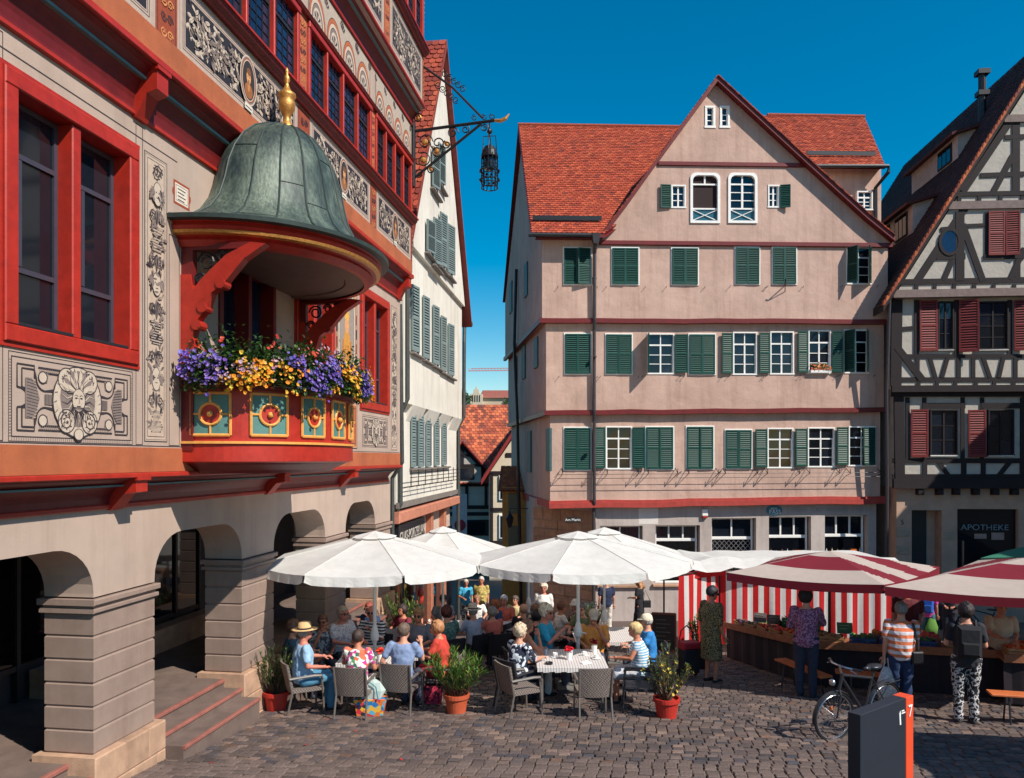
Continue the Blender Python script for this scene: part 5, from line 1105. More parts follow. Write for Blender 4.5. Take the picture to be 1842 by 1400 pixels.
for k in range(9): q.tube([(.5+k*.9, 0, z-.05), (.5+k*.9, -.27, z), (.5+k*.9, -.27, z+.45)], .014, 5)
q.build('flower_rail', BLK, WH)
r_ = WF.rect(709, 738, 930, 968, .1); q = MB(); q.bbox(.1, 3.2, -.05, .1, ZL-1.25, ZL-.55, .02); q.build('shop_sign', BLK, WH); text(WH, 'GLAS-PORZELLAN', 1.65, -.06, ZL-.9, .38, mat('sign_letters', srgb(190, 180, 170), .6), squash=.98)
for k in range(4): s_ = .3+k*2.2; q = MB(); q.bbox(s_, s_+.3, .05, .25, -2.5, ZL-.5, .02); q.build('shop_pier', mat('salmon_pier', srgb(176, 110, 84), .8, .15), WH); g = MB(); g.box(s_+.3, s_+2.2, .2, .24, -1.8, ZL-1.3); g.build('shop_pane', GLS, WH)
rr = random.Random(4)
for k in range(16):
    q = MB(col=True); q.cc = srgb(*rr.choice([(200, 60, 50), (220, 214, 205), (60, 90, 130), (210, 160, 90), (120, 60, 40), (90, 130, 110)])); s_ = .8+rr.random()*5; z = -1.9+rr.random()*2.2; q.ball((s_, -.02, z), rr.uniform(.08, .16), 8, 6, (1, .6, rr.uniform(.8, 2))); q.build('hanging_ware', ink_attr_mat('glazed_ware', .35), WH)

# ------------------------------------------------------------ houses down the alley
def box_house(name, label, loc, ang, w, d, h, roofh, wall, rcols, ridge='x', over=.3, base=-5.5, wts=(3, 3, 2), deck=None):
    t = thing(name, label, 'building', (loc[0], loc[1], 0), ang); b = MB(); b.box(0, w, 0, d, base, h); b.build('wall', wall, t)
    q = MB()
    if ridge == 'x':
        A_ = [(-over, -over, h-.2), (w+over, -over, h-.2), (w+over, d/2, h+roofh), (-over, d/2, h+roofh)]; q.add(A_+[(-over, d+over, h-.2), (w+over, d+over, h-.2)], [(0, 1, 2, 3), (3, 2, 5, 4), (0, 3, 4), (1, 5, 2)])
    else:
        A_ = [(-over, d+over, h-.2), (-over, -over, h-.2), (w/2, -over, h+roofh), (w/2, d+over, h+roofh)]; q.add(A_+[(w+over, -over, h-.2), (w+over, d+over, h-.2)], [(0, 1, 2, 3), (2, 4, 5, 3), (3, 5, 0)])
        b = MB(); b.prism([(0, h-.01), (w, h-.01), (w/2, h+roofh-.35)], 0, .3); b.build('gable_wall', wall, t)
    q.build('roof', deck or DRED, t); tiles(t, 'roof_tiles', A_, .26, .24, cols=rcols, wts=wts, seed=int(w*10))
    return t
ORT = ((190, 96, 62), (206, 112, 74), (160, 76, 56))
# long house with the big orange roof, half-timbered below
a = P(822, 862, 46); e = P(915, 862, 46)
A1 = box_house('alley_house', 'half-timbered house under a big mottled orange roof down the alley', (a.x-1.2, 46.5), radians(3), 6.6, 9, a.z-.1, 4.8, INF, ORT+((130, 70, 56),), wts=(3, 3, 3, 2))
def tb(t, x0, z0, x1, z1, w=.2, y=0): q = MB(); A_, B_ = Vector((x0, 0, z0)), Vector((x1, 0, z1)); u = (B_-A_).normalized(); n_ = Vector((-u.z, 0, u.x))*w/2; p = [A_-n_, B_-n_, B_+n_, A_+n_]; q.add([(v.x, y-.06, v.z) for v in p]+[(v.x, y+.02, v.z) for v in p], [(0, 1, 2, 3)]+[(i, i+4, (i+1) % 4+4, (i+1) % 4) for i in range(4)]); q.build('beam', TIMB, t)
hz = a.z-.1
for z in (hz-.25, hz-1.6, hz-2.0, hz-3.9, hz-4.3): tb(A1, 0, z, 4.4, z, .22)
for x in (1.1, 1.75, 2.9, 3.5, 4.25): tb(A1, x, hz-1.6, x, hz-.2, .18)
for x in (.3, 1.2, 4.2): tb(A1, x, hz-3.9, x, hz-2, .2)
for x0, x1 in ((1.2, 1.7), (4.2, 3.6)): tb(A1, x0, hz-1.2, x1, hz-1.6, .14); tb(A1, x0, hz-3.3, x1, hz-3.9, .14); tb(A1, x0, hz-2.6, x1, hz-2.05, .14)
for k in range(4): tb(A1, .5+k, hz-5.4, .5+k*1.1, hz-4.4, .2)
q = MB(); q.bbox(1.55, 3.3, -.1, .02, hz-3.3, hz-2.35, .03); w_ = q.build('window', TIMB, A1); g = MB(); g.box(1.65, 3.2, -.12, -.105, hz-3.2, hz-2.45); g.build('pane', GLS, A1)
# dormer gable on its left
q = MB(); q.prism([(.4, hz-.1), (2.6, hz-.1), (2.6, hz+.9), (1.5, hz+2.1), (.4, hz+.9)], -.25, 2); q.build('dormer', INF, A1)
q = MB(); 
for p0, p1 in (((.1, hz+.75), (1.5, hz+2.35)), ((1.5, hz+2.35), (2.9, hz+.75))): q.hexa([(p0[0], -.5, p0[1]-.12), (p1[0], -.5, p1[1]-.12), (p1[0], 3, p1[1]-.12), (p0[0], 3, p0[1]-.12), (p0[0], -.5, p0[1]), (p1[0], -.5, p1[1]), (p1[0], 3, p1[1]), (p0[0], 3, p0[1])])
q.build('dormer_roof', DRED, A1)
for x0, z0, x1, z1 in ((.4, hz+.9, 2.6, hz+.9), (1.5, hz+.9, 1.5, hz+2.0), (.5, hz+.9, 1.5, hz+2.0), (2.5, hz+.9, 1.5, hz+2.0), (1.0, hz+1.5, 2, hz+1.5)): tb(A1, x0, z0, x1, z1, .16, -.25)
q = MB(); q.bbox(.9, 2.2, -.32, -.24, hz+.05, hz+.78, .02); w_ = q.build('window', TIMB, A1); g = MB(); g.box(1.0, 2.1, -.34, -.33, hz+.12, hz+.7); g.build('pane', GLS, A1)
A1.scale = (1.35,)*3; A1.location = (A1.location.x*1.35, A1.location.y*1.35, H*(1-1.35))
# gable house at its right
a = P(880, 858, 42)
A2 = box_house('alley_gable_house', 'narrow half-timbered house with red verge beside the yellow house', (a.x, 42.5), radians(2), 4.4, 8, a.z+.2, 3.6, mat('cream_plaster', srgb(222, 206, 182), .9, .08), ORT, ridge='y')
hz = a.z+.2
q = MB(); 
for p0, p1 in (((-.45, hz-.35), (2.2, hz+3.75)), ((2.2, hz+3.75), (4.85, hz-.35))): q.hexa([(p0[0], -.45, p0[1]-.3), (p1[0], -.45, p1[1]-.3), (p1[0], -.3, p1[1]-.3), (p0[0], -.3, p0[1]-.3), (p0[0], -.45, p0[1]), (p1[0], -.45, p1[1]), (p1[0], -.3, p1[1]), (p0[0], -.3, p0[1])])
q.build('verge_board', mat('verge_red', srgb(150, 44, 44), .6), A2)
for x0, z0, x1, z1 in ((0, hz, 4.4, hz), (0, hz-2, 4.4, hz-2), (0, hz-3.8, 4.4, hz-3.8), (.1, hz-5, .1, hz), (1.9, hz-5, 1.9, hz), (.9, hz+1, 3.6, hz+1), (2.2, hz, 2.2, hz+3), (.5, hz-4, 1.4, hz-4.8)): tb(A2, x0, z0, x1, z1, .2)
for z in (hz-1.5, hz-3.6): q = MB(); q.bbox(.5, 1.5, -.1, 0, z, z+1.35, .03); w_ = q.build('window', WPT, A2); g = MB(); g.box(.6, .97, -.12, -.105, z+.1, z+1.25); g.build('pane', GLS, A2); g = MB(); g.box(1.03, 1.4, -.12, -.105, z+.1, z+1.25); g.build('pane', GLS, A2)
A2.scale = (1.3,)*3; A2.location = (A2.location.x*1.3, A2.location.y*1.3, H*(1-1.3))
# yellow house
a = P(900, 870, 39)
A3 = box_house('yellow_house', 'narrow ochre yellow house with orange roof in the shaded alley', (a.x+.1, 38.5), radians(-4), 2.6, 3.5, H+(HY-876)/F*39, 1.0, mat('ochre_wall', srgb(206, 150, 78), .9, .12), ((214, 108, 58), (200, 96, 54), (190, 90, 56)), over=.2)
hz = H+(HY-876)/F*39
for z in (hz-1.3, hz-2.9): q = MB(); q.bbox(.3, .85, -.06, 0, z, z+1.0, .02); q.build('window', mat('grey_shutter', srgb(120, 120, 96), .7), A3); q = MB(); q.bbox(1.2, 1.7, -.06, 0, z, z+1.0, .02); q.build('window', GLS, A3)
# red-tiled strip house beyond the white one
t = box_house('tiled_house', 'brown tiled house seen edge on beyond the white house', (-3.35, 29.6), pi/2-math.atan(.1), 4.5, 5, 6.4, 3.5, mat('brown_wall', srgb(150, 108, 84), .9, .15), ((120, 56, 48), (140, 66, 52), (100, 48, 44)), over=.5)
# castle on the hill, trees, crane
c_ = thing('castle', 'far castle range with long red roof and stepped gable on the hill', 'building', (0, 170, 0))
q = MB(); a = P(862, 716, 170); e = P(930, 716, 170); q.box(a.x, e.x+5, 0, 12, a.z-12, a.z+.2); q.build('wall', mat('castle_wall', srgb(196, 176, 150), .9), c_)
q = MB(); r_ = P(866, 698, 170); q.add([(a.x, -.5, a.z), (e.x+5, -.5, a.z), (e.x+5, 6, r_.z), (r_.x, 6, r_.z)], [(0, 1, 2, 3)]); q.build('roof', mat('castle_roof', srgb(150, 84, 70), .9, .12, 2), c_)
q = MB(); g0 = P(845, 716, 168); w = P(868, 716, 168).x-g0.x; zt = P(857, 693, 168).z-g0.z
q.prism([(g0.x, g0.z-4), (g0.x+w, g0.z-4), (g0.x+w, g0.z+zt*.3), (g0.x+w*.75, g0.z+zt*.35), (g0.x+w*.7, g0.z+zt*.65), (g0.x+w*.58, g0.z+zt*.7), (g0.x+w*.5, g0.z+zt), (g0.x+w*.42, g0.z+zt*.7), (g0.x+w*.3, g0.z+zt*.65), (g0.x+w*.25, g0.z+zt*.35), (g0.x, g0.z+zt*.3)], -2, 2); q.build('stepped_gable', mat('castle_gable', srgb(206, 190, 166), .9, .15), c_)
q = MB()
for k in range(4): q.box(g0.x+w*(.2+.18*k), g0.x+w*(.27+.18*k), -2.1, -1.9, g0.z-.8, g0.z+.6)
q.build('window', GLS, c_)
t = thing('tower_crane', 'thin red and white jib of a far tower crane above the castle', 'crane', (0, 260, 0)); a = P(842, 667.5, 260); e = P(990, 666, 260)
q = MB(); n = 26
for k in range(n): p0, p1 = a.lerp(e, k/n), a.lerp(e, (k+1)/n); q.beam((p0.x, 0, p0.z), (p1.x, 0, p1.z), .25); q.beam((p0.x, 0, p0.z+.8), (p1.x, 0, p1.z+.8), .2) if k > 0 else None; q.beam((p0.x, 0, p0.z+.8), (p1.x, 0, p1.z), .14)
q.build('jib', mat('crane_paint', srgb(200, 120, 110), .6), t)
q = MB(); q.beam((e.x-3, 0, e.z-60), (e.x-3, 0, e.z+5), 1.4); q.build('mast', MATS['crane_paint'], t)
for k, (px_, py, R_) in enumerate(((829, 716, 1.7), (838, 719, 1.3), (917, 728, 1.6))):
    a = P(px_, py, 150); t = thing('hill_tree', ('green tree crown left of the castle gable', 'smaller tree crown below the castle gable', 'tree crown at the right end of the orange roof')[k], 'tree', (a.x, 150, a.z-R_*2.2)); q = MB(); q.tube([(0, 0, -4), (0, 0, R_*1.6)], [.3, .12], 6); q.build('trunk', mat('bark', srgb(80, 62, 48), .9), t); q = MB(col=True); r = random.Random(k)
    for i in range(420):
        d = Vector((r.gauss(0, 1), r.gauss(0, 1), r.gauss(0, 1))).normalized()*R_*r.uniform(.5, 1.05); c = d+Vector((0, 0, R_*2.1)); s_ = R_*.16; q.cc = tuple(x*r.uniform(.6, 1.3) for x in srgb(62, 84, 42)[:3])+(1,); q.add([c+Vector((r.uniform(-s_, s_), r.uniform(-s_, s_), r.uniform(-s_, s_))) for _ in range(4)], [(0, 1, 2), (0, 2, 3)])
    q.build('crown', ink_attr_mat('far_leaf', .8), t)['kind'] = 'stuff'
# building outside the frame on the right whose shadow falls on the pharmacy
t = thing('square_house', 'tall plain house on the right side of the market square', 'building', (24, 8, 0)); q = MB(); q.box(0, 9, -3, 17.3, -3, 11.8); q.build('wall', mat('cream_wall_right', srgb(214, 196, 170), .9, .08), t)
q = MB(); q.add([(-.3, -3.4, 11.7), (-.3, 17.6, 11.7), (4.5, 17.6, 16.5), (4.5, -3.4, 16.5), (9.4, -3.4, 11.7), (9.4, 17.6, 11.7)], [(0, 3, 2, 1), (3, 4, 5, 2), (0, 4, 3), (1, 2, 5)]); q.build('roof', DRED, t)
# ------------------------------------------------------------ cloth, leaves, woven materials
def cloth(name, col, trans=.3, var=.05, stripes=None):
    m = mat(name, col, .85, var, 5, .15, 30); n = m.node_tree.nodes; l = m.node_tree.links; b = n['Principled BSDF']; o = [x for x in n if x.type == 'OUTPUT_MATERIAL'][0]
    src = b.inputs['Base Color'].links[0].from_socket; t = n.new('ShaderNodeBsdfTranslucent'); mx = n.new('ShaderNodeMixShader'); mx.inputs[0].default_value = trans
    l.new(src, t.inputs[0]); l.new(b.outputs[0], mx.inputs[1]); l.new(t.outputs[0], mx.inputs[2]); l.new(mx.outputs[0], o.inputs[0]); return m
LEAF = ink_attr_mat('leaf', .55, .2, 10); PETAL = ink_attr_mat('petal', .6, .1, 20)
for m_, k in ((LEAF, .3), (PETAL, .25)):
    n = m_.node_tree.nodes; l = m_.node_tree.links; b = n['Principled BSDF']; o = [x for x in n if x.type == 'OUTPUT_MATERIAL'][0]
    t = n.new('ShaderNodeBsdfTranslucent'); mx = n.new('ShaderNodeMixShader'); mx.inputs[0].default_value = k
    l.new(b.inputs['Base Color'].links[0].from_socket, t.inputs[0]); l.new(b.outputs[0], mx.inputs[1]); l.new(t.outputs[0], mx.inputs[2]); l.new(mx.outputs[0], o.inputs[0])
def woven(name, c1, c2, sc=55):
    m = mat(name, c1, .6, .1, 8); n = m.node_tree.nodes; l = m.node_tree.links; b = n['Principled BSDF']
    tc = n.new('ShaderNodeTexCoord'); ck = n.new('ShaderNodeTexChecker'); ck.inputs['Scale'].default_value = sc; ck.inputs['Color1'].default_value = c1; ck.inputs['Color2'].default_value = c2
    l.new(tc.outputs['Object'], ck.inputs['Vector']); l.new(ck.outputs['Color'], b.inputs['Base Color'])
    bp = n.new('ShaderNodeBump'); bp.inputs['Distance'].default_value = .01; bp.inputs['Strength'].default_value = .8; l.new(ck.outputs['Fac'], bp.inputs['Height']); l.new(bp.outputs[0], b.inputs['Normal']); return m
CLW = cloth('white_canvas', srgb(236, 234, 230), .3, .06); streaks(CLW, .22, 1.5, 1.5, (.86, .83, .78), .9)
RAT = woven('rattan', srgb(146, 132, 124), srgb(92, 80, 76), 44)
RATD = woven('dark_rattan', srgb(58, 56, 64), srgb(34, 34, 42), 44)
LEG = mat('chair_leg_metal', srgb(132, 124, 118), .4, .1, 8, metal=.5)
# ------------------------------------------------------------ balcony flowers
def bloom(q, c, p, r, rnd, nrm):
    nrm = Vector(nrm)+Vector((rnd.uniform(-.5, .5), rnd.uniform(-.5, .5), rnd.uniform(-.4, .6))); nrm.normalize(); u = nrm.orthogonal().normalized(); v = nrm.cross(u); k = 7; a0 = rnd.random()*6
    q.cc = c; q.add([Vector(p)+nrm*-.01]+[Vector(p)+(u*cos(a0+2*pi*i/k)+v*sin(a0+2*pi*i/k))*r*(1 if i % 2 else .8)+nrm*.006 for i in range(k)], [(0, i+1, (i+1) % k+1) for i in range(k)])
def leafquad(q, p, d, L, w, c):
    d = Vector(d).normalized(); s = d.cross(Vector((0, 0, 1))); s = s.normalized() if s.length > .01 else Vector((1, 0, 0)); up = s.cross(d); p = Vector(p); q.cc = c
    q.add([p, p+d*L*.45+s*w+up*w*.3, p+d*L, p+d*L*.45-s*w+up*w*.3], [(0, 1, 2), (0, 2, 3)])
PURP = [srgb(130, 104, 190), srgb(112, 84, 176), srgb(150, 128, 206), srgb(96, 70, 160)]; YEL = [srgb(240, 178, 50), srgb(246, 160, 44), srgb(236, 190, 70)]; ORR = [srgb(226, 84, 60), srgb(236, 120, 90), srgb(214, 60, 50)]; PNK = [srgb(210, 170, 180), srgb(196, 150, 170)]
GRNL = [srgb(58, 92, 40), srgb(44, 76, 36), srgb(84, 116, 52), srgb(36, 62, 34)]
BOXES = [(.15, 1.0, [(0, .5, PURP), (.45, 1, YEL)], 'purple and yellow petunias in the flower box nearest the wall'), (1.0, 2.0, [(0, .35, YEL), (.25, 1, PURP)], 'purple petunias with trailing greenery at the balcony front left'),
         (2.08, 2.72, [(0, 1, YEL)], 'yellow orange petunias in the middle flower box of the balcony'), (2.78, 3.5, [(0, .7, PURP), (.6, 1, YEL)], 'purple and yellow petunias at the far end of the balcony')]
for bi, (l0, l1, zones, lab) in enumerate(BOXES):
    mid, tg, nm = onplan((l0+l1)/2); org = THF.w(mid.x, mid.y, 5.16); fb = thing('flower_box', lab, 'flowers', org, THF.a, 'flower boxes on the balcony rail')
    rnd = random.Random(40+bi); loc = lambda l, o_, z: Vector(ppt(l, z, o_))-Vector((mid.x, mid.y, 5.16))
    q = MB(); n = 6
    for i in range(n):
        a, e = l0+(l1-l0)*i/n, l0+(l1-l0)*(i+1)/n; q.hexa([loc(a, -.14, 5.17), loc(a, .08, 5.17), loc(e, .08, 5.17), loc(e, -.14, 5.17), loc(a, -.17, 5.34), loc(a, .1, 5.34), loc(e, .1, 5.34), loc(e, -.17, 5.34)])
    q.build('planter', mat('planter_brown', srgb(70, 46, 40), .8), fb)
    lf = MB(col=True); fw = MB(col=True); W = l1-l0; cnt = int(2300*W)
    for k in range(cnt):
        t = rnd.random(); l = l0+W*t; ph = rnd.random(); 
        if ph < .5: z = 5.36+abs(rnd.gauss(.1, .15)); o_ = rnd.uniform(-.22, .2)
        else: z = rnd.uniform(5.1, 5.5)-.06*sin(l*5); o_ = .12+rnd.uniform(0, .16)+(5.42-z)*.1
        p = loc(l, o_, z); _, t_, n_ = onplan(l); d = n_*rnd.uniform(-.2, 1)+t_*rnd.uniform(-1, 1)+Vector((0, 0, rnd.uniform(-.8, .7))); leafquad(lf, p, d, rnd.uniform(.05, .1), rnd.uniform(.015, .03), rnd.choice(GRNL))
    for ci in range(int(30*W)):
        t = rnd.random(); zs = [z_ for z_ in zones if z_[0] <= t <= z_[1]]; pal = rnd.choice(zs)[2] if zs and rnd.random() < .85 else rnd.choice((PURP, YEL, PNK))
        up = rnd.random() < .2; cz = 5.18+.34*rnd.random()-.07*sin((l0+W*t)*5)-(.08 if pal is YEL else 0); cl = l0+W*t
        if up: pal = ORR if rnd.random() < .6 else PNK; cz = 5.52+.2*rnd.random()
        for k in range(rnd.randint(3, 7) if up else rnd.randint(10, 26)):
            l = min(max(cl+rnd.gauss(0, .06), l0-.03), l1+.03); z = cz+rnd.gauss(0, .06); _, t_, n_ = onplan(l); o_ = (rnd.uniform(-.1, .22) if up else .2+rnd.uniform(0, .14)+(5.5-z)*.1); bloom(fw, tuple(c*rnd.uniform(.75, 1.15) for c in rnd.choice(pal)[:3])+(1,), loc(l, o_, z), rnd.uniform(.017, .036), rnd, n_+Vector((0, 0, .4)))
    lf.build('foliage', LEAF, fb)['kind'] = 'stuff'; fw.build('blossoms', PETAL, fb)['kind'] = 'stuff'
# ------------------------------------------------------------ wrought-iron bracket and hanging lantern
S0 = SE-.3; zc = 11.1; o_ = THF.w(S0, J2-.05, zc)
AN = THF.a-pi/2                       # +x local = outwards from the facade
wb = thing('iron_bracket', 'wrought-iron scrolled sign bracket with gilt tips on the town hall corner', 'bracket', o_, AN)
def scr(q, x, z, R, a0, hand, r_=.018, turns=1.4): q.tube([(x+R*(1-.75*i/16)*cos(a0+hand*turns*2*pi*i/16), 0, z+R*(1-.75*i/16)*sin(a0+hand*turns*2*pi*i/16)) for i in range(17)], r_, 5)
q = MB(); q.tube([(0, 0, 1.28), (2.05, 0, 1.42)], .04, 8); q.build('arm', BLK, wb)
q = MB(); q.tube([(0, 0, .1), (1.72, 0, 1.36)], .035, 8); q.build('strut', BLK, wb)
q = MB(); q.tube([(-.15, .0, 3.2), (.1, 0, 3.0), (.75, 0, 2.5), (1.0, 0, 2.3), (1.75, 0, 1.5)], .028, 8); q.build('stay', BLK, wb)
q = MB(); q.tube([(0, 0, -.1), (0, 0, 1.5)], .05, 8); q.build('wall_plate', BLK, wb)
for x, z, R, a0, h, g in ((.3, 1.0, .2, 0, 1, 1), (.25, .55, .2, 2, -1, 1), (.62, .95, .2, 3, 1, 0), (.6, .75, .17, 1, -1, 1), (1.0, 1.18, .15, 0, 1, 0), (1.32, 1.25, .12, 2, -1, 0), (.12, 1.6, .12, 1, 1, 1), (1.8, 1.25, .1, 0, 1, 0), (.15, .2, .13, 0, 1, 0), (.85, .9, .11, 2, 1, 1), (.45, .3, .1, 2, 1, 1)):
    q = MB(); scr(q, x, z, R, a0, h); q.build('scroll', BLK, wb)
    if g: q = MB(); q.ball((x, 0, z), R*.4, 8, 6, (1, .6, 1)); scr(q, x, z, R*.75, a0+1, -h, .014, 1); q.build('gilt_scroll', GLD, wb)
for k in range(5):
    q = MB(); t = k/4; x, z = .72+t*.45, 2.52-t*.4
    for sg in (-1, 1): scr(q, x+sg*.09, z+sg*.13, .09, sg, sg, .012)
    q.build('stay_scroll', BLK, wb)
q = MB(); q.tube([(2.05, 0, 1.42), (2.2, 0, 1.4), (2.33, 0, 1.45), (2.42, 0, 1.56)], [.035, .05, .045, .012], 8); q.build('gilt_beak', GLD, wb)
for x in (1.55, 1.8, 2.0): q = MB(); scr(q, x, 1.52, .08, x, 1, .012); q.build('crest', BLK, wb)
lo = THF.w(S0, J2-.05, zc)+Vector((cos(AN)*1.93, sin(AN)*1.93, 0))
ln = thing('hanging_lantern', 'black iron cage lantern hanging from the scrolled bracket', 'lantern', (lo.x, lo.y, zc+1.38), AN)
q = MB(); q.tube([(0, 0, 0), (0, 0, -.32)], .02, 6); q.ball((0, 0, -.22), .07); q.tube([(-.17, 0, -.7), (-.15, 0, -.34), (.15, 0, -.34), (.17, 0, -.7)], .014, 5); q.tube([(0, -.17, -.7), (0, -.15, -.36), (0, .15, -.36), (0, .17, -.7)], .014, 5); q.build('hanger', BLK, ln)
q = MB(); q.lathe([(.03, -.55), (.12, -.6), (.19, -.72), (.2, -.85), (.19, -.86), (.17, -.72), (.1, -.62), (.03, -.58)], 0, 0, 16); q.build('hood', BLK, ln)
for k in range(12):
    a = 2*pi*k/12; q = MB(); q.tube([(.2*cos(a), .2*sin(a), -.8), (.205*cos(a), .205*sin(a), -1.3), (.19*cos(a), .19*sin(a), -1.62)], .013, 5); scr(q, 0, 0, .001, 0, 1) if 0 else None
    q.ball((.23*cos(a), .23*sin(a), -1.2), .035, 6, 4); q.ball((.23*cos(a+.26), .23*sin(a+.26), -1.42), .035, 6, 4); q.build('cage_bar', BLK, ln)
for z in (-.86, -1.05, -1.28, -1.5, -1.62): q = MB(); q.tube([(.205*cos(2*pi*i/16), .205*sin(2*pi*i/16), z) for i in range(16)], .014, 5, close=True); q.build('cage_ring', BLK, ln)
q = MB(); q.lathe([(0, -.8), (.13, -.82), (.13, -1.15), (0, -1.17)], 0, 0, 12); q.build('lamp_glass', mat('lantern_dark_glass', srgb(40, 52, 62), .2), ln)
# ------------------------------------------------------------ parasols
def parasol(px_, apy, Y, R, drop, m, label, name='parasol', n=8, rot=pi/8, val=.15, ribs=True, vm=None, sx=1, sy=1, group=None, vcurve=True, base=True, stripes=None):
    a = P(px_, apy, Y); gz = G(Y); t = thing(name, label, 'parasol', (a.x, a.y, gz), 0, group); za = a.z-gz; zr = za-drop
    q = MB(); q.smooth = False; cor = [(R*sx*cos(rot+2*pi*i/n-pi/2), R*sy*sin(rot+2*pi*i/n-pi/2)) for i in range(n)]; K = 6
    def pt(i, u, v):        # u along the rim edge, v from the top (0) to the rim (1)
        c0, c1 = cor[i], cor[(i+1) % n]; x, y = c0[0]+(c1[0]-c0[0])*u, c0[1]+(c1[1]-c0[1])*u; sag = .035*sin(pi*u)*v*(2-v); return (x*v, y*v, za-(za-zr)*v**1.06-sag)
    for i in range(n):
        for j in range(K):
            for k in range(4): v0, v1 = .14+.86*k/4, .14+.86*(k+1)/4; q.quad(pt(i, j/K, v0), pt(i, j/K, v1), pt(i, (j+1)/K, v1), pt(i, (j+1)/K, v0))
    q.smooth = True; q.build('canopy', m, t)
    q = MB()
    for i in range(n):
        for j in range(4): q.quad((0, 0, za+.05), *[(x*1.25, y*1.25, z+.035-.01*abs(j-2)) for x, y, z in (pt(i, j/4, .17), pt(i, (j+1)/4, .17), )], (0, 0, za+.05)) if 0 else q.add([(0, 0, za+.06)]+[(x, y, z+.045) for x, y, z in (pt(i, j/4, .2), pt(i, (j+1)/4, .2))], [(0, 1, 2)])
    q.build('vent_cap', m, t)
    rnd = random.Random(int(px_))
    for i in range(n):
        q = MB(); J = 14
        for j in range(J):
            u0, u1 = .015+.97*j/J, .015+.97*(j+1)/J
            def vp(u, d): 
                x, y, z = pt(i, u, 1); w = .005*sin(u*31+i*2)*(d); e = (1-min(1, min(u, 1-u)/.10))**2*.4 if vcurve else 0
                k = 1+.012*d+w; return (x*k, y*k, z-val*d*(1-e))
            for d0, d1 in ((0, .5), (.5, 1)): q.quad(vp(u0, d0), vp(u0, d1), vp(u1, d1), vp(u1, d0))
        q.smooth = True; q.build('valance', vm or m, t)
    PW = mat('parasol_pole', srgb(214, 212, 208), .35, .05, 8)
    for i in range(n): q = MB(); q.tube([Vector(pt(i, 0, v))+Vector((0, 0, .004)) for v in (.14, .4, .7, .99)], .007, 5); q.build('seam', mat('canvas_seam', srgb(206, 202, 196), .9), t)
    q = MB(); q.tube([(0, 0, 0), (0, 0, za+.03)], .033, 10); q.build('pole', PW, t)
    q = MB(); q.lathe([(.04, .95), (.075, 1.0), (.08, 1.08), (.055, 1.2), (.035, 1.26)], 0, 0, 12); q.tube([(.07, 0, 1.06), (.16, 0, 1.04)], .012, 5); q.build('winch', PW, t)
    for i in range(n):
        x, y, z = pt(i, 0, .985); q = MB(); q.beam((0, 0, za-.04), (x, y, z-.03), .022, .03); q.beam((0, 0, za-.75), (x*.55, y*.55, za-(za-zr)*.55-.05), .018, .025); q.build('rib', PW, t)
    if base: q = MB(); q.box(-.4, .4, -.4, .4, .02, .09); q.build('base', mat('concrete_base', srgb(110, 108, 106), .9), t)
    return t
parasol(674, 961, 14.2, 2.06, .47, CLW, 'large white parasol at front left, nearest the town hall arcade')
parasol(1040, 961, 14.75, 2.08, .46, CLW, 'large white parasol at front centre right, over the empty wicker chairs', rot=pi/8+.1)
parasol(797, 951, 20.0, 1.85, .6, CLW, 'white parasol in the second row behind the front left one')
parasol(1087, 953, 18.2, 2.05, .6, CLW, 'white parasol in the second row before the pink house')
parasol(951, 980, 25.0, 1.8, .5, CLW, 'small far white parasol glimpsed between the second-row parasols')
parasol(745, 966, 22.5, 1.2, .5, cloth('taupe_canvas', srgb(150, 124, 112), .2), 'taupe brown parasol by the porcelain shop', rot=0)
# red and beige striped market parasols: rectangular, wide stripes
MRED = cloth('maroon_canvas', srgb(122, 12, 36), .12); MBEI = cloth('beige_canvas', srgb(186, 170, 160), .12)
def market_parasol(label, cors, apex, gz, stripes, val=.15):
    """cors: four rim corners (world), front-left, front-right, back-right, back-left"""
    c = [Vector(p) for p in cors]; ap = Vector(apex); org = Vector((ap.x, ap.y, gz)); t = thing('market_parasol', label, 'parasol', org, 0, 'striped market parasols'); rel = lambda v: v-org
    for i in range(4):
        a, b_ = c[i], c[(i+1) % 4]; N = 30; qs = {}
        for k in range(N):
            u0, u1 = k/N, (k+1)/N
            for j in range(24):
                v0, v1 = j/24, (j+1)/24
                def f(u, v): p = ap.lerp(a.lerp(b_, u), v); p = p-Vector((0, 0, .06*sin(pi*u)*v)); return rel(p)
                # stripes run across the canopy in x: colour by position between left and right
                pm = ap.lerp(a.lerp(b_, (u0+u1)/2), (v0+v1)/2); w = stripes(pm); qs.setdefault(w, MB()).quad(f(u0, v0), f(u0, v1), f(u1, v1), f(u1, v0))
        for w in sorted(qs): qs[w].build('canopy_stripe', MRED if w % 2 else MBEI, t)
        q = MB()
        for k in range(8):
            p0, p1 = a.lerp(b_, k/8)-Vector((0, 0, .06*sin(pi*k/8))), a.lerp(b_, (k+1)/8)-Vector((0, 0, .06*sin(pi*(k+1)/8))); dn = Vector((0, 0, -val)); q.quad(rel(p0), rel(p0+dn), rel(p1+dn), rel(p1))
        q.build('valance', MRED, t)
    q = MB(); q.tube([(0, 0, 0), rel(ap)], .03, 8); q.build('pole', DARK, t)
    for v in c: q = MB(); q.beam(rel(ap)-Vector((0, 0, .04)), rel(v)-Vector((0, 0, .03)), .025); q.build('rib', DARK, t)
    q = MB(); q.box(-.35, .35, -.35, .35, 0, .08); q.build('base', MATS['concrete_base'], t)
    return t
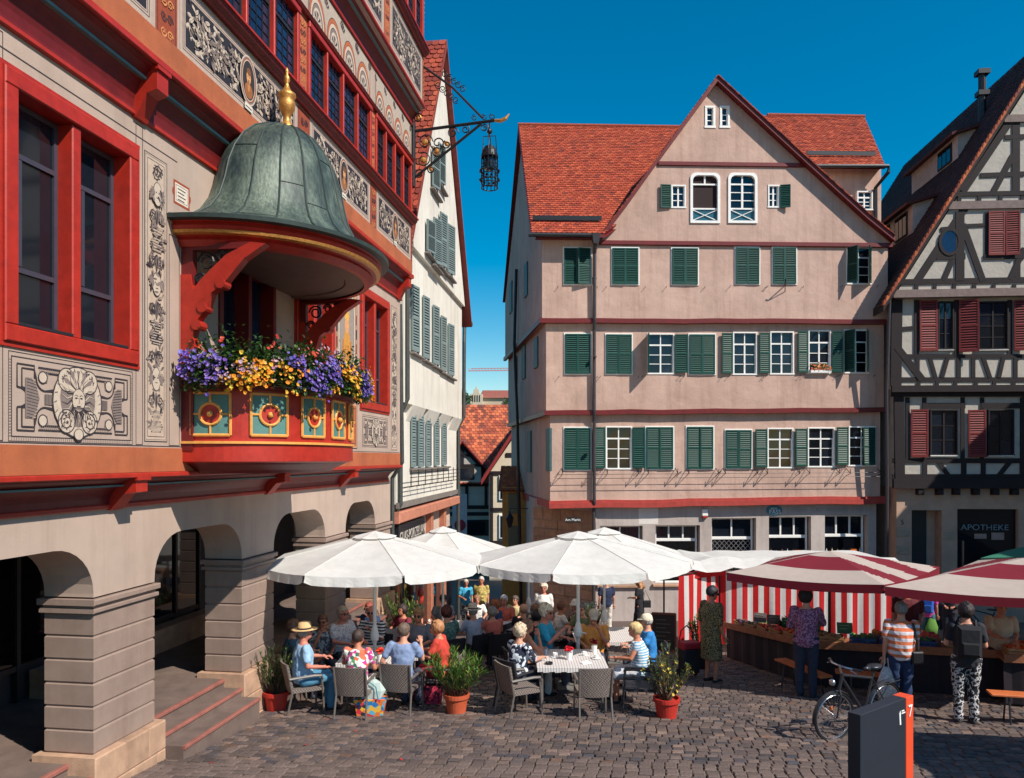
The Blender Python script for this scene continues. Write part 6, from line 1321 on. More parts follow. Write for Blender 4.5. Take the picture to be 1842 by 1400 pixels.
def stripe_of(c):
    a, b_ = Vector(c[0]).to_2d(), Vector(c[1]).to_2d(); d = (b_-a).normalized(); n_ = Vector((-d.y, d.x)); D = (Vector(c[3]).to_2d()-a).dot(n_)
    return lambda p: int((Vector(p).to_2d()-a).dot(n_)/D*5)
c1 = [P(1307, 1030, 14.2), P(1590, 1052, 12.9), P(1690, 1020, 16.2), P(1395, 1003, 17.6)]
market_parasol('striped red and beige market parasol in front of the striped curtain', c1, P(1492, 991, 15.2), G(15.2), stripe_of(c1))
c2 = [P(1592, 1055, 12.7), P(1960, 1078, 11.6), P(2050, 1020, 14.8), P(1760, 1008, 15.6)]
market_parasol('striped red and beige market parasol at the right edge', c2, P(1850, 1003, 13.6), G(13.6), stripe_of(c2))
c3 = [(6.9, 7.2, 2.75), (9.9, 6.6, 2.75), (10.4, 9.3, 2.75), (7.4, 9.9, 2.75)]
market_parasol('striped market parasol just outside the right edge of the view', c3, (8.7, 8.2, 3.3), G(8.2), stripe_of(c3))
GRC = cloth('green_canvas', srgb(52, 130, 104), .2)
o3 = Vector((14.6, 24.2, G(24.2))); t = thing('green_awning', 'green stall awning before the pharmacy window', 'awning', o3); fa, fb, bb_, ba = [P(*k)-o3 for k in ((1764, 1004, 23.5), (1900, 1001, 22.9), (1900, 972, 25.4), (1812, 990, 25.4))]
q = MB(); q.quad(fa, fb, bb_, ba); q.build('canopy', GRC, t); q = MB(); n = 22; e = bb_
for k in range(n): p0, p1 = fa.lerp(fb, k/n), fa.lerp(fb, (k+.85)/n); dn = Vector((0, -.02, -.26)); q.quad(p0, p0+dn, p1+dn, p1)
q.build('valance', mat('dark_green_canvas', srgb(40, 60, 54), .8), t); q = MB(); q.tube([(0, 1, 0), (0, 1, e.z)], .03); q.build('pole', DARK, t)
# ------------------------------------------------------------ tables and chairs
def chair(m, lm):
    """armchair facing +y: woven back and seat, four legs, two arm loops"""
    t = thing('wicker_chair', 'x', 'chair'); q = MB(); n = 8
    prof = [(-.27, -.05), (-.255, 0), (.255, 0), (.27, -.05)]
    def bk(u, z): w = .235+.035*z; return (w*u, -.235-.1*(z)-.0+.035*u*u, .40+.47*z)
    for th in (0, 1):
        pass
    vs = []; R = 7
    for j in range(R+1):
        for i in range(n+1): x, y, z = bk(-1+2*i/n, j/R); vs.append((x, y, z))
    nv = len(vs); vs += [(x, y-.03, z) for x, y, z in vs]; W = n+1; fs = []
    for j in range(R):
        for i in range(n): a = j*W+i; fs.append((a+W, a+W+1, a+1, a)); b_ = a+nv; fs.append((b_, b_+1, b_+W+1, b_+W))
    for j in range(R): a = j*W; fs += [(a, a+nv, a+W+nv, a+W), (a+n, a+W+n, a+W+n+nv, a+n+nv)]
    for i in range(n): a = R*W+i; fs.append((a, a+nv, a+nv+1, a+1)); fs.append((i+1, i+1+nv, i+nv, i))
    q.add(vs, fs); q.build('backrest', m, t)
    q = MB(); q.bbox(-.25, .25, -.23, .27, .40, .45, .01); q.build('seat', m, t)
    for x, y in ((-.25, .25), (.25, .25)): q = MB(); q.tube([(x*1.04, y+.02, 0), (x, y, .4), (x, y-.02, .62)], .017, 7); q.build('leg', lm, t)
    for x in (-.25, .25): q = MB(); q.tube([(x*1.04, -.33, 0), (x, -.24, .4), (x*1.04, -.33, .86)], .017, 7); q.build('leg', lm, t)
    for x in (-.27, .27): q = MB(); q.tube([(x, -.29, .64), (x, .1, .655), (x, .22, .645), (x*.97, .25, .58)], [.022, .024, .024, .016], 7); q.build('armrest', lm, t)
    return t
CH = chair(RAT, LEG); CHD = chair(RATD, DARK); USED = {}
def put_chair(px_, py, rot, label, dark=False, Y=None, group='wicker chairs at the cafe tables', z=None):
    """feet centre at a photo point on the ground"""
    Y = Y or YG(py); X = (px_-CX)/F*Y; src = CHD if dark else CH
    return place_chair(X, Y, rot, label, dark, group, z)
def place_chair(X, Y, rot, label, dark=False, group='wicker chairs at the cafe tables', z=None):
    src = CHD if dark else CH; zz = G(Y) if z is None else z
    if src.name not in USED: USED[src.name] = 1; c = src; c.location = (X, Y, zz); c.rotation_euler = (0, 0, rot); c['label'] = label
    else: c = dup(src, None, (X, Y, zz), rot, label)
    c['group'] = group; return c
def checks(name, base, line, sc):
    m = mat(name, base, .85, .04, 6); n = m.node_tree.nodes; l = m.node_tree.links; b = n['Principled BSDF']; tc = n.new('ShaderNodeTexCoord'); sp = n.new('ShaderNodeSeparateXYZ'); l.new(tc.outputs['Object'], sp.inputs[0]); src = b.inputs['Base Color'].links[0].from_socket; out = []
    for ax in (0, 1):
        mm = n.new('ShaderNodeMath'); mm.operation = 'MULTIPLY'; mm.inputs[1].default_value = sc; l.new(sp.outputs[ax], mm.inputs[0]); fr = n.new('ShaderNodeMath'); fr.operation = 'FRACT'; l.new(mm.outputs[0], fr.inputs[0]); gt = n.new('ShaderNodeMath'); gt.operation = 'LESS_THAN'; gt.inputs[1].default_value = .22; l.new(fr.outputs[0], gt.inputs[0]); out.append(gt)
    mx = n.new('ShaderNodeMath'); mx.operation = 'MAXIMUM'; l.new(out[0].outputs[0], mx.inputs[0]); l.new(out[1].outputs[0], mx.inputs[1])
    mi = n.new('ShaderNodeMix'); mi.data_type = 'RGBA'; l.new(mx.outputs[0], mi.inputs[0]); l.new(src, mi.inputs[6]); mi.inputs[7].default_value = line; l.new(mi.outputs[2], b.inputs['Base Color']); return m
TCL = checks('checked_tablecloth', srgb(216, 210, 206), srgb(150, 142, 146), 22)
def table(x0, x1, y0, y1, label, ang=0):
    cx, cy = (x0+x1)/2, (y0+y1)/2; t = thing('cafe_table', label, 'table', (cx, cy, G(cy)), ang, 'cafe tables'); w, d = (x1-x0)/2, (y1-y0)/2
    q = MB(); q.box(-w, w, -d, d, .71, .74); q.build('table_top', OAK, t)
    q = MB(); q.bbox(-w-.01, w+.01, -d-.01, d+.01, .742, .752, .004)
    for k in range(12): x = -w+2*w*k/12; x2 = -w+2*w*(k+1)/12; zz = .68-.012*(k % 2); q.quad((x, -d-.012, .745), (x, -d-.014, zz), (x2, -d-.014, zz+.004), (x2, -d-.012, .745))
    q.build('tablecloth', TCL, t)
    for sx in (-1, 1):
        for sy in (-1, 1): q = MB(); q.tube([(sx*(w-.08), sy*(d-.08), 0), (sx*(w-.08), sy*(d-.08), .71)], .02, 7); q.build('leg', LEG, t)
    return t
TB = [table(-3.0, -1.75, 13.25, 14.05, 'cafe table under the front left parasol, near half'), table(-2.95, -1.7, 14.1, 14.9, 'cafe table under the front left parasol, far half'),
      table(.42, 1.58, 12.85, 13.6, 'checked table before the empty wicker chair, near half'), table(.42, 1.6, 13.65, 14.4, 'checked table under the centre right parasol, far half'),
      table(1.35, 2.75, 16.4, 17.4, 'cafe table with red flower behind the man in the orange polo'), table(1.45, 2.8, 17.6, 18.5, 'far checked table beside the woman in the white hat'),
      table(-2.0, -.9, 19.3, 20.3, 'table below the second-row left parasol'), table(-.75, .2, 19.0, 20.0, 'table in the second row by the man in the orange shirt')]
# things on the tables
def vase(x, y, z, col, label, r=.055, h=.12):
    t = thing('flower_pot', label, 'flowers', (x, y, z), 0, 'small flower pots on the tables'); q = MB(); q.lathe([(0, 0), (r*.8, 0), (r, h), (r*.9, h), (r*.75, h*.3), (0, h*.3)], 0, 0, 14); q.build('pot', WPT, t)
    fw = MB(col=True); rnd = random.Random(int(x*100+y*7))
    for k in range(36): a = rnd.random()*6.28; rr = rnd.random()*r*1.35; bloom(fw, tuple(c*rnd.uniform(.8, 1.2) for c in col[:3])+(1,), (rr*cos(a), rr*sin(a), h+.03+rnd.random()*.07), .03, rnd, (cos(a)*.4, sin(a)*.4, 1))
    fw.build('blossoms', PETAL, t)['kind'] = 'stuff'
def tz(Y, cy): return G(cy)+.753
vase(-2.28, 13.42, tz(0, 13.65), srgb(230, 70, 40), 'orange red flowers in white pot on the front left table'); vase(.98, 13.35, tz(0, 13.22), srgb(220, 30, 50), 'red flower pot on the checked table by the parasol pole'); vase(1.5, 14.2, tz(0, 14.02), srgb(150, 20, 40), 'dark red flower pot beside the man in the orange polo'); vase(1.95, 16.7, tz(0, 16.9), srgb(210, 30, 50), 'red flower pot on the table behind the orange polo'); vase(-2.1, 14.6, tz(0, 14.5), srgb(140, 24, 34), 'dark red flowers on the far half of the left table')
def cup(x, y, z, label):
    t = thing('coffee_cup', label, 'cup', (x, y, z), RND.random()*6, 'coffee cups on the tables'); q = MB(); q.lathe([(0, .004), (.075, .008), (.08, .014), (.03, .012), (0, .012)], 0, 0, 14); q.build('saucer', WPT, t); q = MB(); q.lathe([(.025, .014), (.04, .05), (.043, .08), (.038, .08), (.022, .02), (0, .02)], 0, 0, 12); q.tube([(.04, 0, .07), (.065, 0, .055), (.04, 0, .035)], .006, 5); q.build('cup', WPT, t)
def drink(x, y, z, label, col=(160, 90, 40)):
    t = thing('drinking_glass', label, 'glass', (x, y, z), 0, 'drinking glasses on the tables'); q = MB(); q.lathe([(0, 0), (.03, 0), (.035, .13), (.032, .13), (.026, .01), (0, .01)], 0, 0, 10); q.build('tumbler', mat('clear_tumbler', srgb(190, 200, 205), .1), t); q = MB(); q.lathe([(0, .012), (.026, .012), (.03, .09), (0, .09)], 0, 0, 10); q.build('drink', mat('drink%d' % col[0], srgb(*col), .2), t)
for x, y, k, lab in ((-2.75, 13.5, 13.65, 'white cup at the hat man side of the left table'), (-2.0, 13.6, 13.65, 'white cup before the man in the blue tee'), (-2.5, 14.4, 14.5, 'white cup before the man in the checked shirt'), (.75, 13.5, 13.22, 'white cup at the left of the checked table'), (1.3, 13.9, 14.02, 'white cup right of the parasol pole on the checked table'), (1.45, 13.4, 13.22, 'white cup before the woman in blue stripes'), (2.2, 17.9, 18.05, 'white cup on the far checked table')): cup(x, y, tz(0, k), lab)
for x, y, k, lab, c_ in ((-1.95, 14.0, 14.5, 'glass of amber drink by the grey shirted woman', (170, 100, 40)), (-2.6, 13.9, 13.65, 'water glass at the middle of the left table', (170, 180, 180)), (1.05, 13.85, 14.02, 'brown drink by the parasol pole', (90, 40, 30)), (.6, 13.9, 14.02, 'glass of cola before the white-haired woman', (60, 26, 20)), (-.3, 19.5, 19.5, 'red drink on the second-row table', (200, 50, 40))): drink(x, y, tz(0, k), lab, c_)
t = thing('ashtray', 'small black ashtray on the checked table', 'ashtray', (.62, 13.05, tz(0, 13.22))); q = MB(); q.lathe([(0, 0), (.06, 0), (.065, .035), (.055, .035), (.045, .012), (0, .012)], 0, 0, 14); q.build('bowl', BLK, t)
for x, y, k, lab in ((1.5, 13.8, 14.02, 'crumpled white napkin near the blue striped woman'), (1.25, 13.1, 13.22, 'folded white menu card on the checked table')):
    t = thing('napkin', lab, 'napkin', (x, y, tz(0, k)), .4); q = MB(); q.add([(-.09, -.06, 0), (.09, -.06, .01), (.08, .07, .005), (-.08, .06, .02), (0, 0, .05)], [(0, 1, 4), (1, 2, 4), (2, 3, 4), (3, 0, 4)]); q.build('paper', WPT, t)
# ------------------------------------------------------------ potted shrubs
POT = mat('terracotta_red', srgb(186, 46, 34), .6, .15, 6, .1, 30); POT2 = mat('terracotta_orange', srgb(190, 84, 50), .7, .15, 6, .1, 30)
def shrub(X, Y, label, hgt, rad, leafL, leafW, cols, nst, seed, potm=POT, pot=.2, poth=.34, cnt=34, flop=0.0, z=None, blossoms=None, square=False, droop=.0):
    z0 = G(Y) if z is None else z; t = thing('potted_shrub', label, 'potted plant', (X, Y, z0), 0, 'potted shrubs round the cafe'); r = random.Random(seed)
    q = MB()
    if square: q.box(-pot, pot, -pot, pot, 0, poth)
    else: q.lathe([(0, 0), (pot*.72, 0), (pot*.94, poth*.8), (pot*1.06, poth*.81), (pot*1.08, poth), (pot*.95, poth), (pot*.9, poth*.85), (0, poth*.85)], 0, 0, 24)
    q.build('pot', potm, t); st = MB(); lf = MB(col=True); bl = MB(col=True)
    for k in range(nst):
        a = r.random()*6.28; e = r.random()**.5; L = hgt*r.uniform(.65, 1.05); hx_, hy_ = cos(a)*rad*e, sin(a)*rad*e; pts = []
        for i in range(6):
            u = i/5; pts.append(Vector((hx_*(.12+.88*u**.8)+r.uniform(-.02, .02), hy_*(.12+.88*u**.8)+r.uniform(-.02, .02), poth*.85+L*u*(1-.25*e)-droop*e*u*u*hgt)))
        st.tube(pts, [.012, .01, .008, .006, .005, .003], 5)
        for i in range(cnt):
            u = .18+.82*r.random()**.8; s_ = u*5; j = min(4, int(s_)); p = pts[j].lerp(pts[j+1], s_-j); d = Vector((r.uniform(-1, 1), r.uniform(-1, 1), r.uniform(-.2, 1.1)))+(pts[-1]-pts[0]).normalized()*.6
            leafquad(lf, p, d, leafL*r.uniform(.6, 1.2), leafW*r.uniform(.7, 1.2), tuple(c*r.uniform(.7, 1.3) for c in r.choice(cols)[:3])+(1,))
            if blossoms and r.random() < .05: bloom(bl, r.choice(blossoms), p+d.normalized()*.05, .03, r, d)
    st.build('stems', mat('shrub_stem', srgb(86, 66, 48), .9), t)['kind'] = 'stuff'; lf.build('foliage', LEAF, t)['kind'] = 'stuff'
    if bl.f: bl.build('blossoms', PETAL, t)['kind'] = 'stuff'
    return t
OLV = [srgb(78, 96, 54), srgb(98, 116, 66), srgb(60, 78, 46), srgb(120, 132, 84)]; OLE = [srgb(104, 136, 52), srgb(84, 118, 44), srgb(130, 156, 66), srgb(70, 100, 42)]
def gpos(px_, py): Y = YG(py); return (px_-CX)/F*Y, Y
x, y = gpos(497, 1280); shrub(x, y, 'bushy olive shrub in a red pot beside the arcade steps', .85, .42, .075, .012, OLV, 40, 1, flop=.2, cnt=40)
x, y = gpos(460, 1285); 
x, y = gpos(821, 1285); shrub(x, y, 'bright green oleander in an orange terracotta pot between the front tables', .82, .48, .15, .013, OLE, 46, 2, POT2, cnt=26)
x, y = gpos(1199, 1293); shrub(x, y, 'sparse olive shrub in a red pot right of the striped blouse woman', .88, .42, .07, .010, OLV, 34, 3, cnt=34, blossoms=[srgb(230, 200, 90)])
shrub((728-CX)/F*18.6, 18.6, 'tall oleander in a dark square planter by the last arcade pillar', 1.35, .5, .13, .016, OLV+OLE, 34, 4, mat('dark_planter', srgb(34, 32, 38), .7), .3, .5, square=True)
shrub((1066-CX)/F*24.0, 24.0, 'feathery grey-green plant by the stone corner', .85, .45, .12, .012, OLV, 30, 5, MATS['dark_planter'], .25, .35)
shrub((1262-CX)/F*17.2, 17.2, 'orange flowered plant behind the woman in the patterned dress', 1.0, .3, .09, .014, OLE, 20, 6, MATS['dark_planter'], .22, .35, blossoms=ORR)
# ------------------------------------------------------------ people
def pattern(name, kind, cols, sc=20, rough=.85):
    """printed cloth: stripes across, checks, or a scattered print"""
    if name in MATS: return MATS[name]
    m = mat(name, cols[0], rough, .08, 12, .3, 25, dist=.006); n = m.node_tree.nodes; l = m.node_tree.links; b = n['Principled BSDF']; tc = n.new('ShaderNodeTexCoord'); src = b.inputs['Base Color'].links[0].from_socket
    if kind in ('stripes', 'bands'):
        sp = n.new('ShaderNodeSeparateXYZ'); l.new(tc.outputs['Object'], sp.inputs[0]); a = n.new('ShaderNodeMath'); a.operation = 'MULTIPLY'; a.inputs[1].default_value = sc; l.new(sp.outputs[2], a.inputs[0]); f = n.new('ShaderNodeMath'); f.operation = 'FRACT'; l.new(a.outputs[0], f.inputs[0]); g = n.new('ShaderNodeMath'); g.operation = 'LESS_THAN'; g.inputs[1].default_value = .5; l.new(f.outputs[0], g.inputs[0])
        mi = n.new('ShaderNodeMix'); mi.data_type = 'RGBA'; l.new(g.outputs[0], mi.inputs[0]); l.new(src, mi.inputs[6]); mi.inputs[7].default_value = cols[1]; l.new(mi.outputs[2], b.inputs['Base Color'])
    else:
        v = n.new('ShaderNodeTexVoronoi' if kind == 'print' else 'ShaderNodeTexNoise'); v.inputs['Scale'].default_value = sc; l.new(tc.outputs['Object'], v.inputs['Vector']); r = n.new('ShaderNodeValToRGB'); r.color_ramp.interpolation = 'CONSTANT'
        if kind == 'print': sp = n.new('ShaderNodeSeparateColor'); l.new(v.outputs['Color'], sp.inputs[0]); l.new(sp.outputs[0], r.inputs[0])
        else: v.inputs['Detail'].default_value = 2; l.new(v.outputs['Fac'], r.inputs[0])
        k = len(cols); e = r.color_ramp.elements; lo, hi = (0, 1) if kind == 'print' else (.36, .66)
        while len(e) < k: e.new(.5)
        for i in range(k): e[i].position = lo+(hi-lo)*i/k if i else 0; e[i].color = cols[i]
        l.new(r.outputs[0], b.inputs['Base Color'])
    return m
SKIN = [mat('skin_fair', srgb(206, 146, 120), .55, .08, 9), mat('skin_tan', srgb(190, 122, 94), .55, .08, 9), mat('skin_ruddy', srgb(200, 126, 106), .55, .08, 9)]
def cm(c): return mat('cloth_%d_%d_%d' % c, srgb(*c), .85, .12, 9, .5, 14, dist=.012)
def hairm(c): return mat('hair_%d_%d_%d' % c, srgb(*c), .6, .3, 30, .8, 60, stretch=(1, 1, .35), dist=.01)
EYE = mat('eye_dark', srgb(36, 28, 26), .3); LIP = mat('lips', srgb(160, 84, 78), .5)
def hand_mesh():
    """palm and five bent fingers; wrist at the origin, fingers along +y, palm down (-z), thumb at -x"""
    q = MB(); q.smooth = True; q.ball((0, .045, -.004), .045, 10, 8, (.9, 1.05, .38))
    for x, L in ((-.031, .068), (-.011, .078), (.010, .074), (.030, .058)):
        q.tube([(x*.85, .07, 0), (x, .085+L*.28, .004), (x*1.02, .085+L*.66, -.014), (x*1.0, .085+L*.86, -.036), (x, .085+L*.9, -.043)], [.0095, .0095, .0085, .0075, .003], 7)
    q.tube([(-.03, .02, -.005), (-.052, .05, -.016), (-.056, .075, -.028), (-.05, .095, -.035)], [.013, .0115, .009, .003], 7); q.tube([(0, -.03, 0), (0, .03, 0)], [.025, .03], 8); return q
HANDM = [hand_mesh().mesh('hand', s) for s in SKIN]
def loft(q, secs, n=14):
    """secs: (cx, cy, z, rx, ry[, tilt])"""
    vs = []; k = len(secs)
    for cx, cy, z, rx, ry in secs: vs += [(cx+rx*cos(2*pi*j/n), cy+ry*sin(2*pi*j/n), z) for j in range(n)]
    q.add(vs, [(i*n+j, i*n+(j+1) % n, (i+1)*n+(j+1) % n, (i+1)*n+j) for i in range(k-1) for j in range(n)]+[tuple(range(n-1, -1, -1)), tuple((k-1)*n+j for j in range(n))])
def limb(q, pts, rs, n=10):
    P3 = [Vector(p) for p in pts]; q.tube(P3, rs, n)
    for p, r in zip(P3, rs): q.ball(p, r*.985, n, 6)
FOLD = bpy.data.textures.new('folds', 'CLOUDS'); FOLD.noise_scale = .11; FOLD.noise_depth = 2
def remesh(o, vox, it=4, fac=.5):
    def f(ob):
        m = ob.modifiers.new('r', 'REMESH'); m.mode = 'VOXEL'; m.voxel_size = vox; m.use_smooth_shade = True
        s = ob.modifiers.new('s', 'SMOOTH'); s.iterations = it; s.factor = fac
        if ob.name.split('.')[0] != 'body': d = ob.modifiers.new('d', 'DISPLACE'); d.texture = FOLD; d.strength = .034; d.mid_level = .5; d.texture_coords = 'GLOBAL'
    f(o); LATER.append(o); return o
PEOPLE = []
def person(label, X, Y, face, pose='sit', z=None, h=1.0, skin=0, hair=(90, 70, 60), style='short', top=None, sleeve=.5, bottom=None, leg=1.0, shoes=(40, 36, 40), arms=('table', 'table'), lean=.0, turn=0.0, nod=0.0, hat=None, glasses=None, belly=.0, female=False, skirt=None, head_shift=0, vox=.017, group='people at the cafe tables', stride=0):
    """local +y is the way the person faces; face = rotation about z of that direction"""
    z = G(Y) if z is None else z; t = thing('person', label, 'person', (X, Y, z), face, group); t.scale = (h, h, h)
    sit = pose == 'sit'; hz = .56 if sit else .93; f = 1 if female else 0
    sy = lambda zz: math.tan(lean)*(zz-hz)+ (.0 if sit else 0)       # forward shift of the trunk
    T = {'hip': hz, 'waist': hz+.17, 'chest': hz+.36, 'sh': hz+.49, 'neck': hz+.55, 'head': hz+.705}
    hw = .175+.012*f; sw = .198-.02*f
    trunk = [(0, sy(hz-.09), hz-.09, hw*.85, .10), (0, sy(hz), hz, hw, .125+belly*.3), (0, sy(T['waist']), T['waist'], .158-.012*f+belly*.5, .115+belly*.8), (0, sy(T['chest']), T['chest'], .182-.012*f+belly*.3, .125+belly*.35+.012*f), (0, sy(T['sh']-.05), T['sh']-.05, .19-.015*f, .112), (0, sy(T['sh']+.02), T['sh']+.02, .14, .085), (0, sy(T['neck']), T['neck'], .065, .065)]
    hd = Vector((0, sy(T['head'])+.02+head_shift, T['head']-nod*.02)); sh = [Vector((s*sw, sy(T['sh']), T['sh'])) for s in (-1, 1)]
    hip = [Vector((s*.095, sy(hz)*0, hz-.02)) for s in (-1, 1)]
    if sit: kn = [Vector((s*.125, .43, .53)) for s in (-1, 1)]; an = [Vector((s*.125, .42+.05*s*stride, .085)) for s in (-1, 1)]
    else: kn = [Vector((s*.095, .03+.10*s*stride, .50)) for s in (-1, 1)]; an = [Vector((s*.1, -.01+.22*s*stride, .085)) for s in (-1, 1)]
    AR = {'table': (.27, .10, -.22, .17, .36, -.235), 'lap': (.26, -.02, -.27, .12, .22, -.34), 'mouth': (.24, .2, -.25, .06, .2, .1), 'cup': (.27, .14, -.24, .16, .32, -.05), 'phone': (.27, .15, -.24, .16, .36, -.02), 'hang': (.225, -.03, -.29, .24, .05, -.54), 'hip': (.33, -.08, -.25, .21, .06, -.42), 'front': (.25, .03, -.27, .12, .27, -.30), 'bag': (.24, -.02, -.28, .25, .02, -.55), 'arm': (.29, .0, -.26, .25, .26, -.30), 'chin': (.25, .22, -.27, .07, .22, .04), 'reach': (.24, .18, -.22, .2, .43, -.22)}
    el, wr = [], []
    for i, s in enumerate((-1, 1)): a = AR[arms[i]]; b0 = Vector((0, sy(T['sh']), T['sh'])); el.append(b0+Vector((s*a[0], a[1], a[2]))); wr.append(b0+Vector((s*a[3], a[4], a[5])))
    q = MB(); loft(q, trunk); limb(q, [(0, sy(T['neck'])-.01, T['neck']-.03), (0, (sy(T['neck'])+hd.y)/2-.01, T['neck']+.07), (0, hd.y-.02, hd.z-.04)], [.066, .056-.006*f, .056])
    R = Matrix.Rotation(turn, 3, 'Z') @ Matrix.Rotation(-nod, 3, 'X')
    def HB(c, r, sc, n=12, m=9): r *= 1.06; b0 = MB(); b0.ball((0, 0, 0), r, n, m, sc); q.add([hd+R @ (Vector(v)+Vector(c)) for v in b0.v], b0.f)
    HB((0, -.008, .03), .098, (.82, 1.02, .95)); HB((0, .02, -.035), .078, (.83, 1.0, 1.12)); HB((0, .075, -.085), .03, (1.1, .9, .8)); HB((0, .105, -.012), .02, (.62, .9, 1.2), 8, 6); HB((0, .09, .03), .025, (2.0, .6, .5), 8, 6)
    for s in (-1, 1): HB((s*.083, -.005, 0), .027, (.4, .8, 1.15), 8, 6)
    for i, s in enumerate((-1, 1)):
        limb(q, [sh[i], sh[i].lerp(el[i], .5), el[i], el[i].lerp(wr[i], .4), wr[i]], [.056, .050, .041, .039, .027])
        limb(q, [hip[i], hip[i].lerp(kn[i], .5), kn[i], kn[i].lerp(an[i], .35), an[i]], [.09, .078, .058, .056, .037])
        limb(q, [an[i]+Vector((0, -.03, -.04)), an[i]+Vector((0, .07, -.05)), an[i]+Vector((0, .14, -.058))], [.038, .036, .026], 8)
    body = q.build('body', SKIN[skin], t); remesh(body, vox, 3, .5)
    hasf = cos(face+turn) < .35
    if hasf or True:
        e = MB(); fc = lambda v: hd+R @ Vector(v)
        for s in (-1, 1): e.ball(fc((s*.033, .090, .005)), .0125, 8, 6); e.beam(fc((s*.014, .1, .03)), fc((s*.052, .088, .029)), .009)
        e.build('eyes', EYE, t); e = MB(); e.beam(fc((-.026, .097, -.062)), fc((.026, .097, -.062)), .013); e.build('mouth', LIP, t)
    # hands
    for i, s in enumerate((-1, 1)):
        d = (wr[i]-el[i]).normalized(); x = d.cross(Vector((0, 0, 1))).normalized() if abs(d.z) < .95 else Vector((0, 1, 0)).cross(d).normalized(); up = x.cross(d)
        o = link('hand', HANDM[skin], t); M = Matrix((x*(-1 if s < 0 else 1) if 0 else x*(1 if s > 0 else -1), d, up)).transposed().to_4x4(); M.translation = wr[i]; o.matrix_local = M
    # clothes
    tm = top or cm((120, 120, 130)); q = MB(); g = .02
    loft(q, [(a, b_, c_, rx+g, ry+g) for a, b_, c_, rx, ry in trunk[:-1]]+[(0, sy(T['neck']-.015), T['neck']-.015, .075, .075)])
    for i in (0, 1):
        if sleeve <= 0: limb(q, [sh[i]*.96+Vector((0, sy(T['sh'])*.04, .0)), sh[i]], [.06, .066]); continue
        if sleeve <= 1: e = sh[i].lerp(el[i], max(.25, min(1, sleeve*1.25))); limb(q, [sh[i], sh[i].lerp(e, .5), e], [.075, .07, .066])
        else: limb(q, [sh[i], sh[i].lerp(el[i], .5), el[i], el[i].lerp(wr[i], .5), el[i].lerp(wr[i], .93)], [.074, .068, .06, .055, .045])
    top_o = q.build('dress' if skirt and skirt[0] == 'dress' else 'shirt', tm, t)
    if skirt and skirt[0] == 'dress':
        q2 = MB(); L = skirt[1]
        if sit: loft(q2, [(0, .0, hz-.12, .2, .16), (0, .05, hz+.02, .2, .2)]); [limb(q2, [hip[i], kn[i], kn[i]+Vector((0, .02, -.18))], [.12, .1, .1]) for i in (0, 1)]
        else: loft(q2, [(0, 0, hz-L, .19+.03*L, .15+.04*L+abs(stride)*.08), (0, 0, hz-L*.5, .2, .17), (0, 0, hz+.05, .18, .145), (0, 0, hz+.16, .16, .12)])
        b0 = len(top_o.data.vertices); me = top_o.data; vs = [tuple(v.co) for v in me.vertices]+[tuple(v) for v in q2.v]; fs = [list(p.vertices) for p in me.polygons]+[[i+b0 for i in f_] for f_ in q2.f]; mm = me.materials[0]; me.clear_geometry(); me.from_pydata(vs, [], fs)
    remesh(top_o, vox*.95, 3, .5)
    if not (skirt and skirt[0] == 'dress'):
        q = MB(); bm_ = bottom or cm((70, 74, 92)); g = .018
        if skirt and not sit: loft(q, [(0, 0, hz-skirt[1], .22, .18), (0, 0, hz-.2, .2, .165), (0, 0, hz+.1, .165, .135)])
        else:
            loft(q, [(a, b_, c_, rx+g*.9, ry+g*.9) for a, b_, c_, rx, ry in (trunk[0], trunk[1], (0, sy(hz+.09), hz+.09, hw*.95, .12+belly*.4))])
            for i in (0, 1):
                if leg >= .95: limb(q, [hip[i], hip[i].lerp(kn[i], .5), kn[i], kn[i].lerp(an[i], .5), kn[i].lerp(an[i], .98)], [.108, .097, .078, .072, .066])
                else: limb(q, [hip[i], hip[i].lerp(kn[i], .5), hip[i].lerp(kn[i], leg*1.9 if leg <= .5 else .95)]+([kn[i].lerp(an[i], (leg-.5)*2)] if leg > .5 else []), [.11, .1, .088]+([.08] if leg > .5 else []))
        remesh(q.build('skirt' if skirt else ('trousers' if leg > .6 else 'shorts'), bm_, t), vox*.95, 3, .5)
    for i in (0, 1):
        q = MB(); q.smooth = True; a = an[i]; limb(q, [a+Vector((0, -.035, -.045)), a+Vector((0, .06, -.05)), a+Vector((0, .15, -.058))], [.044, .042, .033], 10); q.v = [(v[0], v[1], max(v[2], .004)) for v in q.v]; q.build('shoe', cm(shoes), t)
    # hair
    def shell(sc, off, keep, n=34, m=20, j=.006):
        q = MB(); q.smooth = True; r = random.Random(len(PEOPLE)); V = []; F_ = []
        for i in range(m+1):
            th = pi*i/m
            for k in range(n):
                a = 2*pi*k/n; v = Vector((sc[0]*sin(th)*cos(a), sc[1]*sin(th)*sin(a), sc[2]*cos(th)))+Vector(off); V.append(v+Vector((r.uniform(-j, j), r.uniform(-j, j), r.uniform(-j, j))))
        for i in range(m):
            for k in range(n):
                f_ = (i*n+k, (i+1)*n+k, (i+1)*n+(k+1) % n, i*n+(k+1) % n); c = sum((V[x] for x in f_), Vector())/4
                if keep(c): F_.append(f_)
        q.add([hd+R @ v for v in V], F_); return q
    hm = hairm(hair); st = style
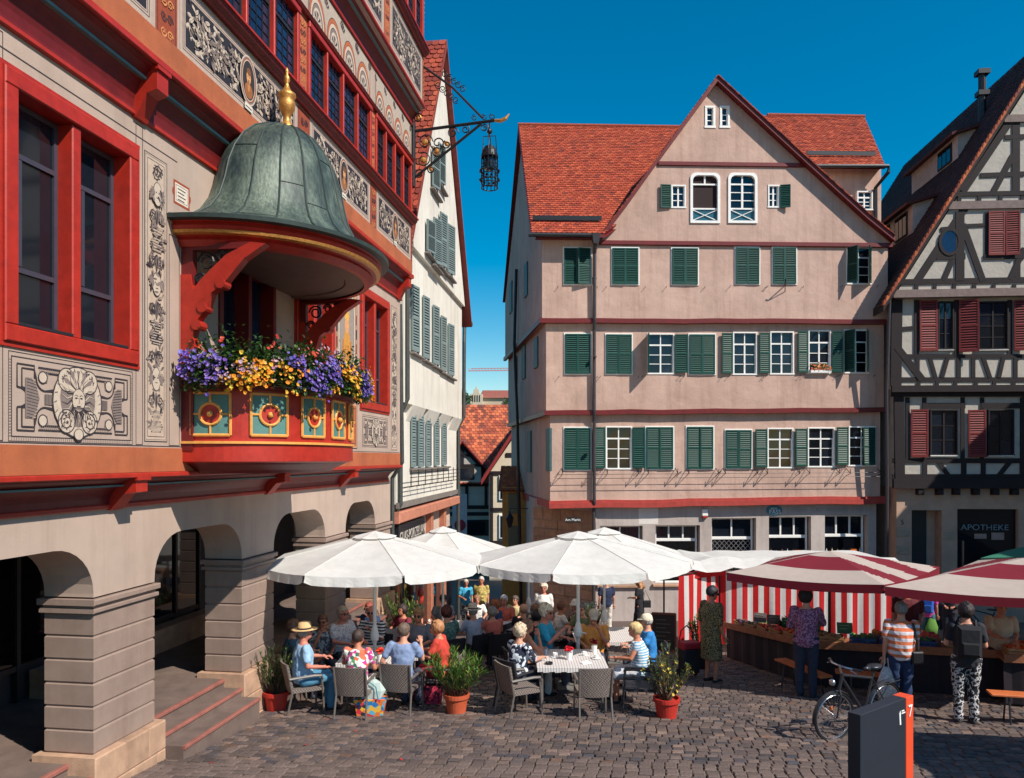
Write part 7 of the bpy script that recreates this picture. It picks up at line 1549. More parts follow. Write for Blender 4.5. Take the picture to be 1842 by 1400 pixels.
    if st == 'short': hq = shell((.096, .118, .113), (0, -.012, .03), lambda c: (c.z > .058 if c.y > .045 else (c.z > .015 if c.y > -.0 else c.z > -.055)))
    elif st == 'bob': hq = shell((.108, .118, .122), (0, -.02, .02), lambda c: (c.z > .062 if c.y > .05 else (c.z > -.02 if c.y > .035 else c.z > -.11)), j=.008)
    elif st == 'curly': hq = shell((.112, .125, .125), (0, -.02, .04), lambda c: (c.z > .062 if c.y > .05 else (c.z > .0 if c.y > .02 else c.z > -.07)), j=.014)
    elif st == 'long':
        hq = shell((.102, .115, .115), (0, -.018, .025), lambda c: (c.z > .062 if c.y > .05 else (c.z > -.03 if c.y > .03 else c.z > -.1)), j=.006); b0 = MB(); loft(b0, [(0, -.075, -.3, .06, .03), (0, -.08, -.2, .085, .045), (0, -.07, -.08, .095, .06), (0, -.05, .0, .095, .07)]); hq.add([hd+R @ Vector(v) for v in b0.v], b0.f)
    elif st == 'bald': hq = shell((.096, .114, .106), (0, -.012, .02), lambda c: c.y < .01 and -.05 < c.z < .045)
    else: hq = None
    if hq:
        def f_(ob): s = ob.modifiers.new('s', 'SOLIDIFY'); s.thickness = .012; s.offset = -1
        ho_ = hq.build('hair', hm, t); f_(ho_); LATER.append(ho_)
    if hat:
        kind, hcol = hat; hm2 = cm(hcol); hb = MB(); hb.smooth = True
        if kind in ('straw', 'sun'):
            b_ = .19 if kind == 'straw' else .155; pr = [(0, .175), (.05, .178), (.085, .165), (.1, .09), (.104, .062), (b_*.8, .05), (b_, .062), (b_*.98, .055), (.1, .045)] if kind == 'straw' else [(0, .15), (.06, .145), (.1, .1), (.108, .05), (b_, .01), (b_*.98, 0), (.1, .04)]
            hb.lathe(pr, 0, 0, 24, sx=.96, sy=1.1); ho = MB(); ho.smooth = True; ho.add([hd+R @ (Vector(v)+Vector((0, -.01, .0))) for v in hb.v], hb.f); ho.build('hat', hm2, t)
            if kind == 'straw': hb = MB(); hb.lathe([(.107, .063), (.106, .088)], 0, 0, 24, sx=.96, sy=1.1); ho = MB(); ho.add([hd+R @ (Vector(v)+Vector((0, -.01, 0))) for v in hb.v], hb.f); ho.build('hat_band', cm((44, 36, 36)), t)
        else:
            hb.lathe([(0, .142), (.05, .136), (.085, .105), (.1, .05), (.098, .03)], 0, 0, 20, sx=.95, sy=1.12)
            if kind == 'cap': hb.add([(-.07, .08, .045), (.07, .08, .045), (.055, .17, .03), (-.055, .17, .03), (-.07, .08, .035), (.07, .08, .035), (.055, .17, .022), (-.055, .17, .022)], [(0, 1, 2, 3), (7, 6, 5, 4), (3, 2, 6, 7), (1, 5, 6, 2), (0, 3, 7, 4)])
            ho = MB(); ho.smooth = True; ho.add([hd+R @ (Vector(v)+Vector((0, -.012, 0))) for v in hb.v], hb.f); ho.build('hat', hm2, t)
    if glasses:
        q = MB(); fc = lambda v: hd+R @ Vector(v); up = .095 if glasses == 'up' else 0
        if glasses in ('sun', 'up'):
            for s in (-1, 1): q.ball(fc((s*.034, .102-up*.35, .004+up)), .028, 10, 6, (1, .5, .8))
        else:
            for s in (-1, 1): q.tube([fc((s*.034+.024*cos(2*pi*i/10), .108, .004+.018*sin(2*pi*i/10))) for i in range(10)], .0035, 4, close=True)
        for s in (-1, 1): q.beam(fc((s*.058, .095-up*.35, .008+up)), fc((s*.084, -.0, .012+up)), .006)
        q.beam(fc((-.012, .108-up*.35, .006+up)), fc((.012, .108-up*.35, .006+up)), .006); q.build('glasses', mat('dark_lens', srgb(26, 22, 24), .15), t)
    PEOPLE.append(t); return t
def seatY(hy, hh=1.28):
    lo, hi = 9, 40
    for _ in range(40):
        m = (lo+hi)/2
        if HY+F*(H-G(m)-hh)/m > hy: lo = m
        else: hi = m
    return lo
def sit(px_, hy, face, label, dark=None, chairlab=None, Y=None, **k):
    """someone on a chair, head at a photo point"""
    Y = Y or seatY(hy); X = (px_-CX)/F*Y; f = radians(face); ln = k.get('lean', .08); off = Vector((-sin(f), cos(f)))*(math.tan(ln)*.72+.04); x, y = X-off.x, Y-off.y; k.setdefault('lean', .08)
    p = person(label, x, y, f, **k)
    if chairlab: c = Vector((-sin(f), cos(f)))*.02; place_chair(x+c.x, y+c.y, f, chairlab, bool(dark))
    return p
def stand(px_, fy, face, label, Y=None, **k):
    Y = Y or YG(fy); return person(label, (px_-CX)/F*Y, Y, radians(face), 'stand', **k)
FLOR = pattern('floral_print', 'print', [srgb(236, 232, 226), srgb(236, 232, 226), srgb(226, 110, 80), srgb(60, 110, 90), srgb(236, 232, 226), srgb(200, 60, 140), srgb(90, 140, 90)], 16)
CHK = pattern('pale_check', 'print', [srgb(206, 200, 204), srgb(160, 154, 166), srgb(214, 208, 208)], 60)
NAVS = pattern('navy_stripe', 'stripes', [srgb(224, 222, 220), srgb(34, 36, 58)], 19)
BLUS = pattern('blue_stripe', 'stripes', [srgb(226, 230, 234), srgb(120, 172, 204)], 22)
ORST = pattern('orange_stripe', 'stripes', [srgb(222, 120, 78), srgb(222, 214, 220)], 9.5)
BWF = pattern('black_white_print', 'noise', [srgb(36, 40, 62), srgb(222, 226, 232)], 13)
PAT = pattern('mottled_print', 'noise', [srgb(96, 70, 66), srgb(170, 150, 140), srgb(70, 52, 56)], 30)
DRS = pattern('gold_leaf_print', 'noise', [srgb(44, 42, 38), srgb(150, 128, 84), srgb(60, 54, 44)], 34)
PLD = pattern('yellow_check', 'print', [srgb(186, 164, 92), srgb(206, 188, 116), srgb(150, 128, 70)], 30)
LEA = pattern('leaf_print', 'noise', [srgb(70, 78, 64), srgb(210, 206, 196)], 18)
PUR = pattern('purple_print', 'noise', [srgb(110, 60, 92), srgb(170, 120, 150)], 40)
TRO = pattern('black_swirl', 'noise', [srgb(26, 26, 32), srgb(196, 190, 190), srgb(30, 30, 36)], 16)
WHT = cm((228, 224, 220))
# --- front left table
sit(551, 1151, -62, 'man in straw hat and light blue polo at the near left table corner', False, 'wicker chair of the straw-hatted man, seen side on', Y=12.75, h=1.03, skin=2, hair=(150, 140, 130), style='bald', top=cm((150, 184, 214)), bottom=cm((74, 128, 160)), arms=('table', 'arm'), hat=('straw', (206, 172, 124)), belly=.04, lean=.03, turn=.2)
sit(531, 1147, -75, 'brown-haired guest half hidden behind the straw-hatted man', False, 'wicker chair behind the straw-hatted man', Y=13.7, hair=(120, 84, 66), style='curly', top=cm((60, 90, 110)), female=True)
sit(581, 1146, -150, 'woman with hand at her mouth beside the checked-shirt man', True, 'chair of the woman holding her hand to her mouth', Y=14.75, skin=1, hair=(110, 70, 50), style='short', top=pattern('dim_print', 'noise', [srgb(70, 72, 82), srgb(170, 170, 172)], 22), sleeve=.6, arms=('lap', 'mouth'), female=True, glasses='clear', turn=-.5)
sit(618, 1117, -125, 'grey-haired man in pale checked shirt leaning on the left table', True, 'dark chair of the man in the checked shirt', Y=15.0, h=1.1, skin=2, hair=(170, 150, 130), style='short', top=CHK, arms=('table', 'table'), belly=.05, glasses='clear', turn=-.1)
sit(668, 1122, 160, 'man in navy striped shirt with sunglasses behind the parasol pole', True, 'dark chair of the navy striped man', Y=15.7, h=1.08, skin=2, hair=(200, 190, 186), style='bald', top=NAVS, arms=('cup', 'table'), glasses='sun', belly=.06, turn=.3)
sit(663, 1092, 150, 'red-faced man in dark blue sitting by the arcade pillar', True, 'chair by the arcade pillar under the red-faced man', Y=17.4, h=1.05, skin=1, hair=(150, 70, 56), style='short', top=cm((40, 58, 92)), sleeve=1, glasses='sun')
sit(646, 1158, -8, 'dark-haired woman in bright floral top with her back turned', False, 'front wicker chair left, below the floral top', Y=12.55, h=.98, skin=1, hair=(60, 44, 40), style='short', top=FLOR, sleeve=.45, bottom=cm((200, 190, 186)), arms=('table', 'arm'), female=True, belly=.03, turn=-.3, lean=.14)
sit(728, 1158, -14, 'man in light blue tee with his back turned at the left table', False, 'front wicker chair right, below the blue tee', Y=12.85, h=1.03, hair=(104, 84, 72), style='short', top=cm((132, 150, 186)), bottom=cm((60, 64, 84)), arms=('hip', 'phone'), lean=.12, turn=-.25)
sit(752, 1124, 172, 'woman in grey tee and sunglasses facing the camera', True, 'dark chair of the woman in the grey tee', Y=15.2, h=1.06, skin=1, hair=(150, 110, 74), style='short', top=cm((110, 110, 120)), sleeve=.8, arms=('table', 'table'), glasses='sun', belly=.06, female=True)
sit(783, 1150, 78, 'woman in red with sunglasses pushed up, right end of the left table', False, 'wicker chair of the woman in red', Y=13.5, h=1.02, skin=1, hair=(180, 124, 84), style='bob', top=cm((196, 62, 48)), sleeve=.6, bottom=cm((160, 24, 44)), arms=('table', 'reach'), glasses='up', female=True, lean=.16, turn=.2)
sit(802, 1131, 25, 'woman with big dark red hair and teal top, back turned', True, 'dark chair of the woman with big red hair', Y=16.0, h=1.04, hair=(92, 44, 40), style='curly', top=pattern('teal_print', 'noise', [srgb(54, 104, 96), srgb(110, 130, 124)], 30), female=True)
# --- second row left
sit(746, 1088, -80, 'woman in striped tank top by the tall oleander', True, 'dark chair of the woman in the striped tank top', Y=19.3, skin=1, hair=(130, 96, 72), style='bob', top=pattern('grey_stripe', 'stripes', [srgb(206, 198, 196), srgb(120, 108, 118)], 24), sleeve=0, arms=('table', 'chin'), female=True)
sit(797, 1083, 175, 'moustached man in dark beret and grey shirt facing the camera', True, 'dark chair of the man in the beret', Y=20.9, h=1.06, skin=2, hair=(90, 70, 60), style='short', top=cm((124, 130, 136)), hat=('beret', (36, 32, 36)), belly=.06, glasses='clear')
sit(849, 1106, 40, 'man in pale straw hat with dark band, back turned', True, 'dark woven chair with navy jacket under the pale straw hat', Y=16.9, h=1.02, hair=(170, 160, 150), style='bald', top=cm((170, 180, 200)), hat=('straw', (222, 206, 178)))
sit(884, 1107, 30, 'grey-haired woman in coral top with back turned', True, 'dark woven chair right of the pale straw hat', Y=17.0, hair=(150, 140, 130), style='bob', top=cm((206, 110, 96)), sleeve=.3, female=True)
sit(889, 1085, 60, 'ginger-haired woman in blue beside the orange shirt', True, 'chair of the ginger-haired woman', Y=19.3, hair=(170, 96, 54), style='curly', top=cm((44, 66, 104)), female=True)
sit(906, 1081, 165, 'white-haired man in coral orange shirt facing the camera', True, 'chair of the man in the coral shirt', Y=20.4, h=1.06, skin=2, hair=(214, 206, 200), style='short', top=cm((216, 104, 82)), belly=.05, arms=('table', 'table'))
# --- centre right table
sit(943, 1098, -25, 'man in pale cap and black shirt, back turned, in the second row', True, 'chair of the man in the pale cap', Y=17.6, hair=(150, 120, 100), style='bald', top=cm((34, 34, 44)), hat=('cap', (196, 150, 126)))
sit(966, 1095, -60, 'brown-haired woman in leaf-print top wearing sunglasses', True, 'chair of the woman in the leaf print', Y=17.9, hair=(132, 100, 80), style='bob', top=LEA, glasses='sun', female=True)
sit(969, 1115, -70, 'black-haired woman in dark top behind the white-haired one', True, 'chair of the black-haired woman', Y=15.9, hair=(34, 28, 32), style='bob', top=cm((44, 40, 52)), female=True)
sit(985, 1116, -105, 'white-haired woman in turquoise top and blue-white jacket', True, 'dark chair of the woman in the blue-white jacket', Y=14.9, h=1.12, skin=2, hair=(216, 204, 184), style='curly', top=cm((38, 150, 186)), arms=('table', 'cup'), sleeve=.6, glasses='sun', female=True, turn=-.35, belly=.03)
sit(938, 1149, -48, 'blonde woman in black and white leaf blouse, back turned', True, 'wicker chair of the blonde woman in the leaf blouse', Y=13.1, hair=(206, 184, 156), style='curly', top=BWF, sleeve=.7, bottom=cm((40, 44, 70)), female=True, belly=.03)
sit(951, 1134, -70, 'brown-haired woman resting her chin, behind the blonde one', True, 'wicker chair of the woman resting her chin', Y=14.0, skin=1, hair=(130, 92, 72), style='long', top=cm((176, 120, 90)), sleeve=0, arms=('table', 'chin'), bottom=WHT, female=True)
sit(1068, 1125, 176, 'man in orange polo and pale cap facing the camera', True, 'chair of the man in the orange polo', Y=15.0, h=1.06, skin=1, hair=(150, 130, 120), style='bald', top=cm((224, 148, 72)), arms=('chin', 'table'), hat=('cap', (190, 172, 158)), belly=.05, nod=.3)
sit(1140, 1141, 78, 'blonde woman in blue and white striped top at the table end', True, 'metal armchair of the woman in blue stripes', Y=13.4, skin=1, hair=(216, 184, 130), style='short', top=BLUS, sleeve=.2, bottom=cm((206, 206, 214)), leg=.55, arms=('table', 'front'), female=True, belly=.04, lean=.12)
sit(1160, 1124, 85, 'man in bright blue tee and cream cap beside the blue stripes', True, 'chair of the man in the cream cap', Y=14.6, h=1.02, hair=(180, 170, 160), style='bald', top=cm((44, 124, 190)), hat=('cap', (222, 212, 188)))
sit(1012, 1088, -70, 'brown-haired woman in white tee at the far checked table', True, 'chair of the woman in the white tee', Y=18.6, skin=1, hair=(120, 78, 56), style='short', top=WHT, sleeve=.35, female=True, arms=('table', 'table'))
sit(1034, 1083, 120, 'woman in white sun hat and patterned blouse', True, 'chair of the woman in the white sun hat', Y=19.7, hair=(120, 100, 90), style='bob', top=PAT, sleeve=.8, hat=('sun', (228, 222, 214)), female=True, belly=.04)
sit(926, 1077, 150, 'far guest in pale yellow shirt behind the coral shirt', True, 'chair of the far guest in pale yellow', Y=22.4, hair=(90, 74, 66), style='short', top=cm((206, 190, 140)))
sit(858, 1080, -170, 'far guest in white blouse beyond the pale straw hat', True, 'chair of the far guest in the white blouse', Y=22.8, hair=(150, 110, 80), style='bob', top=WHT, female=True)
sit(1046, 1098, 150, 'guest in olive shirt seated before the white sun hat', True, 'chair of the guest in the olive shirt', Y=18.0, hair=(110, 100, 96), style='short', top=cm((110, 116, 84)), glasses='clear')
sit(722, 1098, 140, 'guest in wine red top between the navy stripes and the oleander', True, 'chair of the guest in wine red', Y=17.8, skin=1, hair=(60, 46, 44), style='bob', top=cm((120, 36, 52)), female=True)
put_chair(935, 1272, radians(-62), 'empty wicker armchair angled left of the checked table', Y=12.55); put_chair(1066, 1284, radians(4), 'empty wicker chair before the checked table, back to camera', Y=12.35)
put_chair(1150, 1262, radians(82), 'empty dark armchair at the right end of the checked table', True, Y=12.75); put_chair(705, 1130, radians(175), 'empty dark chair behind the navy striped man', True, Y=16.6); put_chair(735, 1130, radians(190), 'empty dark chair beside the planter', True, Y=17.3)
for k, (s_, d_, lab) in enumerate(((5.0, .9, 'grey stacking chair inside the third arcade bay'), (5.5, 1.3, 'second grey stacking chair deeper in the third arcade bay'))): w_ = THF.w(s_, d_, .75); place_chair(w_.x, w_.y, radians(200+25*k), lab, True, 'chairs inside the arcade', .75)
# --- standing
G2_ = 'people standing or walking in the square'
stand(838, 1118, 190, 'woman in turquoise tee and patterned trousers walking up the alley', Y=28.5, skin=1, hair=(196, 184, 170), style='short', top=cm((70, 170, 206)), bottom=LEA, group=G2_, arms=('hang', 'front'), female=True, stride=.4)
stand(866, 1118, 170, 'man in yellow checked shirt and leaf-print shorts walking up', Y=28.0, h=1.06, skin=1, hair=(206, 196, 186), style='short', top=PLD, bottom=LEA, leg=.5, group=G2_, arms=('hang', 'hang'), belly=.07, stride=.3)
stand(978, 1150, 170, 'white-haired woman in white V-neck blouse standing with shoulder strap', Y=21.3, skin=2, hair=(222, 206, 184), style='curly', top=WHT, sleeve=.7, bottom=cm((160, 150, 150)), group=G2_, female=True, belly=.03, arms=('hang', 'bag'))
stand(1091, 1116, 5, 'man in navy shirt and white trousers facing the shop wall', Y=26.0, h=1.05, hair=(90, 70, 60), style='short', top=cm((34, 44, 74)), bottom=cm((216, 208, 198)), group=G2_, arms=('hang', 'hang'))
stand(1150, 1117, 60, 'long-haired blonde woman in black dress with shoulder bag', Y=27.0, h=1.02, skin=1, hair=(196, 140, 96), style='long', top=cm((28, 28, 36)), skirt=('dress', .62), sleeve=.5, group=G2_, arms=('front', 'bag'), female=True, stride=.6)
stand(1280, 1228, -55, 'woman in gold leaf-print dress holding a shopping trolley', h=1.08, skin=1, hair=(34, 30, 40), style='short', top=DRS, skirt=('dress', .5), sleeve=.9, shoes=(26, 26, 30), group=G2_, arms=('bag', 'hang'), female=True, glasses='sun', turn=-.3, belly=.03, nod=.25, vox=.014)
stand(1450, 1256, -25, 'dark-haired woman in purple print top and jeans at the stall', h=1.1, hair=(30, 26, 30), style='bob', top=PUR, sleeve=1.5, bottom=cm((40, 46, 66)), group=G2_, arms=('front', 'reach'), female=True, turn=-.5, vox=.014)
stand(1621, 1280, -12, 'grey-haired man in orange and white striped shirt, back turned', h=1.02, hair=(130, 124, 120), style='short', top=ORST, sleeve=.55, bottom=cm((38, 56, 92)), group=G2_, arms=('bag', 'hang'), vox=.014, belly=.05)
stand(1633, 1215, 175, 'vendor in dark red shirt standing behind the crates', Y=15.9, h=1.12, skin=1, hair=(40, 32, 34), style='short', top=cm((88, 24, 34)), bottom=cm((34, 34, 44)), group=G2_, arms=('front', 'hang'), nod=.2)
stand(1738, 1303, -18, 'woman with black backpack and swirl-print trousers, back turned', h=1.06, hair=(44, 32, 34), style='bob', top=cm((40, 40, 48)), bottom=TRO, sleeve=.5, group=G2_, arms=('front', 'front'), female=True, vox=.014)
stand(1800, 1240, 170, 'vendor in beige tee behind the right-hand table', Y=13.7, h=1.0, skin=1, hair=(60, 42, 40), style='short', top=cm((186, 160, 134)), bottom=cm((40, 40, 50)), group=G2_, arms=('front', 'reach'))
stand(1668, 1140, -30, 'shopper with blue backpack and green bag beyond the stall', Y=21.5, skin=1, hair=(60, 44, 40), style='short', top=cm((206, 70, 150)), bottom=cm((60, 100, 110)), leg=.5, group=G2_, arms=('hang', 'hang'))
stand(1708, 1140, 150, 'dark-clothed shopper standing before the far bicycles', Y=22.5, skin=1, hair=(60, 44, 40), style='short', top=cm((40, 34, 44)), bottom=cm((34, 34, 44)), sleeve=1.5, group=G2_, arms=('front', 'front'))
stand(1690, 1070, -160, 'passer-by near the pharmacy door seen above the parasols', Y=27.5, h=1.08, skin=1, hair=(120, 90, 76), style='short', top=cm((150, 70, 60)), bottom=cm((50, 50, 60)), group=G2_, arms=('hang', 'hang'))
stand(1655, 1075, 170, 'second passer-by at the pharmacy entrance', Y=28.3, skin=1, hair=(90, 60, 50), style='short', top=cm((120, 40, 40)), bottom=cm((50, 50, 60)), group=G2_, arms=('hang', 'hang'))

bake_all()
# ------------------------------------------------------------ market stall
SRED = cloth('stall_red', srgb(206, 30, 34), .35); SWHT = cloth('stall_white', srgb(228, 224, 222), .35)
def curtain(name, label, p0, p1, top, bot, n, seed, dz0=0, dz1=0):
    """hanging cloth of sewn red and white strips, gently folded"""
    a, e = Vector(p0), Vector(p1); t = thing(name, label, 'curtain', (a.x, a.y, 0)); d = (e-a); L = d.length; u = d/L; nn = Vector((-u.y, u.x)); r = random.Random(seed)
    def pt(s, v):
        fold = .035*sin(s*7.3+seed)+.02*sin(s*17+1.3)+.012*sin(s*9+v*5); off = fold*(.3+.7*v); z = top+(bot-top)*v+(dz0*(1-s/L)+dz1*s/L)*v-.03*abs(sin(pi*s/.95))*(1-v); return (u.x*s+nn.x*off, u.y*s+nn.y*off, z)
    for k in range(n):
        q = MB(); q.smooth = True; s0, s1 = L*k/n, L*(k+1)/n
        for i in range(3):
            for j in range(10): sa, sb = s0+(s1-s0)*i/3, s0+(s1-s0)*(i+1)/3; q.quad(pt(sa, j/10), pt(sa, (j+1)/10), pt(sb, (j+1)/10), pt(sb, j/10))
        q.build('strip', SRED if k % 2 == 0 else SWHT, t)
    q = MB(); q.tube([(0, 0, top+.02), (d.x, d.y, top+.02)], .02, 6); q.build('rail', DARK, t)
    return t, pt
YC = 19.8
c0 = P(1302, 1040, 19.6); c1_ = P(1602, 1060, 19.2)
curtain('striped_curtain', 'red and white striped curtain closing the back of the market stall', (c0.x, 19.9), (P(1604, 1060, 19.4).x, 19.4), 1.35, -.55, 31, 1)
a = P(1222, 1040, 18.9); curtain('striped_curtain', 'red and white striped side curtain left of the stall, beside the chalkboard', (a.x, 18.9), (c0.x-.05, 19.85), 1.35, -.75, 9, 2)
t = thing('market_stall', 'market stall with white roof sheet behind the striped curtain', 'market stall', (c0.x, 20, G(20)));
for x, y in ((-1.2, -1.0), (0, 0), (4.2, -.5), (-1.0, 2.2), (4.3, 2.2)): q = MB(); q.tube([(x, y, 0), (x, y, 2.3)], .025, 6); q.build('post', DARK, t)
r = random.Random(3); N = 16; zt = P(1400, 1006, 20).z-G(20); q = MB(); q.smooth = True
for i in range(N):
    for j in range(4):
        f = lambda i_, j_: (-1.25+5.9*i_/N, -1.0+.5*min(1, i_/4)+3.2*j_/4, zt-.1+.1*sin(pi*min(1, j_/2))+(.06 if i_ < 5 else .012)*sin(i_*1.9+j_)-(.08 if i_ == 0 else 0)-(.1 if j_ == 0 else 0)); q.quad(f(i, j), f(i+1, j), f(i+1, j+1), f(i, j+1))
q.build('roof_sheet', CLW, t)
q = MB(); f0 = (-1.25, -1.02)
for i in range(12): x0, x1 = -1.25+1.3*i/12, -1.25+1.3*(i+1)/12; q.quad((x0, -1.02+.8*i/12, zt-.2), (x0, -1.03+.8*i/12, zt-.38), (x1, -1.03+.8*(i+1)/12, zt-.38), (x1, -1.02+.8*(i+1)/12, zt-.2))
q.build('red_valance', SRED, t)
WOOD = mat('stall_wood', srgb(150, 92, 62), .8, .25, 9, .3, 40); CARD = mat('price_card', srgb(60, 110, 76), .7); CRB = mat('blue_crate', srgb(36, 62, 120), .5, .1); CRW = mat('wood_crate', srgb(170, 122, 82), .8, .2, 9)
def stall_table(label, a, e, w, h=.8):
    a, e = Vector(a), Vector(e); L = (e-a).length; ang = atan2(e.y-a.y, e.x-a.x); m = a.lerp(e, .5); z0 = G(m.y); z0 = G(a.y); tl = math.atan((G(e.y)-G(a.y))/L); t = thing('stall_table', label, 'stall table', (a.x, a.y, z0), ang, 'market stall tables'); t.rotation_euler = (0, -tl, ang)
    for k in range(4): q = MB(); q.box(0, L, w*k/4+.005, w*(k+1)/4-.005, h-.03, h); q.build('board', WOOD, t)
    q = MB(); q.bbox(0, L, -.035, -.002, h-.04, h+.1, .006); q.build('front_board', WOOD, t)
    q = MB(); n = 24
    for k in range(n): x0, x1 = L*k/n, L*(k+1)/n; y0, y1 = .03+.02*sin(k*1.7), .03+.02*sin((k+1)*1.7); q.quad((x0, y0, h-.03), (x0, y0-.01, .06), (x1, y1-.01, .06), (x1, y1, h-.03))
    q.build('skirt_cloth', mat('dark_skirt_cloth', srgb(38, 28, 36), .9), t)
    for x in (.1, L-.1):
        for y in (.1, w-.1): q = MB(); q.beam((x, y, 0), (x, y, h-.03), .05); q.build('leg', WOOD, t)
    return t, ang, z0
T1 = stall_table('long vegetable table along the left side of the stall', (5.15, 18.7), (5.62, 14.75), 1.0)
T2 = stall_table('front crate table of the stall behind the striped-shirt man', (5.75, 14.7), (8.6, 13.5), .9)
T3 = stall_table('right-hand stall table before the beige vendor', (8.3, 13.1), (11.2, 12.2), .9)
def on_table(T, s, d): o, ang, z0 = T; l = o.location; tl = -o.rotation_euler[1]; return Vector((l.x+cos(ang)*s-sin(ang)*d, l.y+sin(ang)*s+cos(ang)*d, z0+.8+math.tan(tl)*s))
def crate(T, s, d, m, label, cols, w=.42, l=.3, h=.16, big=.035, rot=0):
    p = on_table(T, s, d); t = thing('produce_crate', label, 'crate', p, T[1]+rot, 'produce crates on the stall'); 
    q = MB(); q.box(-w/2, w/2, -l/2, l/2, 0, .012); q.build('crate_bottom', m, t)
    for y in (-l/2, l/2):
        for k in range(3): q = MB(); q.box(-w/2, w/2, y-.006, y+.006, .01+h*k/3, h*(k+.75)/3+.01); q.build('slat', m, t)
    for x in (-w/2, w/2):
        for k in range(3): q = MB(); q.box(x-.006, x+.006, -l/2+.008, l/2-.008, .012+h*k/3, h*(k+.75)/3+.012); q.build('slat', m, t)
    q = MB(col=True); q.smooth = True; r = random.Random(int(s*100+d*10))
    for k in range(40 if big < .05 else 16): c = r.choice(cols); g = r.uniform(.8, 1.15); q.cc = srgb(*[min(255, x*g) for x in c]); q.ball((r.uniform(-w/2+.04, w/2-.04), r.uniform(-l/2+.04, l/2-.04), h*.55+r.random()*h*.5), big*r.uniform(.8, 1.2), 7, 5)
    q.build('produce', ink_attr_mat('produce_skin', .4), t)['kind'] = 'stuff'
TOM = [(200, 40, 30), (220, 70, 40)]; ORA = [(230, 110, 40), (220, 90, 36)]; GRE = [(60, 100, 44), (80, 120, 56), (40, 76, 36)]; POTA = [(170, 130, 90), (150, 112, 76)]; AUB = [(60, 30, 50), (90, 40, 60)]
LB = ['red tomatoes in a wooden crate at the left table', 'aubergines in a wooden crate on the vegetable table', 'crate of red peppers by the price cards', 'crate of potatoes at the near end of the vegetable table']
for k, (s, d, c) in enumerate(((.4, .25, AUB), (1.05, .25, POTA), (1.7, .25, TOM), (2.3, .25, TOM), (2.95, .25, ORA), (3.55, .25, POTA), (.5, .7, GRE), (1.8, .7, AUB), (2.5, .72, TOM), (3.2, .7, GRE))): crate(T1, s, d, CRW, ['purple onions', 'brown potatoes', 'red tomatoes', 'red peppers', 'orange carrots', 'pale potatoes', 'dark green herbs', 'aubergines', 'cherry tomatoes', 'green lettuce'][k]+(' in a crate at the front of the vegetable table' if d < .5 else ' in a crate at the back of the vegetable table'), c, rot=.05*k % .1)
for k, (s, d, m, c, lab) in enumerate(((.25, .25, CRW, POTA, 'wooden crate of potatoes at the left end of the front table'), (.8, .25, CRB, GRE, 'blue crate of greens left on the front table'), (1.3, .25, CRB, POTA, 'blue crate of potatoes in the middle of the front table'), (1.8, .25, CRB, GRE, 'blue crate of cabbages right of the middle'), (1.2, .65, CRW, ORA, 'crate of oranges at the back of the front table'), (2.4, .3, CRW, ORA, 'crate of oranges beside the striped-shirt man'), (1.9, .65, CRW, TOM, 'crate of tomatoes behind the blue crates'))): crate(T2, s, d, m, lab, c, .44, .32, .18, .045)
for k, (s, d, c, lab) in enumerate(((.3, .3, ORA, 'crate of oranges at the left of the right-hand table'), (.9, .35, POTA, 'crate of pears before the beige vendor'), (1.6, .3, TOM, 'crate of tomatoes at the right edge'), (.5, .7, ORA, 'crate of clementines behind the oranges'))): crate(T3, s, d, CRW, lab, c, .44, .32, .16, .045)
for k, (T, s, d, lab) in enumerate(((T1, .75, .5, 'grey price card at the far end'), (T1, 1.35, .55, 'second price card on the vegetable table'), (T1, 2.2, .5, 'green price card among tomatoes'), (T1, 2.75, .5, 'green price card next to the lettuce'), (T1, 3.3, .45, 'green price card near the purple top woman'), (T2, .5, .5, 'green price card on the front table'), (T2, 1.6, .45, 'price card above the blue crates'))):
    p = on_table(T, s, d); t = thing('price_card', lab, 'price card', (p.x, p.y, p.z+.16), radians(-25+10*k % 40), 'price cards on the stall'); q = MB(); q.add([(-.14, 0, 0), (.14, 0, 0), (.14, .07, .2), (-.14, .07, .2), (-.14, .01, 0), (.14, .01, 0), (.14, .08, .2), (-.14, .08, .2)], [(0, 1, 2, 3), (7, 6, 5, 4), (0, 3, 7, 4), (1, 5, 6, 2), (3, 2, 6, 7)]); q.build('card', CARD if k > 1 else mat('grey_card', srgb(110, 96, 96), .7), t)
    q = MB(); q.beam((-.1, .048, .15), (.08, .048, .15), .014) ; q.beam((-.1, .028, .09), (.04, .028, .09), .012); q.build('chalk_lines', mat('chalk', srgb(150, 160, 140), .9), t); q = MB(); q.tube([(0, .02, -.16), (0, .02, .02)], .006, 5); q.build('stick', WOOD, t)
# leafy vegetables heaped at the back
p = on_table(T1, 2.0, .78); t = thing('greens_heap', 'dark heap of leafy greens at the back of the vegetable table', 'vegetables', p); q = MB(col=True); r = random.Random(9)
for k in range(500): a = r.random()*6.28; rr = r.random()**.5; pt = (rr*cos(a)*.42, rr*sin(a)*.3, .1+r.random()*.32*(1-rr*.6)); leafquad(q, pt, (cos(a)+r.uniform(-.5, .5), sin(a)+r.uniform(-.5, .5), r.uniform(0, 1)), r.uniform(.08, .16), r.uniform(.02, .045), tuple(c*r.uniform(.6, 1.2) for c in srgb(44, 74, 40)[:3])+(1,))
q.build('leaves', LEAF, t)['kind'] = 'stuff'
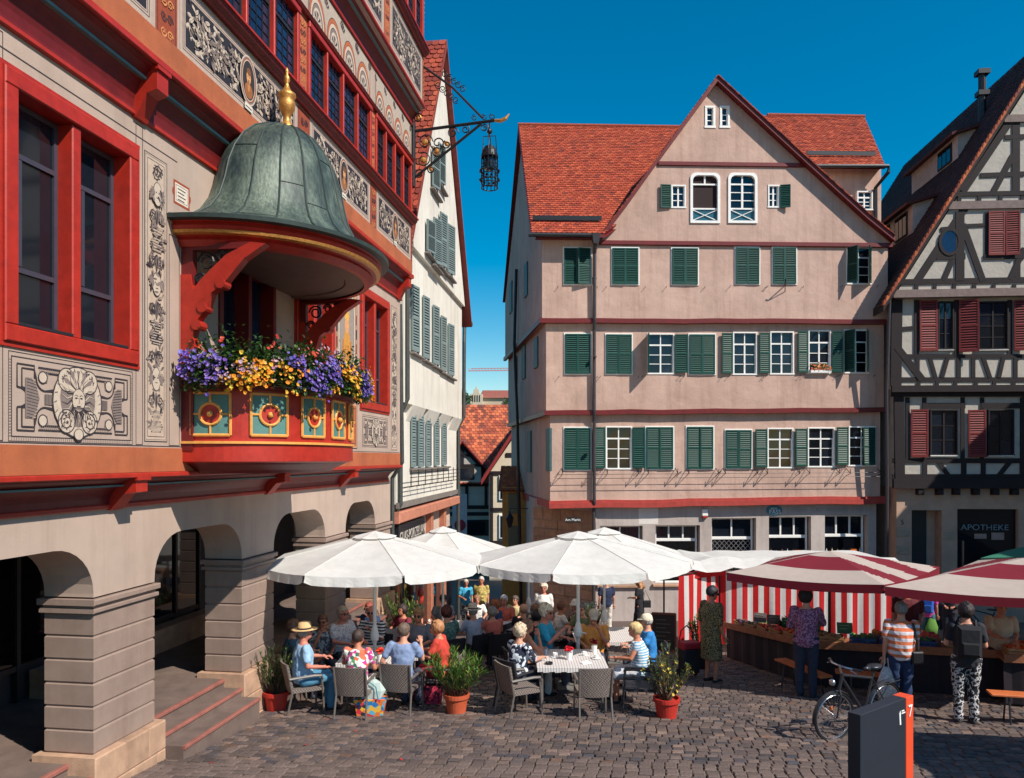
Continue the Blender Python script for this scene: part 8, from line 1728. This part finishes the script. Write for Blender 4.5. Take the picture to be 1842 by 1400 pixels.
# benches
def bench(label, X, Y, ang, L=1.9):
    t = thing('beer_bench', label, 'bench', (X, Y, G(Y)), ang, 'wooden market benches'); q = MB(); q.bbox(-L/2, L/2, -.13, .13, .44, .475, .008); q.build('seat', mat('bench_orange_wood', srgb(196, 104, 56), .6, .15, 8), t)
    for x in (-L/2+.25, L/2-.25):
        for y in (-.1, .1): q = MB(); q.tube([(x, y*1.5, 0), (x, y*.7, .44)], .014, 6); q.build('leg', DARK, t)
bench('orange-brown bench left of the purple top woman', 5.35, 14.35, radians(-72), 1.3); bench('bench end right of the purple top woman', 6.2, 13.75, radians(-20), .9); bench('orange-brown bench behind the swirl-print trousers at right', 8.4, 11.7, radians(-14), 2.2)
# ------------------------------------------------------------ shopping trolley, bags
X, Y = gpos(1242, 1222); t = thing('shopping_trolley', 'red and black shopping trolley with hoop handle beside the patterned dress', 'trolley', (X, Y+.1, G(Y)), .3)
q = MB(); q.bbox(-.18, .18, -.13, .13, .12, .62, .03); q.build('bag', mat('trolley_black', srgb(36, 30, 36), .8), t); q = MB(); q.bbox(-.19, .19, -.14, .14, .6, .74, .03); q.build('flap', mat('trolley_red', srgb(170, 26, 40), .7), t)
q = MB(); q.tube([(-.17, .12, .1), (-.17, .13, .7), (-.12, .12, .95), (0, .1, 1.05), (.12, .12, .95), (.17, .13, .7), (.17, .12, .1)], .014, 7); q.build('handle', DARK, t)
for x in (-.2, .2): q = MB(); q.tube([(x-.015, .12, .09), (x+.015, .12, .09)], .09, 14); q.build('wheel', BLK, t)
BSK = pattern('woven_basket_colours', 'print', [srgb(236, 180, 60), srgb(40, 120, 180), srgb(206, 50, 60), srgb(40, 40, 60), srgb(90, 180, 210), srgb(230, 120, 50)], 15)
X, Y = gpos(668, 1287); t = thing('woven_bag', 'bright multicoloured woven bag standing by the front chairs', 'bag', (X, Y-.05, G(Y))); q = MB(); q.hexa([(-.2, -.1, .01), (.2, -.1, .01), (.2, .1, .01), (-.2, .1, .01), (-.25, -.12, .3), (.25, -.12, .3), (.25, .12, .3), (-.25, .12, .3)]); q.build('basket', BSK, t)
for y in (-.11, .11): q = MB(); q.tube([(-.14, y, .28), (-.1, y, .5), (0, y, .58), (.1, y, .5), (.14, y, .28)], .01, 6); q.build('handle', mat('teal_cord', srgb(40, 130, 150), .7), t)
q = MB(); r = random.Random(2)
q.smooth = False; q.lathe([(.02, .28), (.16, .3), (.2, .42), (.13, .55), (.05, .6)], .02, 0, 9, sy=.5); q.v = [(x+r.uniform(-.025, .025), y+r.uniform(-.02, .02), z) for x, y, z in q.v]; q.build('plastic_liner', cloth('thin_plastic', srgb(214, 230, 224), .4), t)
X, Y = gpos(775, 1268); t = thing('red_bag', 'dark red shopping bag by the oleander pot', 'bag', (X, Y, G(Y)), .2); q = MB(); q.hexa([(-.17, -.09, 0), (.17, -.09, 0), (.17, .09, 0), (-.17, .09, 0), (-.2, -.1, .34), (.2, -.1, .34), (.2, .1, .34), (-.2, .1, .34)]); q.build('body', pattern('magenta_bag_print', 'print', [srgb(150, 24, 50), srgb(60, 20, 40), srgb(200, 50, 80)], 22), t)
for y in (-.1, .1): q = MB(); q.tube([(-.1, y, .33), (-.06, y, .5), (.06, y, .5), (.1, y, .33)], .009, 5); q.build('handle', mat('dark_strap', srgb(50, 20, 30), .7), t)
X, Y = (1594-CX)/F*12.65, 12.65; t = thing('carrier_bag', 'pale printed plastic carrier bag held by the striped-shirt man', 'bag', (X, Y, G(Y)+.22)); q = MB(); q.smooth = True; q.lathe([(.0, .0), (.13, .02), (.16, .16), (.14, .32), (.09, .46), (.05, .54)], 0, 0, 12, sy=.45); q.build('bag', pattern('bag_print', 'noise', [srgb(196, 186, 186), srgb(170, 156, 160), srgb(206, 200, 200)], 26), t)
for x in (-.04, .04): q = MB(); q.tube([(x, 0, .5), (x*.6, 0, .68)], .009, 5); q.build('handle', MATS['bag_print'], t)
def backpack(label, px_, Y, z, face, col, h=.46): t = thing('backpack', label, 'backpack', ((px_-CX)/F*Y, Y, G(Y)+z), radians(face)); q = MB(); q.bbox(-.16, .16, -.28, -.13, 0, h, .04); q.build('pack', cm(col), t); q = MB(); q.bbox(-.12, .12, -.33, -.275, .04, h*.5, .02); q.build('pocket', cm(tuple(int(c*.8) for c in col)), t); [MB_strap(t, s, h) for s in (-1, 1)]
def MB_strap(t, s, h): q = MB(); q.tube([(s*.11, -.14, h-.03), (s*.12, -.02, h+.06), (s*.13, .1, h-.06), (s*.13, .05, h-.3), (s*.14, -.13, .08)], .02, 6); q.build('strap', BLK, t)
Yb = YG(1303); backpack('black backpack on the woman with swirl trousers', 1738, Yb, 1.08, -18, (28, 28, 34)); backpack('bright blue backpack on the far shopper', 1668, 21.5, .98, -30, (30, 90, 180))
t = thing('green_bag', 'light green plastic bag hanging from the far shopper hand', 'bag', ((1676-CX)/F*21.4, 21.4, G(21.4)+.35)); q = MB(); q.smooth = True; q.lathe([(0, 0), (.16, .03), (.18, .2), (.1, .42), (.03, .5)], 0, 0, 10, sy=.5); q.build('bag', cloth('green_plastic', srgb(110, 160, 70), .3), t)
Yb = 27.0; t = thing('shoulder_bag', 'black shoulder bag of the woman in the black dress', 'bag', ((1163-CX)/F*Yb, Yb-.05, G(Yb)+.82)); q = MB(); q.bbox(-.14, .14, -.06, .06, 0, .24, .03); q.build('bag', cm((24, 24, 30)), t); q = MB(); q.tube([(-.12, 0, .22), (-.05, .05, .6), (.12, 0, .22)], .012, 5); q.build('strap', BLK, t)
# camera strap / bag of striped man
Yb = YG(1280); t = thing('camera_bag', 'small black camera bag hanging on the striped-shirt man', 'bag', ((1642-CX)/F*Yb, Yb-.12, G(Yb)+.82)); q = MB(); q.bbox(-.09, .09, -.06, .04, 0, .2, .02); q.build('pouch', BLK, t); q = MB(); q.tube([(0, -.02, .18), (-.02, -.04, .4), (-.06, -.0, .66)], .018, 6); q.build('strap', BLK, t)
# ------------------------------------------------------------ bicycle
def bicycle(label, X, Y, ang, leanx=.09, steer=.35, col=DARK):
    t = thing('bicycle', label, 'bicycle', (X, Y, G(Y)), ang); t.rotation_euler = (0, leanx, ang); R = .34; CHR = mat('chrome', srgb(190, 190, 196), .2, .05, 8, metal=.9)
    # local +y forward, front wheel at y=0
    Rz = Matrix.Rotation(steer, 3, 'Z'); fw = lambda v: Rz @ Vector(v)
    for c, f, nm in (((0, 0, R), fw, 'front'), ((0, -1.06, R), None, 'rear')):
        g = (lambda v: f(v)) if f else (lambda v: Vector(v)+Vector((0, -1.06, 0)))
        q = MB(); q.tube([g((0, R*cos(2*pi*i/36), R+R*sin(2*pi*i/36))) for i in range(36)], .02, 8, close=True); w = q.build('tyre', BLK, t)
        q = MB(); q.tube([g((0, (R-.03)*cos(2*pi*i/36), R+(R-.03)*sin(2*pi*i/36))) for i in range(36)], .012, 6, close=True); q.build('rim', CHR, t)
        q = MB()
        for i in range(28): a = 2*pi*i/28; q.tube([g((.02*(-1)**i, .02*cos(a+1), R+.02*sin(a+1))), g((0, (R-.03)*cos(a), R+(R-.03)*sin(a)))], .0018, 3)
        q.tube([g((-.05, 0, R)), g((.05, 0, R))], .02, 8); q.build('spokes', CHR, t)['kind'] = 'stuff'
        q = MB(); q.smooth = True; a0, a1 = (-.2, 2.3) if f else (.1, 3.2)
        n = 16
        for i in range(n):
            for x0, x1 in ((-.03, 0), (.03, 0)):
                def m(x, a): rr = R+.045-(abs(x)*.5); return g((x, rr*cos(a), R+rr*sin(a)))
                aa, ab = a0+(a1-a0)*i/n, a0+(a1-a0)*(i+1)/n; q.quad(m(x0, aa), m(x1, aa), m(x1, ab), m(x0, ab))
        q.build('mudguard', DARK, t)
    q = MB()
    for s in (-1, 1): q.tube([fw((s*.055, 0, R)), fw((s*.055, -.05, R+.33)), fw((0, -.07, R+.4))], .013, 7)
    q.tube([fw((0, -.07, R+.38)), fw((0, -.12, R+.62))], .022, 8); q.build('fork', DARK, t)
    hd, bb, st = Vector((0, -.11, .9)), Vector((0, -.62, .3)), Vector((0, -.76, .8)); rr = Vector((0, -1.06, R))
    for a, e, r_, nm in ((hd, bb, .022, 'down_tube'), (hd-Vector((0, -.01, -.03)), st, .02, 'top_tube'), (bb, st+Vector((0, -.03, .1)), .018, 'seat_tube')): q = MB(); q.tube([a, e], r_, 8); q.build(nm, DARK, t)
    for s in (-1, 1): q = MB(); q.tube([bb+Vector((s*.03, 0, 0)), rr+Vector((s*.06, 0, 0)), st+Vector((s*.02, 0, -.02))], .011, 6); q.build('stay', DARK, t)
    q = MB(); q.smooth = True; loft(q, [(0, -.80, .93, .05, .1), (0, -.8, .96, .09, .13), (0, -.81, .985, .085, .125)]); q.tube([(0, -.7, .955), (0, -.58, .96)], [.04, .018], 8); q.build('saddle', mat('saddle_black', srgb(44, 46, 54), .35), t)
    q = MB(); q.tube([fw((0, -.1, .96)), fw((0, -.06, 1.07)), fw((0, -.06, 1.08))], .016, 7); q.tube([fw((-.3, -.16, 1.07)), fw((-.12, -.04, 1.08)), fw((0, -.03, 1.08)), fw((.12, -.04, 1.08)), fw((.3, -.16, 1.07))], .013, 8); q.build('handlebar', CHR, t)
    for s in (-1, 1): q = MB(); q.tube([fw((s*.2, -.1, 1.075)), fw((s*.31, -.17, 1.07))], .02, 8); q.build('grip', BLK, t)
    for s in (-1, 1): q = MB(); q.tube([fw((s*.2, -.06, 1.06)), fw((s*.28, -.1, 1.03))], .006, 5); q.build('brake_lever', CHR, t)
    q = MB(); q.smooth = True; q.ball(fw((0, .06, R+.5)), .05, 10, 8, (1, .8, 1)); q.build('headlamp', CHR, t); q = MB(); q.ball(fw((.02, .03, R+.12)), .03, 8, 6, (.4, .6, 1.3)); q.build('reflector', mat('orange_reflector', srgb(240, 110, 30), .3), t)
    q = MB(); q.tube([bb+Vector((-.06, 0, 0)), bb+Vector((.06, 0, 0))], .02, 8); q.tube([bb+Vector((.06, 0, 0)), bb+Vector((.07, .12, -.12))], .01, 6); q.tube([bb+Vector((-.06, 0, 0)), bb+Vector((-.07, -.12, .12))], .01, 6); q.tube([bb+Vector((.05, .09*cos(i*pi/8), .09*sin(i*pi/8))) for i in range(16)], .006, 4, close=True); q.build('crank', DARK, t)
    for s in (-1, 1): q = MB(); q.box(s*.12-.045, s*.12+.045, bb.y+s*.12-.03, bb.y+s*.12+.03, bb.z-s*.12-.012, bb.z-s*.12+.012); q.build('pedal', BLK, t)
    q = MB(); q.tube([(-.06, -.75, R), (-.06, -1.06, R+.36), (-.06, -1.3, R+.38), (.06, -1.3, R+.38), (.06, -1.06, R+.36), (.06, -.75, R+.3)], .007, 5); q.build('rack', DARK, t); q = MB(); q.tube([(-.04, -.6, .28), (-.18, -.66, .0)], .01, 6); q.build('kickstand', DARK, t)
    return t
bicycle('dark city bicycle parked beside the black and orange sign', 4.56, 11.05, radians(117), -.05, -.1)
bicycle('dark bicycle standing far behind the stall', (1735-CX)/F*24, 24, radians(60), .05, .2)
# ------------------------------------------------------------ dark info pillar with orange edge
A_, B_ = Vector((3.135, 7.0)), Vector((3.864, 7.556)); L = (B_-A_).length; ang = atan2(B_.y-A_.y, B_.x-A_.x); z0 = G(7.2); t = thing('info_sign', 'dark slab information sign with orange edge and number 7', 'sign', (A_.x, A_.y, z0), ang); hh = 1.89-z0
q = MB(); q.bbox(0, L-.085, 0, .12, 0, hh, .004); q.build('slab', mat('anthracite_panel', srgb(40, 44, 54), .45, .06, 5), t); q = MB(); q.bbox(L-.083, L+.06, -.004, .125, 0, hh, .004); q.build('orange_edge', mat('signal_orange', srgb(224, 78, 42), .5, .06, 5), t)
text(t, '7', L-.012, -.008, hh-.14, .16, WPT); q = MB(); q.prism([(L-.215, hh-.13), (L-.205, hh-.235), (L-.18, hh-.235), (L-.188, hh-.17), (L-.188, hh-.12), (L-.195, hh-.1)], -.004, .002); q.build('tower_mark', WPT, t)
for k in (0, 1): q = MB(); q.box(L-.17, L-.12+.02*k, -.004, .002, hh-.115-.022*k, hh-.105-.022*k); q.build('small_print', WPT, t)
# ------------------------------------------------------------ chalkboard, bin, lamp
X = (1194-CX)/F*20.2; t = thing('chalkboard', 'A-frame menu chalkboard beside the striped side curtain', 'sign', (X, 20.2, G(20.2)), radians(-12)); 
for s, nm in ((-1, 'front'), (1, 'back')):
    y0, y1 = s*.22, s*.03
    q = MB(); 
    for a, e in (((-.3, y0, 0), (-.3, y1, 1.0)), ((.3, y0, 0), (.3, y1, 1.0)), ((-.3, y1, 1.0), (.3, y1, 1.0)), ((-.3, y0*.95, .1), (.3, y0*.95, .1))): q.beam(a, e, .045)
    q.build('frame', mat('board_frame', srgb(96, 60, 48), .7), t); q = MB(); q.add([(-.28, y0*.95, .12), (.28, y0*.95, .12), (.28, y1, .98), (-.28, y1, .98)], [(0, 1, 2, 3)] if s < 0 else [(3, 2, 1, 0)]); q.build('slate', mat('slate', srgb(36, 38, 44), .8), t)
for k in range(6): q = MB(); z = .85-.1*k; y = -.22*.95+(.22*.95-.03)*(z-.12)/.86-.004; q.beam((-.2, y, z), (.05+.12*(k % 2), y, z), .016, .004); q.build('chalk_line', MATS['chalk'], t)
X = (1058-CX)/F*27; t = thing('litter_bin', 'dark grey litter bin at the stone corner of the pink house', 'bin', (X, 27, G(27))); q = MB(); q.lathe([(0, 0), (.24, 0), (.27, .85), (.29, .86), (.29, .92), (.25, .92), (.24, .3), (0, .3)], 0, 0, 18); q.build('drum', mat('bin_grey', srgb(70, 72, 80), .5), t); q = MB(); q.tube([(.29, 0, .88), (.29, 0, 1.0), (-.29, 0, 1.0), (-.29, 0, .88)], .015, 6); q.build('hood_bar', DARK, t)
a = P(917, 932, 37); t = thing('alley_lamp', 'black wall lantern hanging in the alley', 'lantern', (a.x, 37, a.z)); q = MB(); q.lathe([(.08, -.45), (.2, 0), (.16, .05), (.05, .25), (.02, .35)], 0, 0, 8); q.build('cage', BLK, t); q = MB(); q.tube([(0, 0, .35), (0, 0, .45), (1.2, 0, .45)], .02, 5); q.build('arm', BLK, t); q = MB(); q.lathe([(.06, -.42), (.17, -.02)], 0, 0, 8); q.build('lamp_glass', MATS['lantern_dark_glass'], t)
a = P(826, 938, 40); t = thing('shop_banner', 'pale hanging shop banner with red disc in the alley', 'banner', (a.x, 40, a.z)); q = MB(); q.box(-.35, .4, -.02, .02, -1.3, 1.4); q.build('cloth', mat('banner_pale', srgb(186, 204, 214), .8), t); q = MB(); q.add([(.05+.3*cos(2*pi*i/18), -.03, -.2+.3*sin(2*pi*i/18)) for i in range(18)], [tuple(range(18))]); q.build('disc', mat('banner_disc', srgb(160, 40, 70), .7), t)
# red petals fallen on the parasol and paving
r = random.Random(6)
for k, (px_, py) in enumerate(((590, 1300), (748, 1310), (640, 1320), (722, 1372), (380, 1378), (550, 1345))):
    Y = YG(py); t = thing('petal', 'fallen red petal on the paving in front of the cafe', 'petal', ((px_-CX)/F*Y, Y, G(Y)+.04), r.random()*6, 'fallen red petals'); q = MB(); q.add([(-.03, 0, 0), (0, -.02, .004), (.035, 0, .01), (0, .02, .004)], [(0, 1, 2, 3)]); q.build('leaf', mat('petal_red', srgb(190, 40, 40), .7), t)
